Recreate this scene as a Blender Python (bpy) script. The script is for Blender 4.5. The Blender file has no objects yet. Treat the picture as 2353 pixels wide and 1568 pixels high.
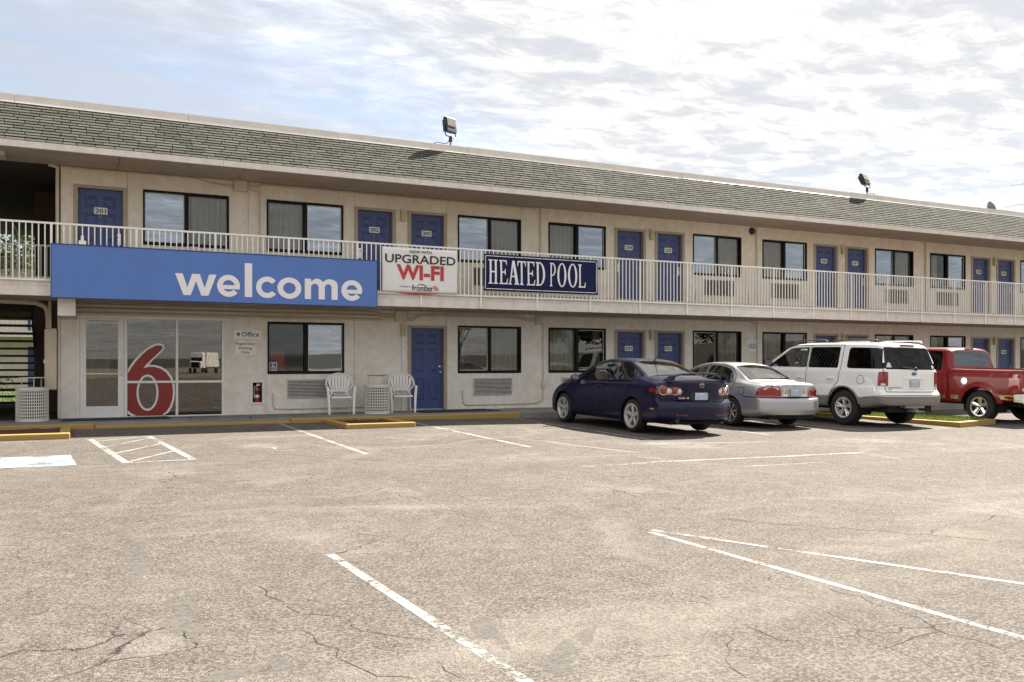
import bpy, bmesh, math, random
import numpy as np
from mathutils import Vector, Matrix
from mathutils.bvhtree import BVHTree
random.seed(7)
S = bpy.context.scene
COL = S.collection
PI = math.pi
# ------------------------------------------------------------------ camera
CAM_Y, CAM_Z, PHI = -20.56, 1.22, math.atan(2034 / 4137)
cd = bpy.data.cameras.new('camera'); cam = bpy.data.objects.new('camera', cd); COL.objects.link(cam)
cam.location = (0, CAM_Y, CAM_Z); cam.rotation_euler = (PI / 2, 0, -PHI)
cd.sensor_width = 36; cd.lens = 36 * 2034 / 2353
cd.shift_y = (838 - 784) / 2353
cd.clip_start = .1; cd.clip_end = 6000
S.camera = cam
# ------------------------------------------------------------------ sun, sky, exposure
SUN = Vector((.9, .42, 1.0)).normalized()
sl = bpy.data.lights.new('sun', 'SUN'); sun = bpy.data.objects.new('sun', sl); COL.objects.link(sun)
sl.energy = 5.0; sl.angle = math.radians(.6); sl.color = (1, .93, .82)
sun.rotation_euler = (-SUN).to_track_quat('-Z', 'Y').to_euler(); sun.location = (20, 10, 30)
W = bpy.data.worlds.new('World'); S.world = W; W.use_nodes = True
DK = (.526, -.85, 1.95, 1.3)        # where the edge of the cloud deck runs
CLOUD_LO, CLOUD_HI = (3.1, 3.17, 3.35, 1), (12.6, 12.3, 11.8, 1)
def world_nodes():
    nt = W.node_tree; nt.nodes.clear()
    N = lambda t: nt.nodes.new(t); L = nt.links.new
    out = N('ShaderNodeOutputWorld'); bg = N('ShaderNodeBackground'); bg.inputs[1].default_value = .055
    L(bg.outputs[0], out.inputs[0])
    sky = N('ShaderNodeTexSky'); sky.sky_type = 'NISHITA'; sky.sun_disc = False
    sky.sun_elevation = math.asin(SUN.z); sky.sun_rotation = math.atan2(SUN.x, SUN.y)
    sky.air_density = 1.0; sky.dust_density = .8; sky.ozone_density = 1.0
    tc = N('ShaderNodeTexCoord'); sp = N('ShaderNodeSeparateXYZ'); L(tc.outputs['Generated'], sp.inputs[0])
    def M(op, a, b=None, clamp=False):
        n = N('ShaderNodeMath'); n.operation = op; n.use_clamp = clamp
        for i, v in enumerate((a, b)):
            if v is None: continue
            if isinstance(v, (int, float)): n.inputs[i].default_value = v
            else: L(v, n.inputs[i])
        return n.outputs[0]
    z = M('ADD', M('MAXIMUM', sp.outputs[2], 0.0), .06)
    px = M('DIVIDE', sp.outputs[0], z); py = M('DIVIDE', sp.outputs[1], z)
    cb = N('ShaderNodeCombineXYZ'); L(px, cb.inputs[0]); L(py, cb.inputs[1])
    def noise(scale, det, rough, rot, sc, off, dist=0.0):
        mp = N('ShaderNodeMapping'); mp.inputs['Rotation'].default_value = (0, 0, rot); mp.inputs['Scale'].default_value = sc
        mp.inputs['Location'].default_value = off
        L(cb.outputs[0], mp.inputs[0]); n = N('ShaderNodeTexNoise'); n.inputs['Scale'].default_value = scale
        n.inputs['Detail'].default_value = det; n.inputs['Roughness'].default_value = rough; n.inputs['Distortion'].default_value = dist
        L(mp.outputs[0], n.inputs['Vector']); return n.outputs[0]
    # a high deck of rippled cloud whose torn edge runs across the sky, thin veils beyond it
    def ramp(v, a, b, c=0., d=1.):
        n = N('ShaderNodeMapRange'); n.interpolation_type = 'SMOOTHSTEP'
        for i, q in enumerate((v, a, b, c, d)):
            if isinstance(q, (int, float)): n.inputs[i].default_value = q
            else: L(q, n.inputs[i])
        return n.outputs[0]
    big = noise(.42, 3, .5, .4, (1, 1, 1), (3.1, 1.7, 0))
    edge = M('ADD', M('MULTIPLY', px, DK[0]), M('MULTIPLY', py, DK[1]))
    edge = M('ADD', M('ADD', edge, DK[2]), M('MULTIPLY', M('SUBTRACT', big, .5), DK[3]))
    deck = ramp(edge, -.6, .6)
    fl = noise(6.5, 8, .66, .9, (.75, 1.25, 1), (0, 0, 0), .35)          # cotton ripples
    fl2 = noise(1.5, 6, .6, .6, (.8, 1.2, 1), (5, 2, 0), .3)
    cell = M('ADD', M('MULTIPLY', fl, .62), M('MULTIPLY', fl2, .38))
    wisp = noise(.8, 7, .6, .75, (.5, 1.7, 1), (8.2, 2, 0), .9)          # drawn-out haze
    dd = M('MULTIPLY', deck, ramp(cell, .34, .50, .86, 1.))
    veil = ramp(wisp, .34, .68, .42, .88)
    low = ramp(sp.outputs[2], .09, .26)                                   # even haze towards the horizon
    dens = M('ADD', M('MULTIPLY', M('MAXIMUM', dd, veil), low), M('MULTIPLY', M('SUBTRACT', 1, low), .75))
    shade = M('ADD', M('MULTIPLY', ramp(cell, .39, .88, .08, 1.), deck), M('MULTIPLY', M('SUBTRACT', 1, deck), .06))
    ccol = N('ShaderNodeMix'); ccol.data_type = 'RGBA'; L(shade, ccol.inputs[0])
    ccol.inputs[6].default_value = CLOUD_LO; ccol.inputs[7].default_value = CLOUD_HI
    mix = N('ShaderNodeMix'); mix.data_type = 'RGBA'; L(dens, mix.inputs[0]); L(sky.outputs[0], mix.inputs[6]); L(ccol.outputs[2], mix.inputs[7])
    L(mix.outputs[2], bg.inputs[0])
world_nodes()
S.view_settings.view_transform = 'Standard'; S.view_settings.look = 'None'
S.view_settings.gamma = 1; S.view_settings.use_curve_mapping = False
S.view_settings.exposure = 1.82
S.render.engine = 'CYCLES'
S.cycles.use_denoising = True; S.cycles.denoising_prefilter = 'NONE'; S.cycles.denoising_input_passes = 'RGB_ALBEDO_NORMAL'
S.cycles.max_bounces = 8; S.cycles.diffuse_bounces = 4; S.cycles.glossy_bounces = 4; S.cycles.transparent_max_bounces = 16
S.cycles.caustics_reflective = False; S.cycles.caustics_refractive = False

# ------------------------------------------------------------------ materials
class NT:
    def __init__(s, name):
        s.m = bpy.data.materials.new(name); s.m.use_nodes = True; s.t = s.m.node_tree; s.t.nodes.clear()
        s.out = s.N('ShaderNodeOutputMaterial')
    def N(s, t, **kw):
        n = s.t.nodes.new(t)
        for k, v in kw.items(): setattr(n, k, v)
        return n
    def L(s, a, b): s.t.links.new(a, b)
    def set(s, n, i, v):
        if v is None: return
        if hasattr(v, 'links') or isinstance(v, bpy.types.NodeSocket): s.L(v, n.inputs[i])
        else: n.inputs[i].default_value = v
    def math(s, op, a, b=None, c=None, clamp=False):
        n = s.N('ShaderNodeMath', operation=op, use_clamp=clamp)
        for i, v in enumerate((a, b, c)): s.set(n, i, v)
        return n.outputs[0]
    def mix(s, f, a, b, blend='MIX'):
        n = s.N('ShaderNodeMix', data_type='RGBA', blend_type=blend); s.set(n, 0, f); s.set(n, 6, rgba(a)); s.set(n, 7, rgba(b)); return n.outputs[2]
    def rng(s, v, a, b, c=0., d=1., smooth=True):
        n = s.N('ShaderNodeMapRange'); n.interpolation_type = 'SMOOTHSTEP' if smooth else 'LINEAR'
        for i, q in enumerate((v, a, b, c, d)): s.set(n, i, q)
        return n.outputs[0]
    def pos(s, kind='world'):
        if kind == 'world': return s.N('ShaderNodeNewGeometry').outputs['Position']
        return s.N('ShaderNodeTexCoord').outputs['Object']
    def noise(s, vec, scale, det=4, rough=.55, dist=0., stretch=None):
        if stretch:
            mp = s.N('ShaderNodeMapping'); mp.inputs['Scale'].default_value = stretch; s.L(vec, mp.inputs[0]); vec = mp.outputs[0]
        n = s.N('ShaderNodeTexNoise'); s.L(vec, n.inputs['Vector'])
        for k, v in (('Scale', scale), ('Detail', det), ('Roughness', rough), ('Distortion', dist)): n.inputs[k].default_value = v
        return n.outputs[0]
    def noisec(s, vec, scale, det=3):
        n = s.N('ShaderNodeTexNoise'); s.L(vec, n.inputs['Vector']); n.inputs['Scale'].default_value = scale; n.inputs['Detail'].default_value = det
        return n.outputs[1]
    def voro(s, vec, scale, feature='F1', out=0, rand=1.):
        n = s.N('ShaderNodeTexVoronoi', feature=feature); s.L(vec, n.inputs['Vector']); n.inputs['Scale'].default_value = scale
        n.inputs['Randomness'].default_value = rand; return n.outputs[out]
    def warp(s, vec, scale, amt):
        c = s.noisec(vec, scale); v = s.N('ShaderNodeVectorMath', operation='SUBTRACT'); s.L(c, v.inputs[0]); v.inputs[1].default_value = (.5, .5, .5)
        w = s.N('ShaderNodeVectorMath', operation='SCALE'); s.L(v.outputs[0], w.inputs[0]); w.inputs['Scale'].default_value = amt
        a = s.N('ShaderNodeVectorMath', operation='ADD'); s.L(vec, a.inputs[0]); s.L(w.outputs[0], a.inputs[1]); return a.outputs[0]
    def bump(s, h, strength, dist):
        n = s.N('ShaderNodeBump'); n.inputs['Strength'].default_value = strength; n.inputs['Distance'].default_value = dist; s.L(h, n.inputs['Height']); return n.outputs[0]
    def bsdf(s, col, rough=.6, metal=0., normal=None, spec=.5, coat=0., coatr=.03, **kw):
        n = s.N('ShaderNodeBsdfPrincipled'); s.set(n, 'Base Color', rgba(col)); s.set(n, 'Roughness', rough); s.set(n, 'Metallic', metal)
        n.inputs['Specular IOR Level'].default_value = spec; n.inputs['Coat Weight'].default_value = coat; n.inputs['Coat Roughness'].default_value = coatr
        if normal is not None: s.L(normal, n.inputs['Normal'])
        for k, v in kw.items(): s.set(n, k.replace('_', ' '), v)
        return n.outputs[0]
    def done(s, sh): s.L(sh, s.out.inputs[0]); return s.m
def rgba(c):
    if isinstance(c, tuple) and len(c) == 3: return c + (1,)
    return c
def plain(name, col, rough=.6, metal=0., var=.12, scale=6., bumpy=0., coat=0., spec=.5):
    n = NT(name); p = n.pos('obj'); a = n.noise(p, scale, 5, .6); b = n.noise(p, scale * 9, 2)
    f = n.rng(n.math('ADD', n.math('MULTIPLY', a, .7), n.math('MULTIPLY', b, .3)), .3, .7)
    dark = tuple(max(0, c * (1 - var)) for c in col); lite = tuple(min(1, c * (1 + var * .6)) for c in col)
    c = n.mix(f, dark, lite)
    nm = n.bump(b, bumpy, .01) if bumpy else None
    return n.done(n.bsdf(c, n.rng(a, .3, .7, rough * .9, min(1, rough * 1.1)), metal, nm, coat=coat, spec=spec))
def glass(name, tint=(.8, .84, .82), refl=.1, trans=.8, fres=.9, rough=0.01, gcol=(1, 1, 1)):
    n = NT(name); tr = n.N('ShaderNodeBsdfTransparent'); tr.inputs[0].default_value = rgba(tuple(t * trans for t in tint))
    gl = n.N('ShaderNodeBsdfGlossy'); gl.inputs['Roughness'].default_value = rough; gl.inputs[0].default_value = rgba(gcol)
    p = n.pos('world'); nm = n.bump(n.noise(p, 1.3, 1), .012, .05); n.L(nm, gl.inputs['Normal'])
    lw = n.N('ShaderNodeLayerWeight'); lw.inputs[0].default_value = .12
    f = n.math('ADD', n.math('MULTIPLY', lw.outputs[0], fres), refl, clamp=True)
    mx = n.N('ShaderNodeMixShader'); n.L(f, mx.inputs[0]); n.L(tr.outputs[0], mx.inputs[1]); n.L(gl.outputs[0], mx.inputs[2])
    return n.done(mx.outputs[0])
def stucco_mat(name, col, grime=.5):
    n = NT(name); p = n.pos(); big = n.noise(p, 1.1, 6, .6); mid = n.noise(p, 5, 5, .65); fine = n.noise(p, 55, 3, .7)
    streak = n.noise(p, 3, 4, .6, stretch=(1.6, 1.6, .16))
    c = n.mix(n.rng(mid, .3, .75), tuple(x * .84 for x in col), col)
    c = n.mix(n.math('MULTIPLY', n.rng(big, .46, .70), .50 * grime), c, (col[0] * .72, col[1] * .62, col[2] * .48))
    c = n.mix(n.math('MULTIPLY', n.rng(streak, .52, .76), .55 * grime), c, (col[0] * .6, col[1] * .55, col[2] * .47))
    c = n.mix(n.math('MULTIPLY', n.rng(fine, .45, .75), .16), c, tuple(x * .62 for x in col))
    nm = n.bump(n.math('ADD', fine, n.math('MULTIPLY', mid, .8)), .45, .012)
    return n.done(n.bsdf(c, .9, normal=nm, spec=.25))
def asphalt_mat():
    n = NT('asphalt'); p = n.pos()
    big = n.noise(p, .16, 5, .55); med = n.noise(p, .9, 6, .62); mott = n.noise(p, 6, 4, .6)
    sep = n.N('ShaderNodeSeparateXYZ'); n.L(p, sep.inputs[0])
    streak = n.noise(p, .5, 6, .6, stretch=(.28, 1.6, 1))
    ag = n.voro(p, 85, out=1); agd = n.voro(p, 85, out=0)
    sepc = n.N('ShaderNodeSeparateColor'); n.L(ag, sepc.inputs[0]); rnd = sepc.outputs[0]
    stone = n.mix(n.rng(rnd, .0, 1., smooth=False), (.060, .053, .048), (.176, .157, .139))
    stone = n.mix(n.math('MULTIPLY', n.rng(sepc.outputs[1], .75, .95), .55), stone, (.16, .115, .09))
    pit = n.rng(n.noise(p, 44, 2, .7), .515, .575)                              # holes between the stones
    c = n.mix(n.math('MULTIPLY', pit, n.rng(med, .3, .75, .35, 1.0)), stone, (.022, .018, .015))
    c = n.mix(n.rng(agd, .55, .9, 0, .45), c, (.05, .041, .034))
    c = n.mix(n.rng(med, .40, .72, 0., .45), c, (.165, .146, .127))               # dusty film
    c = n.mix(n.rng(streak, .52, .76, 0., .5), c, (.235, .21, .184))           # pale wash
    c = n.mix(n.rng(big, .50, .7, 0., .28), c, (.13, .105, .083))
    lane = n.noise(p, .55, 3, .5, stretch=(.12, 1., 1.)); c = n.mix(n.rng(lane, .5, .72, 0, .35), c, (.075, .065, .056))     # darker wheel lanes
    wash = n.noise(p, .42, 5, .62); c = n.mix(n.rng(wash, .55, .72, 0, .5), c, (.225, .203, .18))                       # pale worn areas
    tone = n.rng(mott, .25, .75, .84, 1.12)
    c = n.mix(1., c, (1, 1, 1), 'MULTIPLY'); 
    hs = n.N('ShaderNodeHueSaturation'); n.L(c, hs.inputs['Color']); n.L(tone, hs.inputs['Value']); c = hs.outputs[0]
    w1 = n.warp(p, .7, 1.2); e1 = n.voro(w1, .21, 'DISTANCE_TO_EDGE')          # faded, filled joints
    seal = n.math('MULTIPLY', n.rng(e1, .012, .03, 1, 0), n.rng(n.noise(p, .35, 3), .45, .6))
    c = n.mix(n.math('MULTIPLY', seal, .22), c, (.23, .205, .178))
    w2 = n.warp(n.warp(p, 1.3, .6), 7, .09); e2 = n.voro(w2, .55, 'DISTANCE_TO_EDGE')
    ck = n.math('MULTIPLY', n.rng(e2, .001, .0045, 1, 0), n.rng(n.noise(p, .42, 4), .52, .62))
    c = n.mix(n.math('MULTIPLY', ck, .85), c, (.025, .02, .017))
    oil = n.math('MULTIPLY', n.rng(n.noise(p, 1.2, 3, .5), .63, .75), .4)
    c = n.mix(oil, c, (.06, .045, .032))
    h = n.math('SUBTRACT', n.math('MULTIPLY', n.math('SUBTRACT', 1, agd), .7), n.math('ADD', pit, n.math('MULTIPLY', ck, 3)))
    return n.done(n.bsdf(c, .92, normal=n.bump(h, .55, .012), spec=.25))
def worn_paint(name, col, wear=.5, base=None):
    n = NT(name); p = n.pos(); a = n.noise(p, 24, 6, .8); b = n.noise(p, 2.2, 4, .6)
    f = n.rng(n.math('ADD', n.math('MULTIPLY', a, .75), n.math('MULTIPLY', b, .5)), .62 + .25 * (1 - wear), .70 + .25 * (1 - wear))
    c = n.mix(n.rng(a, .3, .7), tuple(x * .86 for x in col), col)
    sh = n.bsdf(c, .75, normal=n.bump(a, .3, .006), spec=.3)
    if base is None: low = n.N('ShaderNodeBsdfTransparent').outputs[0]
    else: low = n.bsdf(base, .9)
    mx = n.N('ShaderNodeMixShader'); n.L(f, mx.inputs[0]); n.L(sh, mx.inputs[1]); n.L(low, mx.inputs[2])
    return n.done(mx.outputs[0])
def patch_mat(name, col, thr=.47, sc=5., top=1.):
    n = NT(name); p = n.pos(); a = n.noise(p, sc, 6, .65); b = n.noise(p, 42, 3, .7)
    f = n.rng(n.math('ADD', n.math('MULTIPLY', a, .7), n.math('MULTIPLY', b, .3)), thr, thr + .09, 0, top)
    c = n.mix(n.rng(b, .3, .7), tuple(x * .7 for x in col), col); sh = n.bsdf(c, .93, spec=.2)
    mx = n.N('ShaderNodeMixShader'); n.L(f, mx.inputs[0]); n.L(n.N('ShaderNodeBsdfTransparent').outputs[0], mx.inputs[1]); n.L(sh, mx.inputs[2]); return n.done(mx.outputs[0])
def shingle_mat():
    n = NT('shingle'); oi = n.N('ShaderNodeObjectInfo').outputs['Random']; g = n.N('ShaderNodeNewGeometry'); isl = g.outputs['Random Per Island']
    r = n.math('FRACT', n.math('ADD', n.math('MULTIPLY', oi, 7.31), n.math('MULTIPLY', isl, 3.7)))
    r2 = n.math('FRACT', n.math('MULTIPLY', r, 17.7))
    c = n.mix(r, (.054, .058, .046), (.100, .101, .085)); c = n.mix(n.rng(r2, .68, .95, 0, .6), c, (.115, .10, .088))
    gr = n.noise(g.outputs['Position'], 110, 2, .7); c = n.mix(n.rng(gr, .35, .7, 0, .5), c, (.05, .053, .044))
    st = n.noise(g.outputs['Position'], .7, 4, .6); c = n.mix(n.rng(st, .52, .75, 0, .4), c, (.165, .158, .135))
    return n.done(n.bsdf(c, .95, normal=n.bump(gr, .5, .006), spec=.15))
def paint(name, col, metal=0., rough=.35, coat=1., flake=.0, dust=.12, spec=.5):
    n = NT(name); p = n.pos('obj'); d = n.noise(p, 3, 5, .6)
    c = col
    if flake: c = n.mix(n.rng(n.noise(p, 900, 1), .4, .65, 0, flake), col, tuple(min(1, x * 2.2 + .02) for x in col))
    c = n.mix(n.rng(d, .5, .8, 0, dust), c, (.32, .29, .25))
    return n.done(n.bsdf(c, rough, metal, coat=coat, coatr=.04, spec=spec))
def curtain_mat(name, col):
    n = NT(name); p = n.pos('obj'); w = n.noise(p, 60, 2, stretch=(1, 1, .1))
    c = n.mix(w, tuple(x * .85 for x in col), col)
    d = n.bsdf(c, .95, spec=.1); t = n.N('ShaderNodeBsdfTranslucent'); n.L(c, t.inputs[0])
    mx = n.N('ShaderNodeMixShader'); mx.inputs[0].default_value = .3; n.L(d, mx.inputs[1]); n.L(t.outputs[0], mx.inputs[2]); return n.done(mx.outputs[0])
def leaf_mat(name, a, b):
    n = NT(name); isl = n.N('ShaderNodeNewGeometry').outputs['Random Per Island']; c = n.mix(isl, a, b)
    d = n.bsdf(c, .6, spec=.3); t = n.N('ShaderNodeBsdfTranslucent'); n.L(n.mix(.5, c, (.20, .26, .05)), t.inputs[0])
    mx = n.N('ShaderNodeMixShader'); mx.inputs[0].default_value = .2; n.L(d, mx.inputs[1]); n.L(t.outputs[0], mx.inputs[2]); return n.done(mx.outputs[0])
def mulch_mat():
    n = NT('mulch'); p = n.pos(); a = n.noise(p, 30, 5, .7); c = n.mix(n.rng(a, .3, .7), (.02, .012, .01), (.11, .05, .035))
    return n.done(n.bsdf(c, .95, normal=n.bump(a, .9, .03)))
def concrete_mat(name, col):
    n = NT(name); p = n.pos(); a = n.noise(p, 1.4, 6, .6); b = n.noise(p, 45, 3, .7)
    c = n.mix(n.rng(a, .3, .7), tuple(x * .75 for x in col), col); c = n.mix(n.rng(b, .5, .75, 0, .35), c, tuple(x * .5 for x in col))
    return n.done(n.bsdf(c, .9, normal=n.bump(b, .35, .008), spec=.25))
MT = dict(
    stucco=stucco_mat('stucco', (.87, .795, .67), .65), stucco2=stucco_mat('stucco_pale', (.88, .83, .745), .6),
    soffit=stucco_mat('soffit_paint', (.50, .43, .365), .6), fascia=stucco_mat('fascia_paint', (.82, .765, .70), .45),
    capmetal=plain('roof_cap_metal', (.70, .63, .55), .5, 0, .12, 3), capflange=plain('roof_cap_flange', (.70, .68, .64), .5, 0, .06, 3), white_metal=plain('white_metal', (.80, .78, .74), .42, 0, .08, 4),
    rail=plain('rail_paint', (.86, .84, .80), .5, 0, .10, 5), trim=plain('tan_trim', (.40, .335, .235), .6, 0, .12, 3),
    door=plain('blue_door_paint', (.045, .068, .205), .42, 0, .14, 2.5), door2=plain('plate_white', (.80, .78, .72), .5),
    black=plain('black_aluminium', (.006, .006, .006), .55, 0, .2, spec=.2), dark=plain('dark_void', (.012, .011, .010), .9, 0, .3),
    number=plain('number_ink', (.03, .025, .022), .6), steel=plain('brushed_steel', (.62, .62, .62), .3, 1., .1, 12),
    lens=plain('lamp_lens', (.50, .44, .20), .35, 0, .1), asphalt=asphalt_mat(), kerb=worn_paint('yellow_kerb_paint', (.40, .255, .075), .62, (.22, .185, .15)),
    line=worn_paint('white_line_paint', (.28, .28, .27), .94), blueline=worn_paint('pale_blue_paint', (.25, .305, .325), .86),
    fadedline=worn_paint('faded_paint', (.235, .218, .195), .86),
    concrete=concrete_mat('walk_concrete', (.28, .26, .245)), floor=concrete_mat('breezeway_concrete_shade', (.07, .062, .055)),  # breezeway floor: concrete darkened so its colour carries the shade in there
    mat=plain('door_mat', (.018, .024, .045), .95, 0, .3, 40), mulch=mulch_mat(), shingle=shingle_mat(), felt=plain('roof_felt', (.040, .042, .036), .95),
    grille=plain('ac_grille', (.56, .54, .51), .55, 0, .15), grille2=plain('ac_grille_dark', (.20, .165, .135), .6, 0, .15), beige=plain('beige_box_paint', (.62, .535, .42), .6, 0, .1, 4),
    conduit=plain('painted_conduit', (.60, .52, .41), .55, 0, .1, 4), wallblue=plain('sign_blue', (.085, .185, .50), .5, 0, .07, 1.6), signedge=plain('sign_edge_blue', (.02, .035, .15), .5),
    white=plain('white_vinyl', (.82, .80, .82), .5, 0, .04, 2), banner=plain('banner_white', (.78, .765, .74), .55, 0, .06, 2), navy=plain('banner_navy', (.005, .010, .058), .55, 0, .25, 2.5, spec=.2),
    red=plain('red_vinyl', (.50, .035, .035), .5, 0, .15), sixred=plain('decal_red', (.26, .018, .012), .45, 0, .12), ink=plain('black_ink', (.012, .012, .014), .5), greyink=plain('grey_ink', (.22, .22, .23), .6),
    signbeige=plain('sign_cream', (.88, .86, .79), .5, 0, .05), blueink=plain('blue_ink', (.03, .05, .26), .5),
    plastic=plain('white_plastic', (.80, .79, .77), .38, 0, .06, 3), slot=plain('slot_shadow', (.10, .09, .08), .8), wire=plain('cream_wire', (.72, .68, .60), .5, 0, .08),
    bin=plain('bin_liner', (.05, .045, .04), .8, 0, .3, 12), extred=plain('extinguisher_red', (.42, .02, .02), .3, 0, .1, 8, 0, .5),
    glass_sky=glass('window_glass', (.82, .86, .86), .27, .62, .4, .01, (.82, .88, .97)), glass_screen=glass('screened_glass', (.88, .88, .86), .04, .95, .3, .03, (.9, .95, .98)), glass_lobby=glass('lobby_glass', (.80, .80, .78), .10, .85, .3, .01, (.92, .88, .84)),
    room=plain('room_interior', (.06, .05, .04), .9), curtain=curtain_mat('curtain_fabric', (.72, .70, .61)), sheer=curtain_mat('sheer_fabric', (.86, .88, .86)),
    lampmetal=plain('floodlight_metal', (.010, .013, .028), .4, 0, .2), lampglass=plain('floodlight_glass', (.30, .27, .22), .15, 0, .25, 14), galv=plain('galvanised', (.30, .28, .25), .5, .4, .2),
    grass=leaf_mat('grass_blades', (.10, .15, .03), (.20, .23, .06)), soil=plain('soil', (.14, .10, .06), .95), leaf=leaf_mat('tree_leaves', (.012, .022, .008), (.035, .055, .015)), leaf2=leaf_mat('shrub_leaves', (.04, .06, .014), (.10, .12, .03)),
    bark=plain('bark', (.06, .045, .035), .9, 0, .3, 12), hill=stucco_mat('scrub_hill', (.055, .052, .040), 1.), earth=plain('dry_earth', (.17, .145, .11), .95, 0, .3, .05),
    rust=plain('rusty_metal', (.30, .19, .13), .7, .3, .3, 20), crack=patch_mat('crack_fill', (.030, .024, .019), .44, 2.2, .8), seal=patch_mat('faded_patch', (.152, .142, .129), .45, 5., .75), pale=patch_mat('pale_patch', (.21, .188, .163), .48, 6., .5),
    step=plain('stair_step_and_shade', (.05, .042, .036), .85, 0, .3), lampshade=plain('lamp_shade', (.75, .60, .38), .8),
    tyre=plain('tyre_rubber', (.018, .017, .016), .85, 0, .25, 20), alloy=plain('alloy', (.62, .61, .58), .32, .55, .06, 10), chrome=plain('chrome', (.72, .72, .74), .22, 1., .04),
    rimdark=plain('wheel_void', (.012, .011, .010), .8), cabin=plain('cabin_trim', (.035, .033, .03), .85), seatgrey=plain('seat_cloth', (.10, .095, .09), .9), blacktrim=plain('black_trim', (.014, .014, .014), .55), seam=plain('panel_gap', (.006, .006, .006), .9),
    clad=plain('grey_cladding', (.20, .185, .165), .5, 0, .1), tred=plain('tail_red', (.27, .008, .006), .12, 0, .15, 9, 0, 1.), tclear=plain('tail_clear', (.66, .63, .58), .12, 0, .15, 9, 0, 1.), tdark=plain('tail_dark', (.06, .008, .008), .1, 0, .2, 5, 0, 1.),
    amber=plain('amber', (.45, .20, .02), .3), plate=plain('license_plate', (.42, .50, .62), .4, 0, .15, 14),
    gcar=glass('car_glass', (.72, .80, .74), .10, .78), gdark=glass('privacy_glass', (.10, .10, .11), .03, .2, .16), grear=glass('rear_glass', (.66, .70, .64), .30, .34, .9, .02, (.95, .92, .85)), gcab=glass('cab_glass', (.4, .42, .42), .13, .3, .8, .02, (.85, .92, 1.)), 
    navyp=paint('navy_paint', (.0014, .0028, .030), 0., .3, .35, .0, .0, .25), silverp=paint('silver_paint', (.37, .37, .385), .65, .36, 1., .3, .05), whitep=paint('white_paint', (.84, .83, .82), 0, .4, 1., 0, .06), redp=paint('red_paint', (.18, .005, .008), 0., .32, .4, .0, .03, .3),
)
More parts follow.
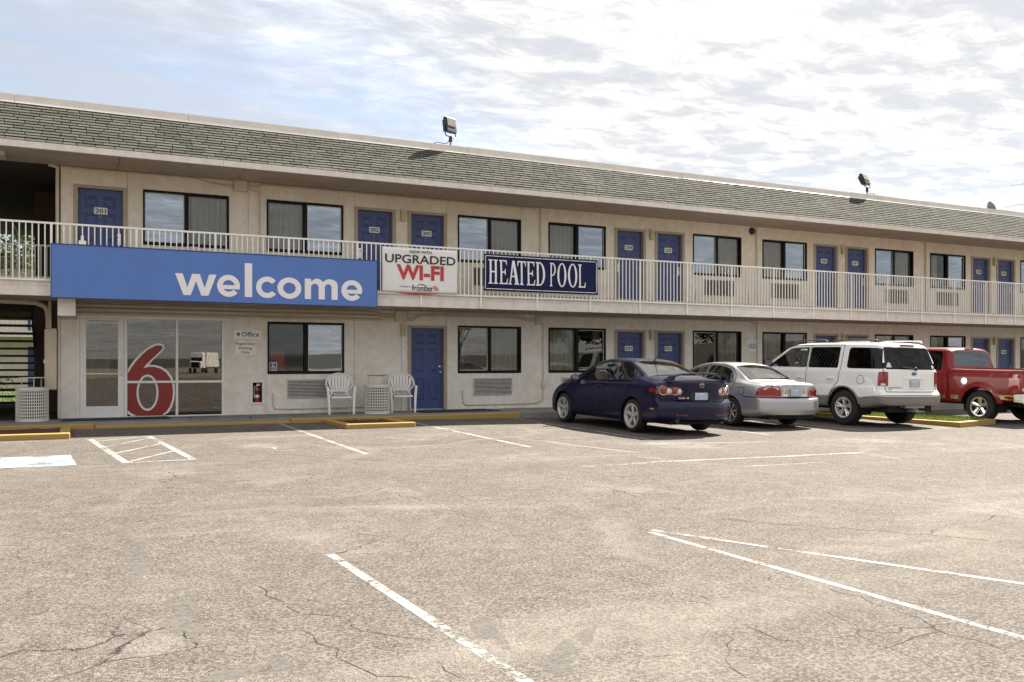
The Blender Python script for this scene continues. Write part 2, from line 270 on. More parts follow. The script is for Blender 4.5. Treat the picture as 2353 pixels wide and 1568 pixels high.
# ------------------------------------------------------------------ helpers
class MB:
    """collects faces of one mesh"""
    def __init__(s): s.v = []; s.f = []; s.m = []
    def face(s, pts, m=0):
        k = len(s.v); s.v += [tuple(p) for p in pts]; s.f.append(list(range(k, k + len(pts)))); s.m.append(m); return s
    def box(s, x0, x1, y0, y1, z0, z1, m=0):
        k = len(s.v)
        s.v += [(x, y, z) for z in (z0, z1) for y in (y0, y1) for x in (x0, x1)]
        for q in ((0, 2, 3, 1), (4, 5, 7, 6), (0, 1, 5, 4), (2, 6, 7, 3), (0, 4, 6, 2), (1, 3, 7, 5)):
            s.f.append([k + i for i in q]); s.m.append(m)
        return s
    def obox(s, c, ax, ay, az, m=0):
        """oriented box: centre and three half-axis vectors"""
        c, ax, ay, az = map(Vector, (c, ax, ay, az)); k = len(s.v)
        s.v += [tuple(c + ax * i + ay * j + az * l) for l in (-1, 1) for j in (-1, 1) for i in (-1, 1)]
        for q in ((0, 2, 3, 1), (4, 5, 7, 6), (0, 1, 5, 4), (2, 6, 7, 3), (0, 4, 6, 2), (1, 3, 7, 5)):
            s.f.append([k + i for i in q]); s.m.append(m)
        return s
    def tube(s, path, r, n=8, cap=True, m=0):
        P = [Vector(p) for p in path]; rings = []
        rr = r if isinstance(r, (list, tuple)) else [r] * len(P)
        up = None
        for i, p in enumerate(P):
            t = (P[min(i + 1, len(P) - 1)] - P[max(i - 1, 0)]).normalized()
            if up is None or abs(up.dot(t)) > .98: up = Vector((0, 0, 1)) if abs(t.z) < .9 else Vector((1, 0, 0))
            a = t.cross(up).normalized(); b = a.cross(t).normalized(); up = b
            k = len(s.v); s.v += [tuple(p + (a * math.cos(2 * PI * j / n) + b * math.sin(2 * PI * j / n)) * rr[i]) for j in range(n)]; rings.append(k)
        for A, B in zip(rings, rings[1:]):
            for j in range(n): s.f.append([A + j, A + (j + 1) % n, B + (j + 1) % n, B + j]); s.m.append(m)
        if cap:
            s.f.append([rings[0] + j for j in range(n)][::-1]); s.m.append(m); s.f.append([rings[-1] + j for j in range(n)]); s.m.append(m)
        return s
    def lathe(s, prof, c=(0, 0, 0), axis='z', n=24, m=0, a0=0., a1=2 * PI):
        full = abs(a1 - a0 - 2 * PI) < 1e-6; cols = n if full else n + 1; k = len(s.v)
        for (r, h) in prof:
            for j in range(cols):
                a = a0 + (a1 - a0) * j / n; x, y = r * math.cos(a), r * math.sin(a)
                p = (x, y, h) if axis == 'z' else ((x, h, y) if axis == 'y' else (h, x, y))
                s.v.append((c[0] + p[0], c[1] + p[1], c[2] + p[2]))
        for i in range(len(prof) - 1):
            for j in range(n):
                q = [k + i * cols + j, k + i * cols + (j + 1) % cols, k + (i + 1) * cols + (j + 1) % cols, k + (i + 1) * cols + j]
                s.f.append(q); s.m.append(m)
        return s
    def prism(s, poly, d0, d1, axis='y', m=0):
        """extrude a 2D polygon; axis y: poly is (x,z); axis x: (y,z); axis z: (x,y)"""
        def P(p, d): return {'y': (p[0], d, p[1]), 'x': (d, p[0], p[1]), 'z': (p[0], p[1], d)}[axis]
        k = len(s.v); n = len(poly); s.v += [P(p, d0) for p in poly] + [P(p, d1) for p in poly]
        s.f.append(list(range(k, k + n))); s.m.append(m); s.f.append(list(range(k + 2 * n - 1, k + n - 1, -1))); s.m.append(m)
        for i in range(n): s.f.append([k + i, k + n + i, k + n + (i + 1) % n, k + (i + 1) % n]); s.m.append(m)
        return s
    def mesh(s, name, mats, smooth=False, fix=True):
        me = bpy.data.meshes.new(name); me.from_pydata(s.v, [], s.f)
        for m in (mats if isinstance(mats, (list, tuple)) else [mats]): me.materials.append(m)
        if len(me.materials) > 1: me.polygons.foreach_set('material_index', s.m)
        if smooth: me.polygons.foreach_set('use_smooth', [True] * len(me.polygons))
        if fix:
            b = bmesh.new(); b.from_mesh(me)
            if smooth: bmesh.ops.remove_doubles(b, verts=b.verts, dist=1e-5)
            bmesh.ops.recalc_face_normals(b, faces=b.faces); b.to_mesh(me); b.free()
        me.update()
        if smooth:
            try: me.set_sharp_from_angle(angle=math.radians(38))
            except Exception: pass
        return me
    def build(s, name, mats, parent=None, smooth=False, fix=True, loc=(0, 0, 0)):
        return link(name, s.mesh(name, mats, smooth, fix), parent, loc)
def link(name, me, parent=None, loc=(0, 0, 0), rot=(0, 0, 0)):
    o = bpy.data.objects.new(name, me); COL.objects.link(o); o.location = loc; o.rotation_euler = rot
    if parent is not None: o.parent = parent
    return o
def tag(o, label=None, cat=None, group=None, kind=None):
    for k, v in (('label', label), ('category', cat), ('group', group), ('kind', kind)):
        if v: o[k] = v
    return o
def thing(name, label, cat, loc=(0, 0, 0), rz=0., group=None):
    o = bpy.data.objects.new(name, None); COL.objects.link(o); o.location = loc; o.rotation_euler = (0, 0, rz); o.empty_display_size = .2
    return tag(o, label, cat, group)
def structure(o): o['kind'] = 'structure'; return o
def bevel(o, w=.01, seg=2):
    md = o.modifiers.new('bevel', 'BEVEL'); md.width = w; md.segments = seg; md.limit_method = 'ANGLE'; md.angle_limit = math.radians(40); return o
def dup_tree(o, parent=None):
    c = o.copy(); COL.objects.link(c)
    if parent is not None: c.parent = parent
    for ch in list(o.children): dup_tree(ch, c)
    return c
def dup(root, loc, rz=0., label=None, group=None):
    r = dup_tree(root); r.location = loc; r.rotation_euler = (0, 0, rz)
    if label: r['label'] = label
    if group: r['group'] = group
    return r
def interp(keys, x):
    """monotone cubic through (x, value) keys"""
    xs = [k[0] for k in keys]; ys = [k[1] for k in keys]
    if x <= xs[0]: return ys[0]
    if x >= xs[-1]: return ys[-1]
    n = len(xs); h = [xs[i + 1] - xs[i] for i in range(n - 1)]; d = [(ys[i + 1] - ys[i]) / h[i] for i in range(n - 1)]
    def slope(i):
        if i == 0: return d[0]
        if i == n - 1: return d[-1]
        if d[i - 1] * d[i] <= 0: return 0.
        w1, w2 = 2 * h[i] + h[i - 1], h[i] + 2 * h[i - 1]
        return (w1 + w2) / (w1 / d[i - 1] + w2 / d[i])
    i = max(j for j in range(n - 1) if xs[j] <= x); t = (x - xs[i]) / h[i]; m0, m1 = slope(i) * h[i], slope(i + 1) * h[i]
    return (2 * t ** 3 - 3 * t ** 2 + 1) * ys[i] + (t ** 3 - 2 * t ** 2 + t) * m0 + (-2 * t ** 3 + 3 * t ** 2) * ys[i + 1] + (t ** 3 - t ** 2) * m1
def smooth_path(P, n=6):
    """Catmull-Rom through points"""
    P = [Vector(p) for p in P]; out = []
    for i in range(len(P) - 1):
        a, b, c, d = P[max(i - 1, 0)], P[i], P[i + 1], P[min(i + 2, len(P) - 1)]
        for k in range(n):
            t = k / n; out.append(.5 * ((2 * b) + (c - a) * t + (2 * a - 5 * b + 4 * c - d) * t * t + (3 * b - a - 3 * c + d) * t ** 3))
    out.append(P[-1]); return [tuple(p) for p in out]
def arc(cx, cy, rx, ry, a0, a1, n=16): return [(cx + rx * math.cos(math.radians(a0 + (a1 - a0) * i / n)), cy + ry * math.sin(math.radians(a0 + (a1 - a0) * i / n))) for i in range(n + 1)]
def filled(contours, depth=.004):
    """2D contours (outlines and holes) -> bmesh-ready flat mesh data in x,z with thickness towards -y"""
    cu = bpy.data.curves.new('tmp', 'CURVE'); cu.dimensions = '2D'; cu.fill_mode = 'BOTH'; cu.extrude = depth / 2
    for c in contours:
        sp = cu.splines.new('POLY'); sp.points.add(len(c) - 1); sp.use_cyclic_u = True
        for i, p in enumerate(c): sp.points[i].co = (p[0], p[1], 0, 1)
    return curve_data(cu)
def curve_data(cu):
    o = bpy.data.objects.new('tmp', cu); COL.objects.link(o); me = bpy.data.meshes.new_from_object(o)
    bpy.data.objects.remove(o); bpy.data.curves.remove(cu); return me
def upright(me, name, mat, parent, loc, sx=1., sz=1., rz=0.):
    """lay a mesh drawn in x,y into the wall plane x,z facing -y"""
    me.transform(Matrix(((sx, 0, 0, 0), (0, 0, -1, 0), (0, sz, 0, 0), (0, 0, 0, 1)))); me.materials.clear(); me.materials.append(mat); me.name = name
    b = bmesh.new(); b.from_mesh(me); bmesh.ops.recalc_face_normals(b, faces=b.faces); b.to_mesh(me); b.free()
    return link(name, me, parent, loc, (0, 0, rz))
def text_mesh(txt, size=1., bold=0., align='CENTER', depth=.003, shear=0., space=1.):
    cu = bpy.data.curves.new('txt', 'FONT'); cu.body = txt; cu.size = size; cu.align_x = align; cu.extrude = depth / 2; cu.offset = bold; cu.shear = shear; cu.space_character = space
    cu.resolution_u = 3
    return curve_data(cu)
def fit_text(txt, name, mat, parent, x0, x1, z0, z1, y, bold=0., shear=0., space=1.):
    """text stretched to fill a box in the wall plane"""
    me = text_mesh(txt, 1., bold, 'LEFT', .003, shear, space); V = np.array([v.co for v in me.vertices]); a, b = V.min(0), V.max(0)
    sx, sz = (x1 - x0) / (b[0] - a[0]), (z1 - z0) / (b[1] - a[1])
    return upright(me, name, mat, parent, (x0 - a[0] * sx, y, z0 - a[1] * sz), sx, sz)
def ground_z(x, y):
    t = min(max((-2 - y) / 6, 0), 1); return -.09 * t - .014 * min(max(x - 7, 0), 12) - .02 * min(max((-9 - y) / 6, 0), 1)
# ------------------------------------------------------------------ ground
PERIOD = 7.315
def make_ground():
    xs = sorted(set([-400, -150, -60, -30, -15] + [i * 1. for i in range(-10, 45)] + [60, 90, 150, 400]))
    ys = [-2.0 - .5 * i for i in range(0, 31)] + [-20, -26, -35, -50, -80]
    b = MB(); idx = {}
    for y in ys:
        for x in xs: idx[(x, y)] = len(b.v); b.v.append((x, y, ground_z(x, y)))
    for i in range(len(xs) - 1):
        for j in range(len(ys) - 1):
            b.f.append([idx[(xs[i], ys[j])], idx[(xs[i + 1], ys[j])], idx[(xs[i + 1], ys[j + 1])], idx[(xs[i], ys[j + 1])]]); b.m.append(0)
    o = structure(b.build('parking_lot', MT['asphalt'], smooth=True))
    o2 = MB().face([(-3000, -3000, -.42), (3000, -3000, -.42), (3000, 3000, -.42), (-3000, 3000, -.42)]).build('terrain', MT['earth']); structure(o2)
    # walk along the building: top, kerb face (kerb painted yellow as far as x = 9.35)
    WZ = .09
    b = MB(); b.box(-40, 60, -1.86, .02, -.3, WZ); structure(b.build('walkway', MT['concrete']))
    for (a, c, z) in ((-40, .3, WZ), (.3, 4.0, .05), (4.0, 9.35, WZ)):
        b = MB(); b.box(a + .004, c - .004, -2.01, -1.864, -.3, z + .004); o = structure(b.build('kerb', MT['kerb'])); bevel(o, .02)
    b = MB(); b.box(9.354, 60, -2.0, -1.864, -.5, WZ - .004); structure(b.build('kerb', MT['concrete']))
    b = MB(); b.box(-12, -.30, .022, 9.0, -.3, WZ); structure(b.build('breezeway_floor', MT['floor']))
make_ground()
def strip(pts, w, name, mat, dz=.0016, jitter=0., ends=True):
    """painted or worn strip lying on the asphalt along pts"""
    P = []
    for (a, c) in zip(pts, pts[1:]):
        n = max(1, int(math.dist(a, c) / .25))
        P += [(a[0] + (c[0] - a[0]) * i / n, a[1] + (c[1] - a[1]) * i / n) for i in range(n)]
    P.append(pts[-1]); b = MB(); L = []
    for i, p in enumerate(P):
        q0, q1 = P[max(i - 1, 0)], P[min(i + 1, len(P) - 1)]; d = Vector((q1[0] - q0[0], q1[1] - q0[1])).normalized(); nx, ny = -d.y, d.x
        wl = w / 2 * (1 + random.uniform(-jitter, jitter)); wr = w / 2 * (1 + random.uniform(-jitter, jitter)); s = random.uniform(-1, 1) * jitter * w
        if jitter and ends and i in (0, len(P) - 1): wl = wr = w * .08
        A = (p[0] + nx * (wl + s), p[1] + ny * (wl + s)); B = (p[0] - nx * (wr - s), p[1] - ny * (wr - s)); L.append((A, B))
    for (A, B) in L:
        for q in (A, B): b.v.append((q[0], q[1], ground_z(*q) + dz))
    for i in range(len(L) - 1): b.f.append([2 * i, 2 * i + 1, 2 * i + 3, 2 * i + 2]); b.m.append(0)
    return structure(b.build(name, mat))
def markings():
    for (a, c) in (((3.76, -2.02), (3.80, -8.0)), ((6.42, -2.6), (6.46, -8.1)), ((9.12, -2.1), (9.12, -7.6)), ((12.1, -2.1), (12.13, -7.25)), ((15.05, -2.1), (14.98, -7.1))):
        strip([a, c], .085, 'parking_line', MT['line'])
    strip([(1.59, -14.44), (1.70, -17.6)], .066, 'parking_line', MT['line']); strip([(4.08, -14.75), (4.14, -18.4)], .058, 'parking_line', MT['line'])
    strip([(4.14, -14.68), (5.10, -17.0), (6.3, -19.9)], .055, 'parking_line', MT['line'], .0019)
    # hatched access aisle beside the accessible bay
    L0, L1, R0, R1 = (.20, -4.15), (.59, -7.75), (1.13, -4.0), (1.44, -7.7)
    lerp = lambda a, c, t: (a[0] + (c[0] - a[0]) * t, a[1] + (c[1] - a[1]) * t)
    strip([L0, L1], .10, 'parking_line', MT['line']); strip([R0, R1], .10, 'parking_line', MT['line'])
    strip([lerp(L0, L1, .0), lerp(R0, R1, .02)], .05, 'parking_line', MT['line'], .0022); strip([L1, R1], .07, 'parking_line', MT['line'], .0022)
    for t in (.12, .40, .68, .99): strip([lerp(L0, L1, t), lerp(R0, R1, max(0., t - .33))], .06, 'parking_line', MT['line'], .0026)
    b = MB()
    q = [(-2.4, -6.45), (-.08, -6.5), (-.0, -7.75), (-2.4, -7.72)]
    b.face([(x, y, ground_z(x, y) + .0018) for x, y in q]); structure(b.build('painted_patch', MT['blueline']))
    strip([(.54, -12.5), (.84, -12.5)], .07, 'parking_line', MT['fadedline'], jitter=.3)
    # worn wheelchair symbol, mostly rubbed away
    strip([(2.55, -6.5), (2.75, -6.62), (2.7, -6.9)], .09, 'painted_symbol', MT['fadedline'], jitter=.5)
    strip([(2.62, -6.75), (3.1, -6.8)], .08, 'painted_symbol', MT['fadedline'], .0020, jitter=.5); strip([(2.45, -7.0), (2.9, -7.15), (3.05, -6.95)], .06, 'painted_symbol', MT['fadedline'], .0024, jitter=.5)
markings()
def wiggle(pts, amp, step=.12):
    out = []
    for a, c in zip(pts, pts[1:]):
        n = max(2, int(math.dist(a, c) / step)); dx, dy = c[0] - a[0], c[1] - a[1]; l = math.hypot(dx, dy)
        for i in range(n):
            t = i / n; r = random.gauss(0, amp); out.append((a[0] + dx * t - dy / l * r, a[1] + dy * t + dx / l * r))
    return out + [pts[-1]]
def px_ground(x, y, h=1.34):
    """photo pixel (2353 wide) to a point on the lot"""
    Z = h * 2034 / (y - 838); X = (x - 1176) * Z / 2034; s, c = math.sin(PHI), math.cos(PHI)
    return (Z * s + X * c, Z * c - X * s + CAM_Y)
def cracks():
    P = lambda *q: [px_ground(*p) for p in q]
    for pts, w in ((P((1240, 1095), (1380, 1120), (1500, 1160), (1560, 1178), (1640, 1190), (1760, 1206), (2000, 1222), (2353, 1252)), .022), (P((1560, 1178), (1620, 1186), (1680, 1200), (1760, 1206)), .018),
                   (P((585, 1345), (640, 1380), (690, 1418), (780, 1423), (830, 1455), (1000, 1478)), .014), (P((650, 1450), (720, 1465), (760, 1500), (800, 1530), (870, 1558), (960, 1566)), .016),
                   (P((1290, 1300), (1440, 1330), (1560, 1365), (1640, 1385)), .014), (P((1480, 1350), (1580, 1385), (1640, 1400)), .012), (P((1800, 1320), (1900, 1350), (2000, 1385), (2180, 1465), (2330, 1510)), .014),
                   (P((1870, 1425), (1960, 1470), (2000, 1510), (2060, 1480), (2170, 1455)), .013), (P((1720, 1445), (1770, 1465), (1830, 1478)), .018), (P((330, 1105), (480, 1118), (590, 1108)), .016), (P((880, 1130), (980, 1160), (1100, 1200)), .014),
                   (P((0, 1083), (130, 1081), (330, 1079), (560, 1072)), .022), (P((580, 1060), (660, 1050), (760, 1058), (850, 1078)), .02), (P((1400, 1500), (1470, 1512), (1560, 1508)), .012), (P((1650, 1470), (1690, 1540), (1720, 1566)), .012), (P((990, 1520), (1040, 1545), (1060, 1566)), .012)):
        o = strip(wiggle(pts, .026, .09), w * .48, 'pavement_crack', MT['crack'], .0013, .5)
    for pts, w, m in ((P((285, 1190), (330, 1210), (300, 1240), (330, 1300), (320, 1345)), .14, 'seal'), (P((395, 1370), (420, 1410), (440, 1450), (450, 1490)), .13, 'seal'), (P((600, 1330), (480, 1350), (330, 1360)), .07, 'pale'),
                      (P((450, 1568), (560, 1555), (640, 1530), (620, 1500)), .12, 'seal'), (P((1120, 1420), (1130, 1450), (1150, 1500)), .13, 'seal'), (P((1340, 1440), (1310, 1530), (1300, 1568)), .12, 'seal'), (P((1150, 1430), (1340, 1412), (1480, 1395), (1640, 1380)), .09, 'pale'),
                      (P((1520, 1420), (1620, 1480), (1700, 1530), (1760, 1568)), .08, 'pale'), (P((1800, 1330), (2010, 1420), (2180, 1470), (2353, 1545)), .07, 'pale'), (P((1280, 1080), (1500, 1065), (1800, 1050), (1990, 1035)), .10, 'pale'), (P((1000, 1040), (1130, 1060), (1260, 1085), (1380, 1105)), .09, 'pale'), (P((900, 1100), (1010, 1150), (1110, 1195), (1180, 1215)), .12, 'seal')):
        o = strip(wiggle(pts, .03, .2), w, 'pavement_patch', MT[m], .0008, .5)
    for pts in (P((1560, 1040), (1700, 1027), (1900, 1020)), P((1240, 1020), (1380, 1046), (1520, 1050)), P((700, 1085), (900, 1080))):
        strip(wiggle(pts, .05, .4), .1, 'pavement_patch', MT['pale'], .0010, .5)
cracks()
for a, c, w in (((1330, 1078), (1990, 1035), .09), ((1420, 1024), (1780, 1012), .08), ((1240, 1018), (1480, 1046), .06), ((1700, 1075), (1900, 1060), .06)):
    strip(wiggle([px_ground(*a), px_ground(*c)], .012, .3), w, 'faded_line', MT['fadedline'], .0012, .35)
# ------------------------------------------------------------------ motel
motel = thing('motel_building', 'long two storey cream stucco motel with green shingle roof and blue doors', 'motel')
Z2, ZC, ZS = 2.90, 5.34, 2.53        # upper floor, eave soffit, balcony soffit
X0, X1 = -.30, 41.0
DW, DH, WW = .90, 2.03, 1.78
doors_up = [.0] + [5.99 + PERIOD * k for k in range(5)] + [7.33 + PERIOD * k for k in range(5)]
wins_up = [1.275, 3.88] + [8.59 + PERIOD * k for k in range(5)] + [11.18 + PERIOD * k for k in range(4)]
doors_lo = [7.33] + [13.305 + PERIOD * k for k in range(4)] + [14.645 + PERIOD * k for k in range(4)]
wins_lo = [3.90] + [8.59 + PERIOD * k for k in range(5)] + [11.18 + PERIOD * k for k in range(4)]
FR = .06
EXT = (3.57, 3.78, .36, .81)
def holes_up(): return [(x - .0, x + DW, Z2, Z2 + DH) for x in doors_up] + [(x, x + WW, 3.80, 4.985) for x in wins_up]
def holes_lo(): return [(x, x + DW, .10, .10 + DH + .04) for x in doors_lo] + [(x, x + WW, 1.00, 2.20) for x in wins_lo] + [(0.0, 2.95, .05, 2.25), EXT]
def wall_panels(holes, z0, z1, joints, mat, skip_low=None):
    js = [X0] + joints + [X1]
    for a, c in zip(js, js[1:]):
        a2, c2 = a + (.004 if a > X0 else 0), c - (.004 if c < X1 else 0)
        hs = [h for h in holes if h[0] < c2 and h[1] > a2]
        xs = sorted(set([a2, c2] + [min(max(v, a2), c2) for h in hs for v in h[:2]])); zs = sorted(set([z0, z1] + [min(max(v, z0), z1) for h in hs for v in h[2:]]))
        b = MB()
        for i in range(len(xs) - 1):
            for j in range(len(zs) - 1):
                xm, zm = (xs[i] + xs[i + 1]) / 2, (zs[j] + zs[j + 1]) / 2
                if not any(h[0] < xm < h[1] and h[2] < zm < h[3] for h in hs): b.face([(xs[i], 0, zs[j]), (xs[i + 1], 0, zs[j]), (xs[i + 1], 0, zs[j + 1]), (xs[i], 0, zs[j + 1])])
        for h in hs:
            u0, u1, w0, w1 = max(h[0], a2), min(h[1], c2), max(h[2], z0), min(h[3], z1); D = .18
            if h[0] >= a2: b.face([(u0, 0, w0), (u0, D, w0), (u0, D, w1), (u0, 0, w1)])
            if h[1] <= c2: b.face([(u1, 0, w0), (u1, 0, w1), (u1, D, w1), (u1, D, w0)])
            b.face([(u0, 0, w1), (u0, D, w1), (u1, D, w1), (u1, 0, w1)])
            if w0 > z0: b.face([(u0, 0, w0), (u1, 0, w0), (u1, D, w0), (u0, D, w0)])
        for e in (a2, c2): b.face([(e, 0, z0), (e, .18, z0), (e, .18, z1), (e, 0, z1)])
        b.build('wall_panel', mat, motel, fix=False)
JU = [.965, 3.47] + [v + PERIOD * k for k in range(4) for v in (5.93, 8.29)] + [27.87 + PERIOD, 30.23 + PERIOD]
JL = [.965, 5.93, 7.10, 8.29] + [v + PERIOD * k for k in range(1, 4) for v in (5.93, 8.29)]
wall_panels(holes_up(), 2.60, ZC - .002, JU, MT['stucco'])
wall_panels(holes_lo(), .07, ZS - .002, JL, MT['stucco2'])
# end wall on the breezeway, back of the walls, rear and flanks of the block
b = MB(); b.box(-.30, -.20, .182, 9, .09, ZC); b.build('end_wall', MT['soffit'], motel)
b = MB(); b.box(-.20, X1, 8.9, 9.0, .09, ZC); b.box(X1 - .1, X1, .182, 8.9, .09, ZC); b.build('rear_wall', MT['stucco'], motel)
b = MB(); b.box(-.19, X1 - .11, 3.9, 3.95, .1, ZC); b.build('inner_wall', MT['dark'], motel)
# left wing beyond the breezeway
b = MB(); b.box(-30, -5.2, 0, 9, .09, ZC - .001); b.build('wing_wall', MT['stucco'], motel)
# column of the entrance: pier edge, beam end under the sign
b = MB(); b.box(-.36, -.302, -.012, .4, .09, ZS - .004); o = b.build('corner_pier', MT['stucco2'], motel); bevel(o, .03)
b = MB(); b.box(-.33, -.02, -1.50, -.02, 2.16, ZS - .004); b.build('bracket_beam', MT['fascia'], motel)
# balcony slab with fascia boards between the posts
POSTS = [8.50 + 1.489 * k for k in range(-8, 22)]
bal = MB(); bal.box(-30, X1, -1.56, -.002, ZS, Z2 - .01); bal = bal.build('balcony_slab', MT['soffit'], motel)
b = MB(); b.box(-30, -5.2, .0, .0, 0, 0)
for i, (a, c) in enumerate(zip(POSTS, POSTS[1:])):
    m = MB(); m.box(a + .022, c - .022, -1.60, -1.562, ZS - .004, 2.715); m.box(a + .022, c - .022, -1.592, -1.562, 2.719, 2.86); m.build('fascia_board', MT['fascia'], bal)
m = MB(); m.box(-30, POSTS[0] - .022, -1.60, -1.562, ZS - .004, 2.86); m.build('fascia_board', MT['fascia'], bal)
# upper floor of the breezeway and its ceiling
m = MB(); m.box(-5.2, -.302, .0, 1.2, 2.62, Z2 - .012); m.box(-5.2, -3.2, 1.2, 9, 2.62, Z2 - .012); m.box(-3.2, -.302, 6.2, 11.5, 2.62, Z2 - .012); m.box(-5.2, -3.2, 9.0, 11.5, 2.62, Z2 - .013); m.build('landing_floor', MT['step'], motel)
# ---------------------------------------------------------------- roof
E0, ET, EZ0, EZT = -1.45, -.15, 5.455, 6.52      # eave and top of the shingle slope
roof = MB(); roof.face([(-30, E0, EZ0), (X1, E0, EZ0), (X1, ET, EZT), (-30, ET, EZT)]); roof.box(-30, X1, ET + .004, 9.2, 6.40, 6.46)
roof = roof.build('roof', MT['felt'], motel)
# soffit boards with open joints, eave fascia
SJ = [-30, -12] + [-6.55 + 2.44 * k for k in range(0, 20)]
for a, c in zip(SJ, SJ[1:]):
    if a > X1: break
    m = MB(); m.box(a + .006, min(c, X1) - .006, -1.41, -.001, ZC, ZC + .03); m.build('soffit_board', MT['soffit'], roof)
    if c <= 1.: m = MB(); m.box(a + .006, min(c, -.302) - .006, .001, 11.6, ZC, ZC + .03); m.build('ceiling_board', MT['step'], roof)  # dark stair brown instead of soffit paint: breezeway shade put into the colour
for k in range(-6, 8):
    a = 2.73 + 6.1 * k; m = MB(); m.box(a + .003, min(a + 6.1, X1) - .003, -1.48, -1.412, ZC - .012, 5.452); m.build('eave_board', MT['fascia'], roof)
caps = [-30, -12, -4.2] + [-1.12 + 3.3 * k for k in range(0, 13)]      # metal cap in lapped lengths: lit flange lying on the slope, upright face
for i, (a, c) in enumerate(zip(caps, caps[1:])):
    c = min(c, X1); j = lambda: random.uniform(-.008, .008)
    A = [(-.255, 6.474 + j()), (-.19, 6.532 + j()), (-.172, 6.665 + j()), (.06, 6.672)]; B = [(-.255, 6.474 + j()), (-.19, 6.532 + j()), (-.172, 6.665 + j()), (.06, 6.672)]
    m = MB(); P = lambda x, q, o=0.: (x, q[0], q[1] - o)
    for k in range(3): m.face([P(a + .003, A[k]), P(c - .003, B[k]), P(c - .003, B[k + 1]), P(a + .003, A[k + 1])], 1 if k == 0 else 0)
    m.face([P(a + .003, A[0]), P(a + .003, A[0], .02), P(c - .003, B[0], .02), P(c - .003, B[0])], 1)
    m.face([P(a + .003, A[0]), P(a + .003, A[1]), P(a + .003, A[2]), P(a + .003, A[3]), (a + .003, .06, 6.47), (a + .003, -.1, 6.47)]); m.face([P(c - .003, B[0]), P(c - .003, B[1]), P(c - .003, B[2]), P(c - .003, B[3]), (c - .003, .06, 6.47), (c - .003, -.1, 6.47)])
    m.build('roof_cap', [MT['capmetal'], MT['capflange']], roof)
def shingles():
    n = 14; sl = Vector((0, ET - E0, EZT - EZ0)); Ls = sl.length; u = sl.normalized(); nrm = Vector((0, -u.z, u.y)); row = Ls / n
    ind = []; far = MB(); cnt = 0; cand = []
    rnd = random.Random(3)
    for r in range(n):
        x = -14 + rnd.uniform(-.3, .3)
        while x < X1 - .4:
            w = rnd.choice((.30, .30, .33, .26, .36, .22)) * rnd.uniform(.94, 1.06); lift = rnd.uniform(0, .004); cut = rnd.uniform(-.006, .006)
            cand.append((x, w, r, lift, cut)); x += w + .014
    cand.sort(key=lambda c: c[0] if c[0] > -1.75 else 100 - c[0])
    base = {}
    def pts(w, r, lift, cut):
        lo = row * r - .012 + cut if r else -.02; hi = min(row * (r + 1) + .03, Ls - .002)
        P = []
        for (d, h0, h1) in ((lo, .010 + lift, .025 + lift), (hi, .001, .004)):
            P.append((d, h0, h1))
        out = []
        for (d, h0, h1) in P:
            for xx in (0, w):
                for h in (h0, h1): out.append(Vector((xx, 0, 0)) + u * d + nrm * h)
        return out
    F = [(0, 1, 3, 2), (4, 6, 7, 5), (0, 2, 6, 4), (1, 5, 7, 3), (0, 4, 5, 1), (2, 3, 7, 6)]
    O = Vector((0, E0, EZ0))
    for i, (x, w, r, lift, cut) in enumerate(cand):
        if i < 300:
            key = (round(w, 2), r)
            if key not in base:
                me = bpy.data.meshes.new('shingle'); me.from_pydata([tuple(p) for p in pts(round(w, 2), r, lift, cut)], [], F); me.materials.append(MT['shingle']); me.update(); base[key] = me
            link('shingle', base[key], roof, (x, E0, EZ0))
        else:
            k = len(far.v); far.v += [tuple(p + O + Vector((x, 0, 0))) for p in pts(w, r, lift, cut)]
            for f in F: far.f.append([k + q for q in f]); far.m.append(0)
    o = far.build('shingle_field', MT['shingle'], roof); o['kind'] = 'stuff'
shingles()
# ---------------------------------------------------------------- doors
def door_mesh():
    """six-panel slab, front at y=0, x 0..w, z 0..h"""
    w, h = DW - .04, DH - .02
    panels = [(.13, .37, 1.62, 1.86), (.49, .73, 1.62, 1.86), (.13, .37, .92, 1.50), (.49, .73, .92, 1.50), (.13, .37, .20, .76), (.49, .73, .20, .76)]
    xs = sorted(set([0, w] + [v for p in panels for v in p[:2]])); zs = sorted(set([0, h] + [v for p in panels for v in p[2:]]))
    b = MB(); Q = lambda x0, x1, z0, z1, y0: [(x0, y0, z0), (x1, y0, z0), (x1, y0, z1), (x0, y0, z1)]
    for i in range(len(xs) - 1):
        for j in range(len(zs) - 1):
            xm, zm = (xs[i] + xs[i + 1]) / 2, (zs[j] + zs[j + 1]) / 2
            if not any(p[0] < xm < p[1] and p[2] < zm < p[3] for p in panels): b.face(Q(xs[i], xs[i + 1], zs[j], zs[j + 1], 0))
    for (a, c, d, e) in panels:
        lv = [(0, 0), (.018, .014), (.036, .014), (.062, .002)]
        rg = [Q(a + i, c - i, d + i, e - i, y) for i, y in lv]
        for A, B in zip(rg, rg[1:]):
            for k in range(4): b.face([A[k], A[(k + 1) % 4], B[(k + 1) % 4], B[k]])
        b.face(rg[-1])
    for e in ((0, 0), (w, 0)): b.face([(e[0], 0, 0), (e[0], .045, 0), (e[0], .045, h), (e[0], 0, h)])
    b.face([(0, 0, 0), (w, 0, 0), (w, .045, 0), (0, .045, 0)])
    me = b.mesh('door', MT['door'], fix=False); bm = bmesh.new(); bm.from_mesh(me); bmesh.ops.remove_doubles(bm, verts=bm.verts, dist=1e-5); bmesh.ops.recalc_face_normals(bm, faces=bm.faces); bm.to_mesh(me); bm.free(); return me
DOORM = door_mesh()
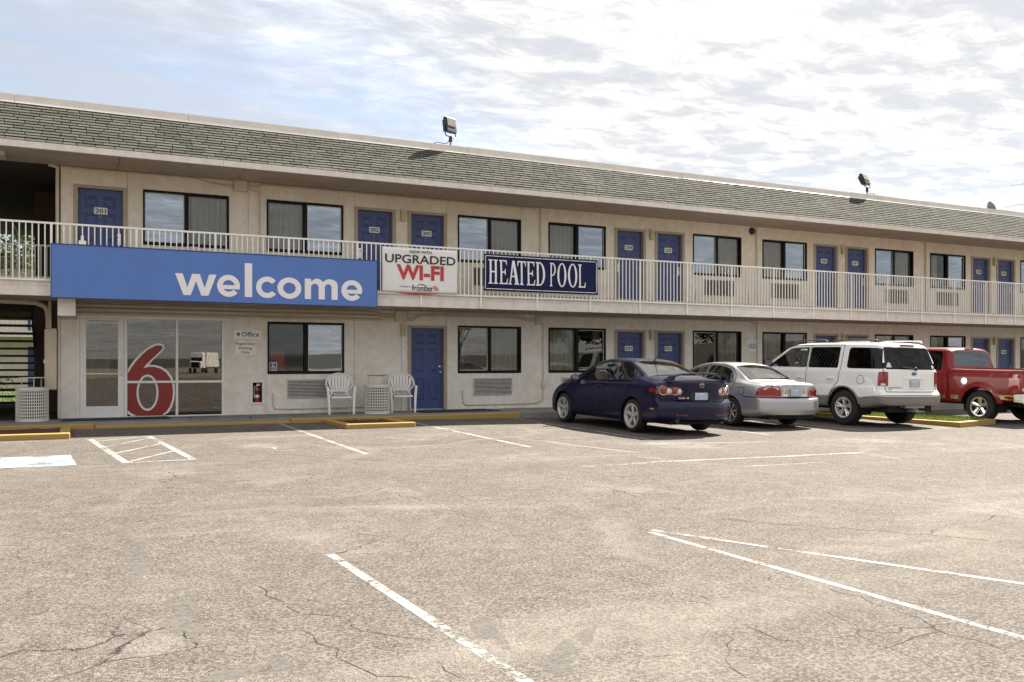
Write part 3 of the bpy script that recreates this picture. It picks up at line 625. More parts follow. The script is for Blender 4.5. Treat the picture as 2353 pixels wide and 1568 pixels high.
def frame_mesh():
    b = MB(); w, h = DW, DH
    b.box(-.065, .018, -.022, .12, 0, h + .05); b.box(w - .018, w + .065, -.022, .12, 0, h + .05); b.box(.018, w - .018, -.022, .12, h - .012, h + .05)
    return b.mesh('door_frame', MT['trim'])
FRAMEM = frame_mesh()
def lock_mesh(side):
    b = MB(); b.box(-.032, .032, -.02, 0, 0, .24); b.tube([(0, -.02, .17), (0, -.06, .17)], .014, 8); b.tube([(0, -.055, .17), (side * .12, -.06, .17)], .012, 8); b.tube([(0, -.02, .06), (0, -.035, .06)], .02, 10); return b.mesh('lock', MT['steel'])
LOCKS = {1: lock_mesh(1), -1: lock_mesh(-1)}
def knob_mesh():
    b = MB(); b.lathe([(0, -.075), (.022, -.07), (.03, -.05), (.02, -.03), (.016, 0)], (0, 0, 0), 'y', 14); b.lathe([(0, -.03), (.028, -.026), (.03, 0)], (0, 0, .14), 'y', 14); return b.mesh('door_knob', MT['steel'], True)
KNOB = knob_mesh()
def add_door(x, z, num, lockside, knob=False):
    d = link('door', DOORM, motel, (x + .02, .085, z + .008))
    link('door_frame', FRAMEM, d, (-.02, -.085, -.008))
    if knob: link('door_knob', KNOB, d, (DW - .12, 0, .92))
    else: link('lock', LOCKS[-lockside], d, ((DW - .11) if lockside > 0 else .07, 0, .86))
    if num:
        m = MB(); m.box(.305, .565, -.012, -.002, 1.49, 1.63); p = m.build('number_plate', MT['door2'], d); bevel(p, .008)
        t = fit_text(num, 'number', MT['number'], d, .335, .535, 1.515, 1.605, -.0145, .02)
    if z < 1:
        m = MB(); m.box(.0, DW - .04, -.03, .05, -.03, .02); m.build('threshold', MT['steel'], d)
    else:
        m = MB(); m.lathe([(0, -.012), (.008, -.01), (.008, 0)], (.43, 0, 1.44), 'y', 8); m.build('peephole', MT['steel'], d)
for k, x in enumerate([doors_up[0]] + [v for a, c in zip(doors_up[1:6], doors_up[6:]) for v in (a, c)]): add_door(x, Z2, str(201 + k), 1 if k % 2 == 0 else -1)
add_door(7.33, .10, None, 1, True)
for k, x in enumerate([v for a, c in zip(doors_lo[1:5], doors_lo[5:]) for v in (a, c)]): add_door(x, .10, str(101 + k), 1 if k % 2 else -1)
# ---------------------------------------------------------------- windows
def window_frame_mesh(w, h):
    b = MB(); t = .05; y0, y1 = -.012, .10
    b.box(0, w, y0, y1, 0, t + .02); b.box(0, w, y0, y1, h - t, h); b.box(0, t - .012, y0, y1, t + .02, h - t); b.box(w - t + .012, w, y0, y1, t + .02, h - t)
    b.box(w / 2 - .05, w / 2 + .04, .012, y1 - .01, t + .02, h - t)
    return b.mesh('window_frame', MT['black'])
def wavy(w, h, folds, amp, seed, name, mat, gather=0.):
    r = random.Random(seed); n = max(40, int(w * 90)); m = MB(); ph = [r.uniform(0, 6) for _ in range(4)]
    for i in range(n + 1):
        t = i / n; a = amp * (math.sin(t * folds * 6.28 + ph[0]) * .6 + math.sin(t * folds * 15.1 + ph[1]) * .3 + math.sin(t * 4 + ph[2]) * .3)
        for j in range(3): m.v.append((w * t, a * (1 + .25 * (2 - j)), h * j / 2))
    for i in range(n):
        for j in range(2): m.f.append([3 * i + j, 3 * i + 3 + j, 3 * i + 4 + j, 3 * i + 1 + j]); m.m.append(0)
    return m.mesh(name, mat, True)
WFM = {h: window_frame_mesh(WW, h) for h in (1.185, 1.20)}
def add_window(x, z, h, skyside, kind, seed):
    """skyside: which sash has the bare glass (-1 left, 1 right); kind: what hangs behind"""
    w = link('window', WFM[h], motel, (x, .0, z))
    for s in (-1, 1):
        x0, x1 = (.04, WW / 2 - .05) if s < 0 else (WW / 2 + .04, WW - .04); y = .055 if s == skyside else .075
        bare = s == skyside and kind != 'lower'
        m = MB(); m.box(x0, x1, y, y + .006, .07, h - .05); m.build('pane', MT['glass_sky' if bare else ('glass_lobby' if s == skyside else 'glass_screen')], w)
        if s == skyside: q = MB(); q.box(x0, x0 + .014, .04, .054, .07, h - .05); q.box(x1 - .014, x1, .04, .054, .07, h - .05); q.box(x0 + .014, x1 - .014, .04, .054, .07, .084); q.box(x0 + .014, x1 - .014, .04, .054, h - .064, h - .05); q.build('sash', MT['white_metal'], w)
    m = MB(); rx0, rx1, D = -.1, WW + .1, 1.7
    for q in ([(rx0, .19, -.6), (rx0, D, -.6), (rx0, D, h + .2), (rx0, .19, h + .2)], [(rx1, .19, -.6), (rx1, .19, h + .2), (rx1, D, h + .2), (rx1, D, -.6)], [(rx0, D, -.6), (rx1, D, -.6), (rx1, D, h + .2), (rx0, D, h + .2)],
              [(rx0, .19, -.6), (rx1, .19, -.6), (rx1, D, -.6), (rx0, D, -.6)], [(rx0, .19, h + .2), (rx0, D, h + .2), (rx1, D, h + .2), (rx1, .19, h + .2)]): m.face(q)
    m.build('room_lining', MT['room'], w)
    cx = .02 if skyside > 0 else WW / 2 - .03; cw = WW / 2 + .01
    if kind == 'sheer':
        link('curtain', wavy(WW / 2, h + .05, 7, .02, seed, 'curtain', MT['sheer']), w, (.02 if skyside < 0 else WW / 2, .125, -.03)); link('curtain', wavy(cw, h + .05, 6, .025, seed + 5, 'curtain', MT['curtain']), w, (cx, .135, -.03))
    elif kind == 'open':
        link('curtain', wavy(cw * .55, h + .05, 5, .03, seed, 'curtain', MT['curtain']), w, (cx + (.35 if skyside < 0 else .0), .135, -.03))
    elif kind == 'office': pass
    else:
        link('curtain', wavy(cw * random.uniform(.92, 1.), h + .05, 5, .032, seed, 'curtain', MT['curtain']), w, (cx, .135, -.03))
        if kind == 'lower': link('curtain', wavy(.22, h + .05, 3, .02, seed + 9, 'curtain', MT['curtain']), w, (.05 if skyside < 0 else WW - .27, .22, -.03))
    return w
kinds_up = {1.275: ('sky', -1), 3.88: ('sky', 1)}
for k in range(5): kinds_up[8.59 + PERIOD * k] = (('sky', 'sheer', 'sky', 'sky', 'sky')[k], -1)
for k in range(4): kinds_up[11.18 + PERIOD * k] = (('sky', 'sheer', 'open', 'sky')[k], 1)
for i, x in enumerate(wins_up): add_window(x, 3.80, 1.185, kinds_up[x][1], kinds_up[x][0], i)
for i, x in enumerate(wins_lo): add_window(x, 1.0, 1.20, 1 if (i == 0 or i > 5) else -1, 'office' if i == 0 else ('open' if i > 7 else 'lower'), 30 + i)
# ---------------------------------------------------------------- lobby storefront: frame, glazed door, panes, the big 6
sf = MB(); t = .05
for (a, c, d, e) in ((-.0, .055, .06, 2.25), (.905, .965, .06, 2.25), (1.935, 1.985, .10, 2.19), (2.90, 2.95, .06, 2.25)): sf.box(a, c, -.015, .09, d, e)
sf.box(.055, .905, -.012, .088, 2.19, 2.25); sf.box(.965, 2.90, -.012, .088, 2.19, 2.25); sf.box(.965, 2.90, -.012, .088, .06, .115)
for (a, c) in ((.965, 1.935), (1.985, 2.90)): sf.box(a, c, -.010, .086, .82, .87)
store = sf.build('storefront', MT['white_metal'], motel)
for (a, c) in ((.965, 1.935), (1.985, 2.90)):
    for (d, e) in ((.115, .82), (.87, 2.19)):
        m = MB(); m.box(a, c, .03, .036, d, e); m.build('pane', MT['glass_lobby'], store)
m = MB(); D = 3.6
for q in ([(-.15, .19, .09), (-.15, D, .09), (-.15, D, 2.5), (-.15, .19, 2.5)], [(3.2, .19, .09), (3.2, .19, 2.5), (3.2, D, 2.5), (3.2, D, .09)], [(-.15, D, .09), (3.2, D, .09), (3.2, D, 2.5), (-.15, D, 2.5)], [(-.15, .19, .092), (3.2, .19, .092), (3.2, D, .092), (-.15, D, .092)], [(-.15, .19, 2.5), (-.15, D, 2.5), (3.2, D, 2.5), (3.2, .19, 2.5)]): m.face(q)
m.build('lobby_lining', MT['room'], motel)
ld = MB(); a, c = .060, .900
ld.box(a, a + .115, .0, .05, .08, 2.185); ld.box(c - .115, c, .0, .05, .08, 2.185); ld.box(a + .115, c - .115, .0, .05, 2.09, 2.185); ld.box(a + .115, c - .115, .0, .05, .08, .34)
lobby = ld.build('lobby_door', MT['white_metal'], motel)
m = MB(); m.box(a + .115, c - .115, .022, .028, .34, 2.09); m.build('pane', MT['glass_lobby'], lobby)
m = MB(); m.tube(smooth_path([(.845, 0, 1.32), (.845, -.06, 1.31), (.845, -.075, 1.2), (.845, -.075, 1.08), (.845, -.06, 1.0), (.845, 0, .99)], 4), .013, 8); m.build('pull_handle', MT['white_metal'], lobby)
m = MB(); m.box(.175, .785, -.012, .0, 1.015, 1.035); m.box(.835, .86, -.01, 0, .78, .88); m.build('push_bar', MT['white_metal'], lobby)
fit_text('THIS DOOR TO REMAIN UNLOCKED DURING BUSINESS HOURS', 'door_notice', MT['ink'], lobby, .20, .78, 2.125, 2.150, -.003, .004)
six = lambda P: [(.96 + (x - 875) / 338., .095 + (1210 - y) / 327.) for x, y in P]
SIXO = six([(1060, 697), (1095, 693), (1120, 700), (1130, 718), (1122, 738), (1090, 772), (1050, 810), (1022, 845), (1060, 845), (1105, 857), (1150, 887), (1180, 930), (1197, 985), (1201, 1040), (1195, 1095), (1180, 1145), (1155, 1185), (1128, 1200), (905, 1200), (880, 1187), (880, 880), (897, 848), (925, 810), (965, 765), (1010, 725)])
SIXR = six([(1067, 710), (1095, 706), (1110, 711), (1116, 722), (1108, 738), (1078, 768), (1040, 805), (1008, 838), (986, 866), (1030, 858), (1060, 859), (1100, 871), (1139, 898), (1167, 938), (1183, 990), (1187, 1040), (1181, 1092), (1166, 1139), (1140, 1178), (1112, 1200), (940, 1200), (905, 1185), (880, 1160), (880, 905), (905, 862), (935, 820), (975, 774), (1018, 735)])
hole = lambda a, e: six([(1013 + a * math.cos(t), 1040 + e * math.sin(t)) for t in [2 * PI * i / 40 for i in range(40)]])
def cutz(P, z0, z1):
    """clip a closed outline to a height band"""
    for (zc, sg) in ((z0, 1), (z1, -1)):
        out = []
        for i, p in enumerate(P):
            q = P[(i + 1) % len(P)]; a, c = (p[1] - zc) * sg, (q[1] - zc) * sg
            if a >= 0: out.append(p)
            if (a >= 0) != (c >= 0): t = a / (a - c); out.append((p[0] + (q[0] - p[0]) * t, zc))
        P = out
    return P
for (z0, z1) in ((.117, .818), (.872, 2.18)):
    ho = cutz(hole(74, 128), z0, z1); hi = cutz(hole(61, 114), z0, z1)
    def band(outer, inner):
        r = [cutz(outer, z0, z1)]
        return r
    # upper band keeps the hole open at its lower edge, so cut as an even-odd outline with both contours
    upright(filled([cutz(SIXO, z0, z1), hi], .002), 'decal_outline', MT['white'], store, (0, .027, 0))
    upright(filled([cutz(SIXR, z0, z1), ho], .002), 'decal_numeral', MT['sixred'], store, (0, .022, 0))
# poster inside the lobby door glass
m = MB(); m.box(.20, .53, .040, .043, 1.50, 1.86); m.build('poster', plain('poster_blue', (.03, .035, .07), .6), lobby)
for k, s in enumerate(('YOUR', 'MORNING', 'CHANGE', 'FOR NO', 'CHARGE')): fit_text(s, 'poster_text', MT['signbeige'], lobby, .215, .215 + .033 * len(s), 1.775 - .058 * k, 1.81 - .058 * k, .037, .01)
m = MB(); m.box(.19, .62, .040, .043, .92, 1.48); m.build('poster', plain('poster_grey', (.30, .30, .28), .6, 0, .8, 9), lobby)
m = MB(); m.box(.2, .76, .040, .043, .36, .90); m.build('poster', plain('poster_dusk', (.10, .105, .10), .6, 0, .9, 5), lobby)
# ---------------------------------------------------------------- balcony railing
rl = MB(); RY = -1.63
rl.box(-30, X1, RY - .022, RY + .022, 3.885, 3.92); rl.box(-30, X1, RY - .018, RY + .018, 2.805, 2.835)
rail = rl.build('balcony_railing', MT['rail'], motel)
m = MB(); m.box(-.0105, .0105, -.009, .009, 2.836, 3.884); BAL = m.mesh('baluster', MT['rail'])
m = MB(); m.box(-.02, .02, -.02, .02, 2.836, 3.884); m.box(-.02, .02, -.006, .03, ZS + .004, 2.804); POSTM = m.mesh('rail_post', MT['rail'])
rest = MB(); nb = 0; allx = [(p + (q - p) * j / 14) for p, q in zip(POSTS, POSTS[1:]) for j in range(1, 14)]
for x in allx:
    if -2.6 < x < 33 and nb < 296: link('baluster', BAL, rail, (x, RY, 0)); nb += 1
    else: rest.box(x - .013, x + .013, RY - .009, RY + .009, 2.836, 3.884)
for x in POSTS: link('rail_post', POSTM, rail, (x, RY, 0))
x = POSTS[0]
while x > -12: x -= .1064; rest.box(x - .013, x + .013, RY - .009, RY + .009, 2.836, 3.884)
o = rest.build('far_balusters', MT['rail'], rail); o['kind'] = 'stuff'
# ------------------------------------------------------------------ welcome sign
def wall_x(px, d):
    a = PHI + math.atan((px - 1176) / 2034); return (20.56 - d) * math.tan(a)
sg = thing('welcome_sign', 'long blue sign board with white welcome lettering over the office', 'sign', (-.43, -1.68, 2.49))
m = MB(); m.box(0, 6.35, -.11, .0, 0, 1.0); o = m.build('board', MT['wallblue'], sg)
m = MB(); m.box(-.012, 6.362, -.118, .006, 1.0, 1.018); m.box(-.012, 6.362, -.118, .006, -.014, 0); m.box(-.012, 0, -.118, .006, 0, 1.0); m.box(6.35, 6.358, -.118, .006, 0, 1.0); m.build('edge_trim', MT['signedge'], sg)
def ring(cx, cy, R, r, n=40): return [arc(cx, cy, R, R, 0, 360, n)[:-1], arc(cx, cy, r, r, 0, 360, n)[:-1]]
def letter(name, contours, x0, x1, zb=.12): # contours in units of x-height, baseline 0
    P = [p for c in contours for p in c]; a, b_ = min(p[0] for p in P), max(p[0] for p in P); sx = (x1 - x0) / (b_ - a); h = .43
    me = filled(contours, .006); return upright(me, name, MT['white'], sg, (x0 - a * sx + .43, -.1135, zb), sx, h)
XL = [(wall_x(p, 1.8), wall_x(q, 1.8)) for p, q in ((402, 497), (498.5, 551), (562, 579), (588, 633.5), (637, 692), (700, 775.5), (784, 832))]
S_ = .30; R = .52; r = R - .245; c0 = .5
W_ = [[(0, 1), (.29, 1), (.47, .36), (.66, 1), (.96, 1), (1.15, .36), (1.33, 1), (1.62, 1), (1.30, 0), (1.02, 0), (.81, .66), (.60, 0), (.32, 0)]]
def e_():
    hb = .095; yb = .5 - .06
    a0 = math.degrees(math.asin((yb - hb - c0) / R)); i0 = 180 - math.degrees(math.asin((yb - hb - c0) / r))
    outer = arc(c0, c0, R, R, a0, 322, 40) + arc(c0, c0, r, r, 322, i0, 20)
    j = math.degrees(math.asin((yb + hb - .02 - c0) / r)); inner = arc(c0, c0, r * .98, r, j + 4, 176 - j, 20)
    return [outer, inner]
C_ = [arc(c0, c0, R, R, 38, 322, 36) + arc(c0, c0, r, r, 322, 38, 28)]
O_ = ring(c0, c0, R, r)
w1, w2, ww = .27, .27, 1.62
M_ = [[(0, 0), (0, 1), (.27, 1), (.27, .89)] + arc(.54, .72, .27, .30, 145, 30, 8) + [(.80, .86)] + arc(1.10, .72, .34, .30, 140, 0, 10) + [(1.44, 0), (1.17, 0), (1.17, .58)] + arc(1.02, .60, .15, .17, 0, 180, 8) + [(.87, 0), (.60, 0), (.60, .58)] + arc(.435, .60, .165, .17, 0, 180, 8) + [(.27, 0)]]
for n_, ct, (a, c) in zip('welcome', (W_, e_(), [[(0, 0), (.27, 0), (.27, 1.62), (0, 1.62)]], C_, O_, M_, e_()), XL): letter('letter', ct, a, c)
m = MB(); m.box(0, .13, -.06, .06, 0, .07); m.tube([(.065, 0, .07), (.065, 0, .17)], .028, 10); cell = m.build('photocell', MT['white_metal'], None); cell.location = (.03, -1.74, 3.512)
tag(cell, 'small white box with a round cap standing on the blue welcome sign', 'sensor')
m = MB(); m.lathe([(0, .24), (.10, .225), (.17, .17), (.205, .08), (.21, 0), (.2, -.3), (0, -.3)], n=28); gl = m.build('dome_cover', MT['beige'], None, True); gl.location = (2.16, -1.38, 3.40)
tag(gl, 'cream rounded dome standing behind the balcony railing above the welcome sign', 'dome')
m = MB(); m.tube([(2.16, -1.38, 2.9), (2.16, -1.38, 3.1)], .04, 8); st = m.build('stem', MT['beige'], gl); st.location = (-2.16, 1.38, -3.40)
# ------------------------------------------------------------------ banners: vinyl sheets tied to the rail, slightly rippled
def sheet(w, h, seed, amp, sag=0., nx=48, nz=16):
    r = random.Random(seed); ph = [r.uniform(0, 6) for _ in range(6)]; b = MB()
    def y(u, v): return amp * (math.sin(u * 9 + ph[0] + v * 3) * .5 + math.sin(u * 21 + ph[1] - v * 5) * .25 + math.sin(v * 7 + ph[2] + u * 4) * .4)
    def z(u, v): return h * v - sag * (1 - v) * math.sin(u * PI) + .0
    for j in range(nz + 1):
        for i in range(nx + 1): b.v.append((w * i / nx, y(i / nx, j / nz), z(i / nx, j / nz)))
    for j in range(nz):
        for i in range(nx): k = j * (nx + 1) + i; b.f.append([k, k + 1, k + nx + 2, k + nx + 1]); b.m.append(0)
    return b, y, z
def drape(o, y, w, h, off):
    """lay flat lettering onto the rippled sheet"""
    b = bmesh.new(); b.from_mesh(o.data)
    bmesh.ops.triangulate(b, faces=b.faces)
    for _ in range(4):
        E = [e for e in b.edges if e.calc_length() > .07]
        if not E: break
        bmesh.ops.subdivide_edges(b, edges=E, cuts=1); bmesh.ops.triangulate(b, faces=[f for f in b.faces if len(f.verts) > 3])
    for v in b.verts:
        X, Z = o.location.x + v.co.x, o.location.z + v.co.z
        v.co.y += y(min(max(X / w, 0), 1), min(max(Z / h, 0), 1))
    b.to_mesh(o.data); b.free()
wf = thing('wifi_banner', 'white vinyl banner about upgraded wi-fi with black and red lettering', 'banner', (6.08, -1.668, 2.84))
b, yf, zf = sheet(1.80, 1.0, 4, .008); o = b.build('sheet', MT['banner'], wf, True); so = o.modifiers.new('thick', 'SOLIDIFY'); so.thickness = .003; so.offset = 1
BX = lambda px: wall_x(px / 3.267 * .817 + 640 * .817, 1.668) - 6.08
def bt(s, name, mat, x0, x1, z0, z1, bold=0., **kw):
    t = fit_text(s, name, mat, wf, BX(x0), BX(x1), z0, z1, -.010, bold, **kw); drape(t, yf, 1.8, 1.0, 0)
bt('NOW WITH', 'lettering', MT['ink'], 1672, 1870, .885, .955, .005)
bt('UPGRADED', 'lettering', MT['ink'], 1445, 2090, .655, .85, .014)
bt('WI-FI', 'lettering', MT['red'], 1550, 1983, .285, .625, .035)
bt('POWERED BY', 'lettering', MT['greyink'], 1577, 1678, .115, .145, .004)
bt('frontier', 'lettering', MT['ink'], 1690, 1890, .05, .175, .012)
bt('High Speed Wireless Internet', 'lettering', MT['greyink'], 1725, 1880, .028, .045, .003)
t = upright(filled([arc(0, 0, .13, .07, 20, 150, 14) + arc(0, -.006, .125, .058, 150, 20, 14)], .003), 'emblem_arc', MT['ink'], wf, (BX(1780), -.0075, .13)); drape(t, yf, 1.8, 1., 0)
for k, R in enumerate((.05, .085, .12)):
    t = upright(filled([arc(0, 0, R, R, 5, 95, 12) + arc(0, 0, R - .018, R - .018, 95, 5, 12)], .003), 'signal_arc', MT['red'], wf, (BX(1893), -.0075, .055)); drape(t, yf, 1.8, 1., 0)
m = MB(); m.v = [(.3 + 1.1 * i / 20, .003, -.006 - .035 * math.sin(PI * i / 20) * (1 - j)) for j in (0, 1) for i in range(21)]
m.f = [[i, i + 1, 22 + i, 21 + i] for i in range(20)]; m.m = [0] * 20; m.build('under_banner', MT['red'], wf)
pb = thing('pool_banner', 'navy vinyl banner reading heated pool in tall white letters', 'banner', (8.55, -1.672, 2.955))
PW, PH = 3.12, .865
b, yp, zp = sheet(PW, PH, 9, .012); o = b.build('sheet', MT['navy'], pb, True); so = o.modifiers.new('thick', 'SOLIDIFY'); so.thickness = .003; so.offset = 1
fr = MB()
for (x0, x1, z0, z1) in ((.03, .045, .05, PH - .05), (PW - .045, PW - .03, .05, PH - .05)): fr.box(x0, x1, -.0125, -.0085, z0, z1)
for k in range(4):
    x0, x1 = .05 + k * .755, .05 + k * .755 + .735
    for z in (.04, PH - .055):
        n = 8
        for i in range(n): fr.box(x0 + (x1 - x0) * i / n, x0 + (x1 - x0) * (i + 1) / n, -.0125, -.0085, z, z + .015)
o = fr.build('border_line', MT['white'], pb); drape(o, yp, PW, PH, 0)
def serif_letter(ch, x0, x1, z0, z1):
    """tall condensed letter with bracketed serifs, drawn on a unit box"""
    st, th, sf = .20, .055, .045; C = []
    def stem(x, w=st, top=True, bot=True, ext=.13):
        P = [(x, sf if bot else 0), (x, 1 - sf if top else 1)]
        L = ([(x - ext, 0), (x - ext, sf * .5), (x, sf * 1.6)] if bot else [(x, 0)]) + ([(x, 1 - sf * 1.6), (x - ext, 1 - sf * .5), (x - ext, 1)] if top else [(x, 1)])
        Rr = ([(x + w + ext, 1), (x + w + ext, 1 - sf * .5), (x + w, 1 - sf * 1.6)] if top else [(x + w, 1)]) + ([(x + w, sf * 1.6), (x + w + ext, sf * .5), (x + w + ext, 0)] if bot else [(x + w, 0)])
        return L + Rr
    if ch == 'H': C = [stem(.13), stem(.67), [(.33, .47), (.67, .47), (.67, .53), (.33, .53)]]
    elif ch == 'E':
        C = [stem(.13), [(.46, 1), (.46, 1 - th), (.74, 1 - th), (.86, .80), (.92, .80), (.88, 1)], [(.33, .47), (.60, .47), (.68, .38), (.74, .38), (.74, .64), (.68, .64), (.60, .53), (.33, .53)], [(.46, 0), (.92, 0), (1., .24), (.94, .24), (.80, th), (.46, th)]]
    elif ch == 'L': C = [stem(.13), [(.46, 0), (.92, 0), (1., .24), (.94, .24), (.80, th), (.46, th)]]
    elif ch == 'T': C = [stem(.40, top=False), [(0.02, 1), (0.0, .78), (.06, .78), (.16, 1 - th), (.40, 1 - th), (.40, 1.0)][::-1], [(.60, 1), (.60, 1 - th), (.84, 1 - th), (.94, .78), (1., .78), (.98, 1)]]
    elif ch == 'A':
        C = [[(.40, 1), (.60, 1), (.93, .06), (1., .03), (1., 0), (.56, 0), (.56, .03), (.66, .06), (.59, .30), (.59, .301), (.50, .62), (.46, .78), (.235, .06), (.34, .03), (.34, 0), (0, 0), (0, .03), (.12, .06)], [(.315, .31), (.585, .31), (.568, .37), (.335, .37)]]
    elif ch in 'DP':
        b0, h = (0., 1.) if ch == 'D' else (.44, .56); cy = b0 + h / 2; ro = h / 2
        C = [stem(.13) if ch == 'P' else stem(.13), arc(.40, cy, .60, ro, -90, 90, 20) + arc(.40, cy, .38, ro - .055, 90, -90, 20)]
        if ch == 'P': C.append([(.331, b0), (.40, b0), (.40, b0 + .055), (.331, b0 + .055)])
        else: C += []
    elif ch == 'O': C = [arc(.5, .5, .5, .515, 0, 360, 36)[:-1], arc(.5, .5, .29, .465, 0, 360, 36)[:-1]]
    P = [p for c in C for p in c]; a, b_ = min(p[0] for p in P), max(p[0] for p in P); sx = (x1 - x0) / (b_ - a)
    me = None
    if ch == 'O': data = [filled(C, .003)]
    else: data = [filled([c], .003) for c in C]
    bm = bmesh.new()
    for d in data: bm.from_mesh(d); bpy.data.meshes.remove(d)
    me = bpy.data.meshes.new('letter'); bm.to_mesh(me); bm.free()
    t = upright(me, 'letter', MT['white'], pb, (x0 - a * sx, -.011, z0), sx, z1 - z0); drape(t, yp, PW, PH, 0)
PX = lambda px: wall_x((1040 + px / 3.0147) * .817, 1.68) - 8.55
for ch, a, c in (('H', 1003, 1088), ('E', 1095, 1172), ('A', 1170, 1268), ('T', 1250, 1326), ('E', 1328, 1405), ('D', 1405, 1488), ('P', 1524, 1578), ('O', 1588, 1668), ('O', 1678, 1760), ('L', 1765, 1832)): serif_letter(ch, PX(a), PX(c) - .012, .165, .735)
# ------------------------------------------------------------------ small signs on the wall
so_ = thing('office_sign', 'small cream sign with blue arrow pointing to the office', 'sign', (3.15, -.004, 1.80))
m = MB(); m.box(0, .61, -.014, 0, 0, .195); bevel(m.build('panel', MT['signbeige'], so_), .004)
m = MB(); m.prism([(.055, .10), (.13, .15), (.13, .05)], -.018, -.0145); m.build('arrow', MT['blueink'], so_); fit_text('Office', 'lettering', MT['ink'], so_, .175, .56, .05, .155, -.016, .008)
sr = thing('registration_sign', 'small cream sign reading registration parking only below the office sign', 'sign', (3.18, -.004, 1.43))
m = MB(); m.box(0, .46, -.014, 0, 0, .31); bevel(m.build('panel', MT['signbeige'], sr), .004)
for s, a, c, z in (('Registration', .015, .445, .215), ('Parking', .09, .37, .115), ('Only', .14, .32, .02)): fit_text(s, 'lettering', MT['ink'], sr, a, c, z, z + .075, -.016, .004)
sn = thing('notice_sign', 'white notice with three lines of small blue print between lower windows', 'sign', (17.87, -.004, 1.61))
m = MB(); m.box(0, .44, -.01, 0, 0, .33); m.build('panel', MT['white'], sn)
for k, w in enumerate((.22, .36, .28)):   # print too small to read in the photograph: three rows of worn marks
    m = MB(); x = .22 - w / 2
    while x < .22 + w / 2: l = random.uniform(.02, .05); m.box(x, x + l, -.0125, -.0105, .20 - .055 * k, .228 - .055 * k); x += l + .012
    m.build('print_row', MT['blueink'], sn)
m = MB(); m.box(0, .09, -.01, 0, 0, .24); o = m.build('paper_notice', MT['white'], None); o.location = (7.12, -.004, 1.33); tag(o, 'narrow white paper notice stuck under the lower wall light by the plain blue door', 'notice')
acc = thing('accessible_sign', 'blue wheelchair symbol sticker in the office window corner', 'sticker', (3.95, .048, 1.08))
m = MB(); m.box(0, .17, -.004, 0, 0, .19); m.build('backing', MT['signbeige'], acc); m = MB(); m.box(.012, .158, -.007, -.0045, .012, .178); m.build('field', plain('symbol_blue', (.10, .13, .24), .5), acc)
m = MB(); m.lathe([(.040, -.009), (.040, -.0075)], (.085, 0, .065), 'y', 20); m.lathe([(.030, -.009), (.040, -.009)], (.085, 0, .065), 'y', 20); m.box(.072, .084, -.0098, -.0072, .07, .135); m.box(.072, .12, -.0102, -.0074, .085, .096); m.box(.115, .127, -.0098, -.0072, .04, .09); m.lathe([(0, -.0095), (.014, -.0095)], (.078, 0, .15), 'y', 12); m.build('symbol', MT['white'], acc)
# ------------------------------------------------------------------ fire extinguisher in its recess
ex = thing('extinguisher_cabinet', 'cream framed recessed extinguisher cabinet left of the air conditioner', 'cabinet', (3.675, 0, .585))
m = MB(); w, h = .105, .225
m.box(-w - .05, -w, -.02, .06, -h - .05, h + .05); m.box(w, w + .05, -.02, .06, -h - .05, h + .05); m.box(-w, w, -.02, .06, h, h + .05); m.box(-w, w, -.02, .06, -h - .05, -h); bevel(m.build('frame', MT['white_metal'], ex), .006)
m = MB(); m.box(-w, w, .15, .155, -h, h); m.build('back', MT['dark'], ex)
fe = thing('fire_extinguisher', 'red fire extinguisher standing in the recessed wall cabinet', 'extinguisher', (3.675, .065, .362))
m = MB(); m.lathe([(0, 0), (.058, 0), (.06, .01), (.06, .29), (.05, .325), (.02, .345), (0, .345)], n=20); m.build('cylinder', MT['extred'], fe, True)
m = MB(); m.lathe([(.0605, .19), (.0605, .27)], n=20); m.build('label_band', MT['ink'], fe); m = MB(); m.lathe([(.061, .11), (.061, .165)], n=20, a0=-2.4, a1=-.7); m.build('label_panel', MT['white'], fe)
m = MB(); m.tube([(0, 0, .345), (0, 0, .38)], .018, 8); m.box(-.012, .07, -.012, .012, .38, .395); m.box(-.012, .06, -.012, .012, .405, .418); m.tube(smooth_path([(0, -.02, .36), (-.05, -.03, .36), (-.066, -.03, .28), (-.062, -.04, .1)], 5), .008, 6); m.build('valve', MT['steel'], fe)
# ------------------------------------------------------------------ air conditioners under the windows
def ac_meshes(w, h, n):
    m = MB(); m.box(0, w, -.03, .0, 0, .02); m.box(0, w, -.03, 0, h - .02, h); m.box(0, .02, -.03, 0, .02, h - .02); m.box(w - .02, w, -.03, 0, .02, h - .02); F = m
    g = MB()
    for i in range(n):
        z = .02 + (h - .04) * (i + .5) / n; g.obox((w / 2, -.016, z), (w / 2 - .021, 0, 0), (0, .012, -.005), (0, .001, .0075))
    k = MB(); k.box(.02, w - .02, -.004, -.001, .02, h - .02)
    return F, g, k
ACB = {}
for nm, mt in (('low', 'grille'), ('up', 'grille2')):
    F, g, k = ac_meshes(1.08, .44, 12); ACB[nm] = (F.mesh('grille_frame', MT[mt]), g.mesh('louvre_slats', MT[mt]), k.mesh('backing', MT['dark']))
def add_ac(x, z, nm, label, group):
    r = thing('air_conditioner', label, 'air conditioner', (x, -.002, z), 0, group)
    link('grille_frame', ACB[nm][0], r); o = link('louvre_slats', ACB[nm][1], r); o['kind'] = 'stuff'; link('backing', ACB[nm][2], r)
add_ac(4.34, .44, 'low', 'pale grey louvred air conditioner grille below the office window', 'air conditioners at ground level')
add_ac(9.02, .44, 'low', 'pale grey louvred air conditioner grille right of the plain blue door without number', 'air conditioners at ground level')
add_ac(11.58, .44, 'low', 'pale grey louvred air conditioner grille partly behind the navy sedan bonnet', 'air conditioners at ground level')
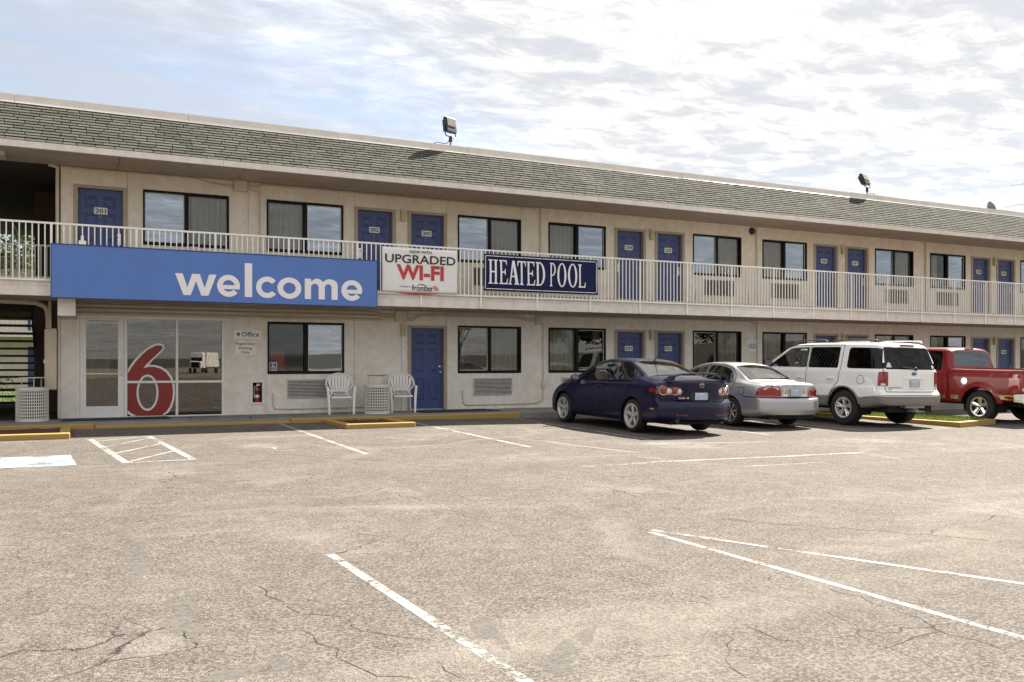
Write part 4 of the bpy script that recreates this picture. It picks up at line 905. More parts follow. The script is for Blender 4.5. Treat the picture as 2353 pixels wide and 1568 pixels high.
for i, (x, who) in enumerate(((9.02, 'between the white banner and the navy banner'), (11.58, 'behind the navy banner'), (16.33, 'below the brightest white curtains'), (18.82, 'below the window with white curtains on its right sash'), (23.65, 'under the window after the second floodlight'), (26.14, 'under the dark open curtained window'), (30.96, 'under the last window at the right edge'))):
    add_ac(x, 3.24, 'up', 'brown louvred balcony air conditioner grille ' + who, 'air conditioners on the balcony')
# ------------------------------------------------------------------ wall lights between the doors
def wall_light(label, loc):
    r = thing('wall_light', label, 'light', loc, 0, 'wall lights between doors'); m = MB(); m.box(-.055, .055, -.10, 0, .20, .29); bevel(m.build('cap', MT['beige'], r), .01)
    m = MB(); m.prism([(-.05, 0), (.05, 0), (.055, .198), (-.055, .198)], -.09, -.01); bevel(m.build('lens', MT['lens'], r), .012); return r
L0 = wall_light('yellow lensed wall light between the two balcony doors above the wi-fi banner', (7.13, -.002, 4.71))
for k in range(1, 4): dup(L0, (7.13 + .14 * 0 + PERIOD * k, -.002, 4.71), 0, ('yellow lensed wall light between the two balcony doors right of the navy banner', 'yellow lensed wall light between the two balcony doors above the white van', 'yellow lensed wall light between the last two balcony doors at the right')[k - 1])
dup(L0, (7.13, -.002, 1.91), 0, 'yellow lensed wall light left of the plain blue door by the chairs')
for k in range(1, 4): dup(L0, (7.13 + PERIOD * k, -.002, 1.91), 0, ('yellow lensed wall light between the two ground doors behind the navy car', 'yellow lensed wall light above the white van roof rack', 'yellow lensed wall light between the two doors behind the red pickup')[k - 1])
# ------------------------------------------------------------------ conduits and boxes
def conduit(label, pts, r=.016, name='conduit', mat='conduit', n=8):
    o = MB().tube(smooth_path(pts, 5), r, n).build(name, MT[mat], None, True); return tag(o, label, 'pipe')
def jbox(label, x0, x1, z0, z1, d=.12):
    m = MB(); m.box(x0, x1, -d, -.002, z0, z1); o = bevel(m.build('junction_box', MT['beige'], None), .006); return tag(o, label, 'junction box')
jbox('cream junction box under the eave between the first two upper windows', 3.15, 3.43, 5.10, 5.335)
jbox('cream junction box under the balcony above the white chairs', 6.92, 7.20, 2.27, 2.52)
jbox('small cream junction box under the balcony above the second lower window', 10.78, 10.93, 2.26, 2.50, .07)
jbox('small cream box on the vertical wall pipe right of the second lower window', 10.96, 11.06, .60, .74, .06)
jbox('small black box beside the junction box above the wall light', 7.22, 7.28, 2.42, 2.50, .06)['label']
conduit('thin pipe along the wall top above door 201', [(-.26, -.03, 5.31), (.3, -.03, 5.30), (1.0, -.03, 5.31), (2.3, -.03, 5.31), (2.7, -.03, 5.24), (3.14, -.03, 5.20)], .02)
conduit('thin pipe along the wall top above doors 202 and 203', [(3.44, -.03, 5.24), (3.7, -.03, 5.25), (4.0, -.03, 5.30), (6, -.03, 5.30), (8.8, -.03, 5.30), (10.8, -.03, 5.30)], .02)
conduit('thin pipe bending down the wall between the first two upper windows', [(3.44, -.025, 5.16), (3.58, -.025, 5.16), (3.70, -.025, 5.10), (3.72, -.025, 4.9), (3.72, -.025, 3.6), (3.72, -.025, 2.93)], .013)
for k, lab in enumerate(('vertical pipe on the wall left of the window beside door 204', 'vertical pipe on the wall beside the round black vent', 'vertical pipe on the upper wall between the windows of doors 207 and 208')):
    x = 10.93 + PERIOD * k; conduit(lab, [(x, -.035, 5.33), (x, -.035, 4.4), (x, -.035, 2.93)], .022)
conduit('lower pipe looping round the air conditioner behind the navy sedan', [(8.72, -.022, .58), (8.72, -.022, .32), (8.76, -.022, .24), (8.86, -.022, .20), (9.6, -.022, .20), (10.7, -.022, .21), (10.92, -.022, .25), (11.0, -.022, .36), (11.01, -.022, .62)], .013)
conduit('lower pipe running under the office air conditioner behind the chairs', [(4.02, -.022, .56), (4.02, -.022, .32), (4.06, -.022, .24), (4.16, -.022, .20), (5.2, -.022, .20), (6.6, -.022, .21)], .013)
conduit('pipe rising the lower wall to the small junction box', [(10.94, -.022, 2.33), (11.0, -.022, 2.31), (11.01, -.022, 2.2), (11.01, -.022, 1.4), (11.01, -.022, .75)], .012)
for k, (z, lab) in enumerate(((2.46, 'upper of the thick pipes under the welcome sign'), (2.37, 'middle of the thick pipes under the welcome sign'))):
    conduit(lab, [(.0, -.06 - .03 * k, z), (3, -.06 - .03 * k, z), (6.2, -.06 - .03 * k, z - .0), (6.5, -.06 - .03 * k, z - .05 + .03 * k), (6.91, -.06 - .03 * k, z - .06 + .03 * k)], .034)
conduit('lowest of the thick pipes under the welcome sign', [(.0, -.05, 2.29), (3, -.05, 2.29), (6.6, -.05, 2.29)], .024)
for z, lab in ((2.40, 'upper thin pipe leaving the balcony junction box above the plain blue door'), (2.35, 'lower thin pipe leaving the balcony junction box above the plain blue door')):
    conduit(lab, [(7.21, -.05, z - .05), (7.4, -.05, z - .05), (7.62, -.05, z + .06), (9, -.05, z + .08), (10.2, -.05, z + .07), (10.5, -.05, z + .02), (10.77, -.05, z)], .013)
conduit('thin pipe under the balcony left of the notice sign', [(10.94, -.04, 2.44), (11.2, -.04, 2.49), (14, -.04, 2.50), (17.6, -.04, 2.50), (18.1, -.04, 2.45), (18.3, -.04, 2.46)], .014)
conduit('vertical pipe on the lower wall right of the notice sign', [(18.27, -.03, 2.5), (18.27, -.03, 1.4), (18.27, -.03, .1)], .016)
for k, x in enumerate((15.72, 30.35)):
    conduit('pipe loop low on the balcony wall by the air conditioner ' + ('after the seventh balcony door', 'near the far right end')[k], [(x + .3, -.022, 3.38), (x + .3, -.022, 3.1), (x + .36, -.022, 2.98), (x + .5, -.022, 2.96), (x + 2.0, -.022, 2.96), (x + 2.2, -.022, 3.0), (x + 2.25, -.022, 3.2)], .014)
m = MB(); m.lathe([(0, -.05), (.09, -.05), (.11, -.03), (.11, 0)], (0, 0, 0), 'y', 24); o = m.build('round_vent', MT['ink'], None, True); o.location = (18.08, -.002, 5.20); tag(o, 'round black vent high on the upper wall under the eave', 'vent')
# electrical panel and its pipes at the breezeway corner
pn = thing('electrical_panel', 'tall cream electrical panel at the breezeway corner', 'electrical panel', (-.575, -.10, .70)); m = MB(); m.box(0, .20, 0, .22, 0, 1.26); bevel(m.build('cabinet', MT['beige'], pn), .01)
m = MB(); m.box(-.004, .204, -.014, -.002, .02, 1.24); m.box(-.02, -.002, .02, .20, .02, 1.24); m.build('cover', MT['beige'], pn); m = MB(); m.box(-.035, -.02, .05, .08, .55, .62); m.build('latch', MT['steel'], pn)
conduit('thick cream pipe curving out of the electrical panel to the left', [(-.53, .0, 1.97), (-.53, 0, 2.2), (-.57, 0, 2.38), (-.70, 0, 2.46), (-.9, 0, 2.49), (-2.4, .0, 2.51)], .05, n=12)
conduit('thin cream pipe rising straight from the electrical panel', [(-.495, -.08, 1.97), (-.495, -.08, 2.52)], .028)
conduit('cream downpipe at the upper wall corner by door 201', [(-.52, -.03, 5.33), (-.36, -.03, 5.28), (-.36, -.03, 5.1), (-.36, -.03, 3.0), (-.36, -.03, 2.92)], .035)
m = MB(); m.box(-1.9, -1.25, -.95, -.5, 5.26, 5.335); o = m.build('ceiling_light', MT['beige'], None); tag(o, 'flat cream ceiling light under the eave at the breezeway', 'light')
# ------------------------------------------------------------------ floodlights on the roof
def floodlight(label, loc, yaw, pitch, s=1.):
    r = thing('floodlight', label, 'floodlight', loc, 0, 'floodlights on the roof edge'); R = Matrix.Rotation(yaw, 4, 'Z') @ Matrix.Rotation(pitch, 4, 'X')
    def put(o, T): o.data.transform(T); return o
    T = Matrix.Translation((0, 0, .28)) @ R @ Matrix.Translation((0, 0, .23)) @ Matrix.Scale(s, 4)
    m = MB(); m.prism([(-.17, -.19), (.17, -.19), (.18, -.12), (.18, .19), (-.18, .19), (-.18, -.12)], -.075, .02); m.prism([(-.15, -.15), (.15, -.15), (.13, .16), (-.13, .16)], .02, .10); o = put(m.build('housing', MT['lampmetal'], r), T); bevel(o, .012)
    m = MB(); m.box(-.145, .145, -.086, -.076, -.045, .165); put(m.build('lens', MT['lampglass'], r), T)
    m = MB(); m.tube([(-.19, 0, .0), (-.195, 0, -.24), (-.17, 0, -.29), (.17, 0, -.29), (.195, 0, -.24), (.19, 0, 0)], .013, 8); put(m.build('bracket', MT['lampmetal'], r), Matrix.Translation((0, 0, .28)) @ Matrix.Rotation(yaw, 4, 'Z') @ Matrix.Rotation(pitch * .8, 4, 'X') @ Matrix.Translation((0, 0, .23)) @ Matrix.Scale(s, 4))
    m = MB(); m.tube([(0, 0, 0), (0, 0, .12)], .024, 10); m.build('post', MT['galv'], r); m = MB(); m.lathe([(.03, .09), (.05, .10), (.045, .17), (.032, .235), (0, .235)], n=12); m.build('swivel', MT['lampmetal'], r)
    m = MB(); m.tube(smooth_path([(-.02, 0, .14), (-.1, -.0, .05), (-.2, 0, .035), (-.34, 0, .05), (-.45, .05, .01)], 5) if yaw > .3 else smooth_path([(.02, 0, .14), (.1, 0, .06), (.25, 0, .07), (.33, 0, .03), (.34, .02, 0)], 5), .009, 6); m.build('cable', MT['lampmetal'], r); return r
floodlight('large black floodlight on the roof edge above the wi-fi banner', (8.34, -.13, 6.66), .45, -.18)
floodlight('smaller looking black floodlight on the roof edge towards the far end', (22.72, -.13, 6.66), .28, -.45)
d = thing('satellite_dish', 'grey satellite dish seen edge on above the far roof', 'satellite dish', (30.55, 1.2, 6.46)); m = MB(); m.lathe([(0, .0), (.15, .012), (.27, .04), (.34, .075)], (0, 0, 0), 'x', 24); o = m.build('reflector', MT['galv'], d, True); o.location = (0, 0, .50); o.rotation_euler = (0, -.30, -.55); so = o.modifiers.new('t', 'SOLIDIFY'); so.thickness = .012
m = MB(); m.tube([(0, 0, 0), (0, 0, .6)], .03, 8); m.tube([(0, 0, .4), (.45, .1, .75)], .015, 6); m.build('mast', MT['galv'], d)
an = thing('tv_antenna', 'rusty tv antenna above the far roof end', 'antenna', (35.6, 2.0, 6.46)); m = MB(); m.tube([(0, 0, 0), (.05, 0, 2.9)], .03, 8); m.build('mast', MT['rust'], an)
for z, L in ((1.15, 1.9), (2.05, 1.5)):
    m = MB(); s = .07
    for dz in (0, .13): m.tube([(-L, -.3, z - .10 + dz), (L, .3, z + .25 + dz)], .026, 6)
    for k in range(5): m.obox((-L + L * k / 2, -.3 + .3 * k / 2, z + .04 + .35 * (k / 4) * 1. - .075), (.012, .01, 0), (0, .01, 0), (0, 0, .08))
    for k in range(3): m.tube([(-L + k * 1.1, -1.1, z - .05 + k * .1), (-L + k * 1.1 + .1, .9, z + k * .1)], .008, 5)
    m.build('boom', MT['rust'], an)
# ------------------------------------------------------------------ plastic chairs
def chair(label, loc, rz):
    r = thing('plastic_chair', label, 'chair', loc, rz, 'white plastic chairs on the walk')
    # back: scalloped fan panel with slots, made as ribs between a rim; chair faces -y
    def bk(u, z):  # back surface point, leaning and curved
        return (u, .17 + .20 * (z - .43) + .05 * (1 - (u / .3) ** 2) * .6, z)
    rim = [(-.17, .44), (-.20, .52), (-.275, .60), (-.30, .68), (-.285, .77), (-.23, .85), (-.13, .90), (0, .92), (.13, .90), (.23, .85), (.285, .77), (.30, .68), (.275, .60), (.20, .52), (.17, .44)]
    m = MB(); n = 7; edges = []
    def half(z):
        if z < .52: return .17 + (z - .44) * .4
        if z < .68: return .20 + (z - .52) * .62
        return .30 * math.sqrt(max(0., 1 - ((z - .68) / .245) ** 2))
    def rib(t0, t1, z0, z1):
        k = 10; pr = []
        for i in range(k + 1):
            z = z0 + (z1 - z0) * i / k; f = .50 + .5 * min(1, (z - .42) / .27); pr.append((bk(t0 * .30 * f, z), bk(t1 * .30 * f, z)))
        for (a, c), (d, e) in zip(pr, pr[1:]): m.face([a, c, e, d]); m.face([tuple(np.array(q) + (0, .014, 0)) for q in (a, d, e, c)])
    T = [-.86, -.60, -.36, -.12, .12, .36, .60, .86]
    zt = lambda t: .68 + .245 * math.sqrt(max(0, 1 - min(1, abs(t)) ** 2)) - .055
    for a, c in zip(T, T[1:]): rib(a + .034, c - .034, .505, min(zt((a + c) / 2 * .95) + .035, zt(a) + .05, zt(c) + .05) if abs(a + c) > .1 else .885)
    m.build('back_slats', MT['plastic'], r)
    R3 = [bk(u, z) for u, z in rim]; m = MB(); m.tube(smooth_path(R3, 4), .023, 8)
    m.tube(smooth_path([bk(-.17, .50), bk(-.08, .515), bk(.08, .515), bk(.17, .50)], 4), .02, 8); m.tube([bk(-.15, .44), bk(.15, .44)], .012, 6); m.build('back_rim', MT['plastic'], r, True)
    m = MB()
    for i in range(8):
        for j in range(6):
            f = lambda a, c: ((-.215 + .43 * a) * (1.04 - .14 * c), -.24 + .42 * c, .40 + .02 * c * 0 - .018 * math.sin(a * PI) + .016 * (1 - c) ** 4 * -1 + .03 * abs(a - .5) ** 2)
            m.face([f(i / 8, j / 6), f((i + 1) / 8, j / 6), f((i + 1) / 8, (j + 1) / 6), f(i / 8, (j + 1) / 6)])
    o = m.build('seat', MT['plastic'], r, True); so = o.modifiers.new('t', 'SOLIDIFY'); so.thickness = .02
    m = MB(); m.box(-.22, .22, -.255, -.235, .365, .408); m.build('seat_apron', MT['plastic'], r)
    for s in (-1, 1):
        m = MB(); P = [(s * .30, .235, .68), (s * .315, .12, .635), (s * .315, -.05, .615), (s * .31, -.20, .61)]; m.tube(smooth_path(P, 4), [.022] * 12 + [.026], 8); m.build('armrest', MT['plastic'], r, True)
        m = MB(); m.tube([(s * .31, -.215, .625), (s * .285, -.24, .40), (s * .27, -.285, .0)], [.03, .034, .024], 8); m.build('leg', MT['plastic'], r, True)
        m = MB(); m.tube([(s * .20, .17, .44), (s * .215, .21, .25), (s * .235, .27, .0)], [.03, .026, .02], 8); m.build('leg', MT['plastic'], r, True)
    return r
chair('white plastic chair left of the wire bin', (5.42, -.62, .09), -.16)
chair('white plastic chair right of the wire bin next to the blue door', (6.95, -.50, .09), -.22)
# ------------------------------------------------------------------ wire trash bins
def trash_bin(label, loc, lid, group='wire trash bins'):
    r = thing('trash_bin', label, 'trash bin', loc, .3, group); m = MB(); R, H = .285, .66
    for k in range(44):
        a = 2 * PI * k / 44; m.tube([(R * math.cos(a), R * math.sin(a), .03), (R * math.cos(a), R * math.sin(a), H - .03)], .0095, 4, False)
    o = m.build('vertical_wires', MT['wire'], r); o['kind'] = 'stuff'
    for k in range(10):
        z = .05 + (H - .10) * k / 9; m = MB(); m.lathe([(R - .007, z - .009), (R + .011, z - .009), (R + .011, z + .009), (R - .007, z + .009), (R - .007, z - .009)], n=32); m.build('hoop', MT['wire'], r)
    for z, h in ((0, .035), (H - .035, .045)): m = MB(); m.lathe([(R - .02, z), (R + .016, z), (R + .016, z + h), (R - .02, z + h), (R - .02, z)], n=36); m.build('rim', MT['wire'], r)
    m = MB(); m.lathe([(0, .02), (R - .03, .02), (R - .03, H - .02), (R - .05, H - .02), (R - .05, .03)], n=28); m.build('liner', MT['bin'], r, True)
    for a in (.4, 2.5, 4.6): m = MB(); m.tube([(.2 * math.cos(a), .2 * math.sin(a), H - .05), (.2 * math.cos(a), .2 * math.sin(a), H + .20)], .009, 6); m.build('lid_post', MT['wire'], r)
    m = MB()
    if lid: m.lathe([(0, H + .20), (.15, H + .20), (.23, H + .225), (.24, H + .245), (.19, H + .25), (.16, H + .215), (0, H + .215)], n=28)
    else: m.lathe([(0, H + .20), (.24, H + .20), (.24, H + .215), (0, H + .215)], n=28)
    m.build('lid', MT['wire'], r, True); return r
trash_bin('cream wire trash bin standing between the two white chairs', (6.24, -.80, .09), True)
trash_bin('cream wire trash bin with a flat lid in front of the stairs', (-.80, -.42, .09), False)
# ------------------------------------------------------------------ mats, grooves, planters
for (x0, x1, y0, y1, lab) in ((-.28, 1.75, -.92, -.10, 'black door mat at the lobby door'), (7.25, 9.25, -1.15, -.15, 'black door mat at the plain blue door beside the chairs')):
    m = MB(); m.box(x0, x1, y0, y1, .094, .106); tag(m.build('door_mat', MT['mat']), lab, 'mat')
for k in range(12):
    x = 1.75 + .24 * k; m = MB(); w = .017
    a, c = (x + random.uniform(-.03, .03), -.35 - .0 * k), (x + (.55 if k not in (2, 7) else -.2), -1.8)
    strip_pts = wiggle([a, c], .006, .2); mm = MB()
    for p in strip_pts: mm.v += [(p[0] - w, p[1], .0945), (p[0] + w, p[1], .0945)]
    for i in range(len(strip_pts) - 1): mm.f.append([2 * i, 2 * i + 1, 2 * i + 3, 2 * i + 2]); mm.m.append(0)
    structure(mm.build('walk_groove', MT['slot'] if False else MT['crack']))
def planter(label, x0, x1, y0, zt=.07):
    r = thing('planter', label, 'planter', ((x0 + x1) / 2, (y0 - 2.02) / 2, 0)); ox, oy = (x0 + x1) / 2, (y0 - 2.02) / 2; w = .17
    b = MB(); b.box(x0 - ox, x1 - ox, y0 - oy, y0 + w - oy, -.15, zt); b.box(x0 - ox, x0 + w - ox, y0 + w + .002 - oy, -2.02 - oy, -.15, zt - .003); b.box(x1 - w - ox, x1 - ox, y0 + w + .002 - oy, -2.02 - oy, -.15, zt - .003)
    bevel(b.build('kerb', MT['kerb'], r), .025, 3)
    m = MB(); n = 14
    for i in range(n + 1):
        for j in range(n + 1): m.v.append((x0 + w + (x1 - x0 - 2 * w) * i / n - ox, y0 + w + (-2.02 - y0 - w) * j / n - oy, .06 + random.uniform(-.02, .02) - .03))
    for i in range(n):
        for j in range(n): k = i * (n + 1) + j; m.f.append([k, k + 1, k + n + 2, k + n + 1]); m.m.append(0)
    m.build('mulch_bed', MT['mulch'], r)
planter('yellow kerbed planter with mulch in front of the white chairs', 4.66, 6.08, -3.85); planter('yellow kerbed planter at the left edge by the stairs', -3.2, -.10, -3.95)
isl = thing('grass_island', 'yellow kerbed grass island between the white van and the red pickup', 'traffic island', (19.2, -4.4, 0)); gz = ground_z(19, -5)
O = [(18.22, -2.05), (18.22, -6.85), (20.1, -6.40), (20.1, -2.05)]; I = [(18.40, -2.05), (18.40, -6.62), (19.92, -6.26), (19.92, -2.05)]
m = MB()
for k in range(3):
    a, c, d, e = O[k], O[k + 1], I[k + 1], I[k]; P = [a, c, d, e]
    m.face([(x - 19.2, y + 4.4, gz + .10) for x, y in P]); m.face([(x - 19.2, y + 4.4, z) for (x, y), z in ((a, gz - .15), (c, gz - .15), (c, gz + .10), (a, gz + .10))]); m.face([(x - 19.2, y + 4.4, z) for (x, y), z in ((e, gz), (d, gz), (d, gz + .10), (e, gz + .10))])
m.build('kerb', MT['kerb'], isl); m = MB(); m.face([(x - 19.2, y + 4.4, gz + .085) for x, y in I]); m.build('soil', MT['soil'], isl)
m = MB(); rnd = random.Random(5)
for k in range(7000):
    x, y = rnd.uniform(18.41, 19.91), rnd.uniform(-6.6, -2.1)
    if y < -6.62 + (x - 18.4) * .237: continue
    a = rnd.uniform(0, 6.28); h = rnd.uniform(.05, .13); l = rnd.uniform(0, .05); w = .006; dx, dy = math.cos(a), math.sin(a)
    m.face([(x - dy * w - 19.2, y + dx * w + 4.4, gz + .075), (x + dy * w - 19.2, y - dx * w + 4.4, gz + .075), (x + dx * l - 19.2, y + dy * l + 4.4, gz + .085 + h)])
o = m.build('grass', MT['grass'], isl, fix=False); o['kind'] = 'stuff'
# ------------------------------------------------------------------ things seen through the office window and upper windows
tl = thing('table_lamp', 'lit looking cream lampshade seen in the upper window left of door 204', 'lamp', (12.62, .55, 3.9)); m = MB(); m.lathe([(.09, 0), (.06, .17)], (0, 0, .22), n=20); m.build('lamp_shade', MT['lampshade'], tl, True); m = MB(); m.lathe([(.06, 0), (.03, .05), (.02, .22)], n=12); m.build('base', MT['trim'], tl, True)
m = MB(); m.lathe([(.035, 0), (.045, .11)], n=14); cup = m.build('paper_cup', MT['white'], None, True); cup.location = (5.42, .28, 1.32); tag(cup, 'white stacked paper cups seen inside the office window', 'cups'); m = MB(); m.box(4.85, 5.62, .22, .5, 1.28, 1.315); tag(m.build('office_shelf', MT['trim']), 'shelf inside the office window behind the glass', 'shelf')
m = MB(); m.box(4.0, 4.4, .45, .9, .5, 1.55); o = m.build('red_chair_back', MT['red']); o.name = 'armchair'; tag(o, 'dark red high backed seat inside the office window', 'armchair'); bevel(o, .06, 3)
# ------------------------------------------------------------------ breezeway: stairs, inner railing
sc = thing('staircase', 'dark open riser staircase in the breezeway', 'staircase', (-2.0, .4, .09)); n = 16; rise, run = 2.72 / n, .285
TM = MB(); TM.box(-1.25, 1.08, 0, .29, -.05, 0); TRE = TM.mesh('tread', MT['step'])
for k in range(n): link('tread', TRE, sc, (0, .82 + run * (n - 1 - k) - .0, rise * (k + 1)))
for x in (-1.28, 1.10):
    m = MB(); y0, y1 = .8, .8 + run * n; m.prism([(y0, 2.76), (y1, .0), (y1 + .28, .0), (y0, 3.02 - .12)], x - .02, x + .02, 'x'); m.build('stringer', MT['step'], sc)
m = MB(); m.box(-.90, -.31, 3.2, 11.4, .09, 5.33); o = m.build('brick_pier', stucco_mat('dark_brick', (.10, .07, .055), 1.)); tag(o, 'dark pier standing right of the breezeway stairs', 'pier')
ir = thing('stair_railing', 'second cream railing guarding the stair opening behind the balcony', 'railing', (-2.2, 1.22, Z2 - .01))
m = MB(); m.box(-1.6, 1.75, -.02, .02, .90, .935); m.box(-1.6, 1.75, -.015, .015, .06, .09); m.build('rails', MT['rail'], ir)
BM = MB(); BM.box(-.01, .01, -.009, .009, .09, .90); BMM = BM.mesh('baluster', MT['rail'])
for k in range(30): link('baluster', BMM, ir, (-1.55 + .113 * k, 0, 0))
ib = thing('rear_railing', 'dark railing at the far end of the upper breezeway', 'railing', (-2.75, 11.4, Z2 - .01)); m = MB(); m.box(-2.4, 2.4, -.02, .02, .98, 1.01); m.box(-2.4, 2.4, -.02, .02, .06, .09)
m.build('rails', MT['rail'], ib); BM = MB(); BM.box(-.01, .01, -.009, .009, .09, .98); BMM2 = BM.mesh('baluster', MT['rail'])
for k in range(40): link('baluster', BMM2, ib, (-2.35 + .12 * k, 0, 0))
# ------------------------------------------------------------------ courtyard beyond the breezeway
m = MB(); m.face([(-40, 9.02, .03), (30, 9.02, .04), (30, 60, .04), (-40, 60, .04)]); structure(m.build('lawn', plain('lawn_soil', (.05, .07, .02), .95, 0, .3, 3)))
m = MB(); rnd = random.Random(8)
for k in range(9000):
    x, y = rnd.uniform(-7, .5), rnd.uniform(9.1, 25); a = rnd.uniform(0, 6.28); h = rnd.uniform(.04, .11); w = .012; dx, dy = math.cos(a), math.sin(a)
    m.face([(x - dy * w, y + dx * w, .04), (x + dy * w, y - dx * w, .04), (x + dx * .04, y + dy * .04, .04 + h)])
o = m.build('grass', MT['grass'], None, fix=False); o['kind'] = 'stuff'
cw = thing('courtyard_building', 'pale two storey motel wing across the courtyard seen through the stairs', 'building', (-4, 30, 0))
m = MB(); m.box(-16, 14, 0, 6, 0, 6.0); m.build('wall', MT['stucco2'], cw); m = MB(); m.box(-16, 14, -1.6, -.01, 2.55, 2.88); m.build('balcony_slab', MT['fascia'], cw); m = MB(); m.box(-16.2, 14.2, -1.8, 6.2, 6.01, 6.4); m.build('roof', MT['felt'], cw)
m = MB(); m.box(-16, 14, -1.62, -1.58, 3.86, 3.9)
for k in range(150): m.box(-16 + .2 * k, -16 + .2 * k + .025, -1.61, -1.59, 2.9, 3.86)
o = m.build('balcony_railing', MT['rail'], cw)
for x in (-9.5, -4.2, 1.8, 5.2):
    for z in (.1, 2.9): link('door', DOORM, cw, (x, -.03, z)); mm = MB(); mm.box(x + 1.2, x + 2.6, -.02, -.004, z + .95, z + 2.0); mm.build('window', MT['sheer'], cw)
# ------------------------------------------------------------------ trees and shrubs
def leaves(m, c, rad, n, size, rnd, squash=.8):
    for _ in range(n):
        d = Vector((rnd.gauss(0, 1), rnd.gauss(0, 1), rnd.gauss(0, 1))).normalized() * (rnd.random() ** .45); p = Vector(c) + Vector((d.x * rad, d.y * rad, d.z * rad * squash))
        u = Vector((rnd.uniform(-1, 1), rnd.uniform(-1, 1), rnd.uniform(-.6, .6))).normalized(); v = u.cross(Vector((rnd.uniform(-1, 1), rnd.uniform(-1, 1), rnd.uniform(-1, 1)))).normalized(); s = size * rnd.uniform(.6, 1.3)
        m.face([p - u * s, p - v * s * .45, p + u * s, p + v * s * .45])
def tree(label, loc, h, R, seed, n=26, per=120, leaf='leaf', size=.13, group=None):
    rnd = random.Random(seed); r = thing('tree', label, 'tree', loc, 0, group); t = MB(); top = h * .55
    t.tube(smooth_path([(0, 0, 0), (.12, .05, top * .4), (-.05, .1, top * .8), (.1, 0, top)], 4), [.20 - .10 * i / 12 for i in range(13)], 8); m = MB()
    for k in range(n):
        a, e = rnd.uniform(0, 6.28), rnd.uniform(-.2, 1.4); q = rnd.uniform(.45, 1.) * R; c = (q * math.cos(a) * math.cos(e * .8), q * math.sin(a) * math.cos(e * .8), top * 1.05 + (h - top) * (.15 + .75 * math.sin(max(e, 0) * .9)) + rnd.uniform(-.5, .3))
        if k % 2 == 0: t.tube(smooth_path([(.0, 0, top * rnd.uniform(.55, 1)), (c[0] * .5, c[1] * .5, (top + c[2]) / 2), c], 3), [.07, .05, .04, .03, .025, .02, .01], 5)
        leaves(m, c, R * rnd.uniform(.24, .40), per, size, rnd)
    t.build('trunk', MT['bark'], r, True); m.build('crown', MT[leaf], r, fix=False); return r
tree('dark leafy tree seen through the upper breezeway railing', (-3.6, 21, 0), 8.2, 3.2, 11, 34, 90)
def shrub(label, loc, h, R, seed, leaf='leaf2', group=None):
    rnd = random.Random(seed); r = thing('shrub', label, 'shrub', loc, 0, group); m = MB(); t = MB()
    for k in range(16):
        a = rnd.uniform(0, 6.28); q = rnd.uniform(0, R); c = (q * math.cos(a), q * math.sin(a), h * rnd.uniform(.25, .95) * (1 - .3 * q / R)); t.tube([(0, 0, 0), c], [.02, .006], 5); leaves(m, c, R * .42, 80, .07, rnd)
    t.build('stem', MT['bark'], r); m.build('foliage', MT[leaf], r, fix=False)
shrub('yellow green shrub behind the breezeway stairs', (-3.0, 11.6, .04), 2.1, 1.0, 3); shrub('low dark shrub on the courtyard lawn', (-5.2, 15.5, .04), 1.3, .9, 4, 'leaf')
# ------------------------------------------------------------------ across the road, behind the camera: what the windows mirror
def hills():
    b = MB(); n = 90; rnd = random.Random(2); prof = []
    for i in range(n + 1):
        a = math.radians(150 + 240 * i / n); h = 9 + 4.5 * math.sin(i * .21 + 1) + 2.2 * math.sin(i * .53) + rnd.uniform(-.4, .4); prof.append((a, max(h, 4)))
    for (a, h) in prof:
        for (R, z) in ((420, -.4), (470, h * .55), (540, h), (640, h * 1.15)): b.v.append((R * math.cos(a), -20 + R * math.sin(a), z))
    for i in range(n):
        for j in range(3): b.f.append([4 * i + j, 4 * i + 4 + j, 4 * i + 5 + j, 4 * i + 1 + j]); b.m.append(0)
    structure(b.build('hills', MT['hill'], smooth=True))
hills()
tk = thing('semi_truck', 'white lorry with trailer parked across the road mirrored in the lobby glass', 'truck', (20, -150, -.4), .3)
m = MB(); m.prism([(-1.2, .9), (1.2, .9), (1.2, 1.9), (1.15, 2.0), (1.1, 3.6), (.9, 3.95), (-.9, 3.95), (-1.1, 3.6), (-1.15, 2.0), (-1.2, 1.9)], -.2, 2.2, 'y'); m.box(-1.0, 1.0, 2.2, 3.6, .8, 2.1); bevel(m.build('cab', MT['white'], tk), .12, 3)
m = MB(); m.box(-.95, .95, 2.19, 2.24, 2.2, 2.95); m.build('windscreen', MT['black'], tk); m = MB(); m.box(-.7, .7, 3.6, 3.66, .9, 1.9); m.build('grille', MT['black'], tk); m = MB(); m.box(-1.25, 1.25, -14.5, -.9, 1.2, 4.0); m.build('trailer', MT['white_metal'], tk)
for y in (2.6, -1.6, -12, -13.2):
    for x in (-1.05, 1.05): m = MB(); m.lathe([(0, -.15), (.5, -.15), (.5, .15), (0, .15)], (x, y, .5), 'x', 18); m.build('wheel', MT['tyre'], tk)
k = 0
for (x, y, h) in ((24, -52, 7), (33, -58, 8.5), (41, -50, 7), (52, -60, 9), (63, -55, 8)):
    tree(('broad tree across the road, first from the left in the mirror image', 'broad tree across the road, second from the left in the mirror image', 'broad tree across the road, third from the left in the mirror image', 'broad tree across the road, fourth from the left in the mirror image', 'broad tree across the road, last in the mirror image')[k], (x, y, -.4), h, h * .5, 20 + k, 22, 90, size=.28, group='trees across the road'); k += 1
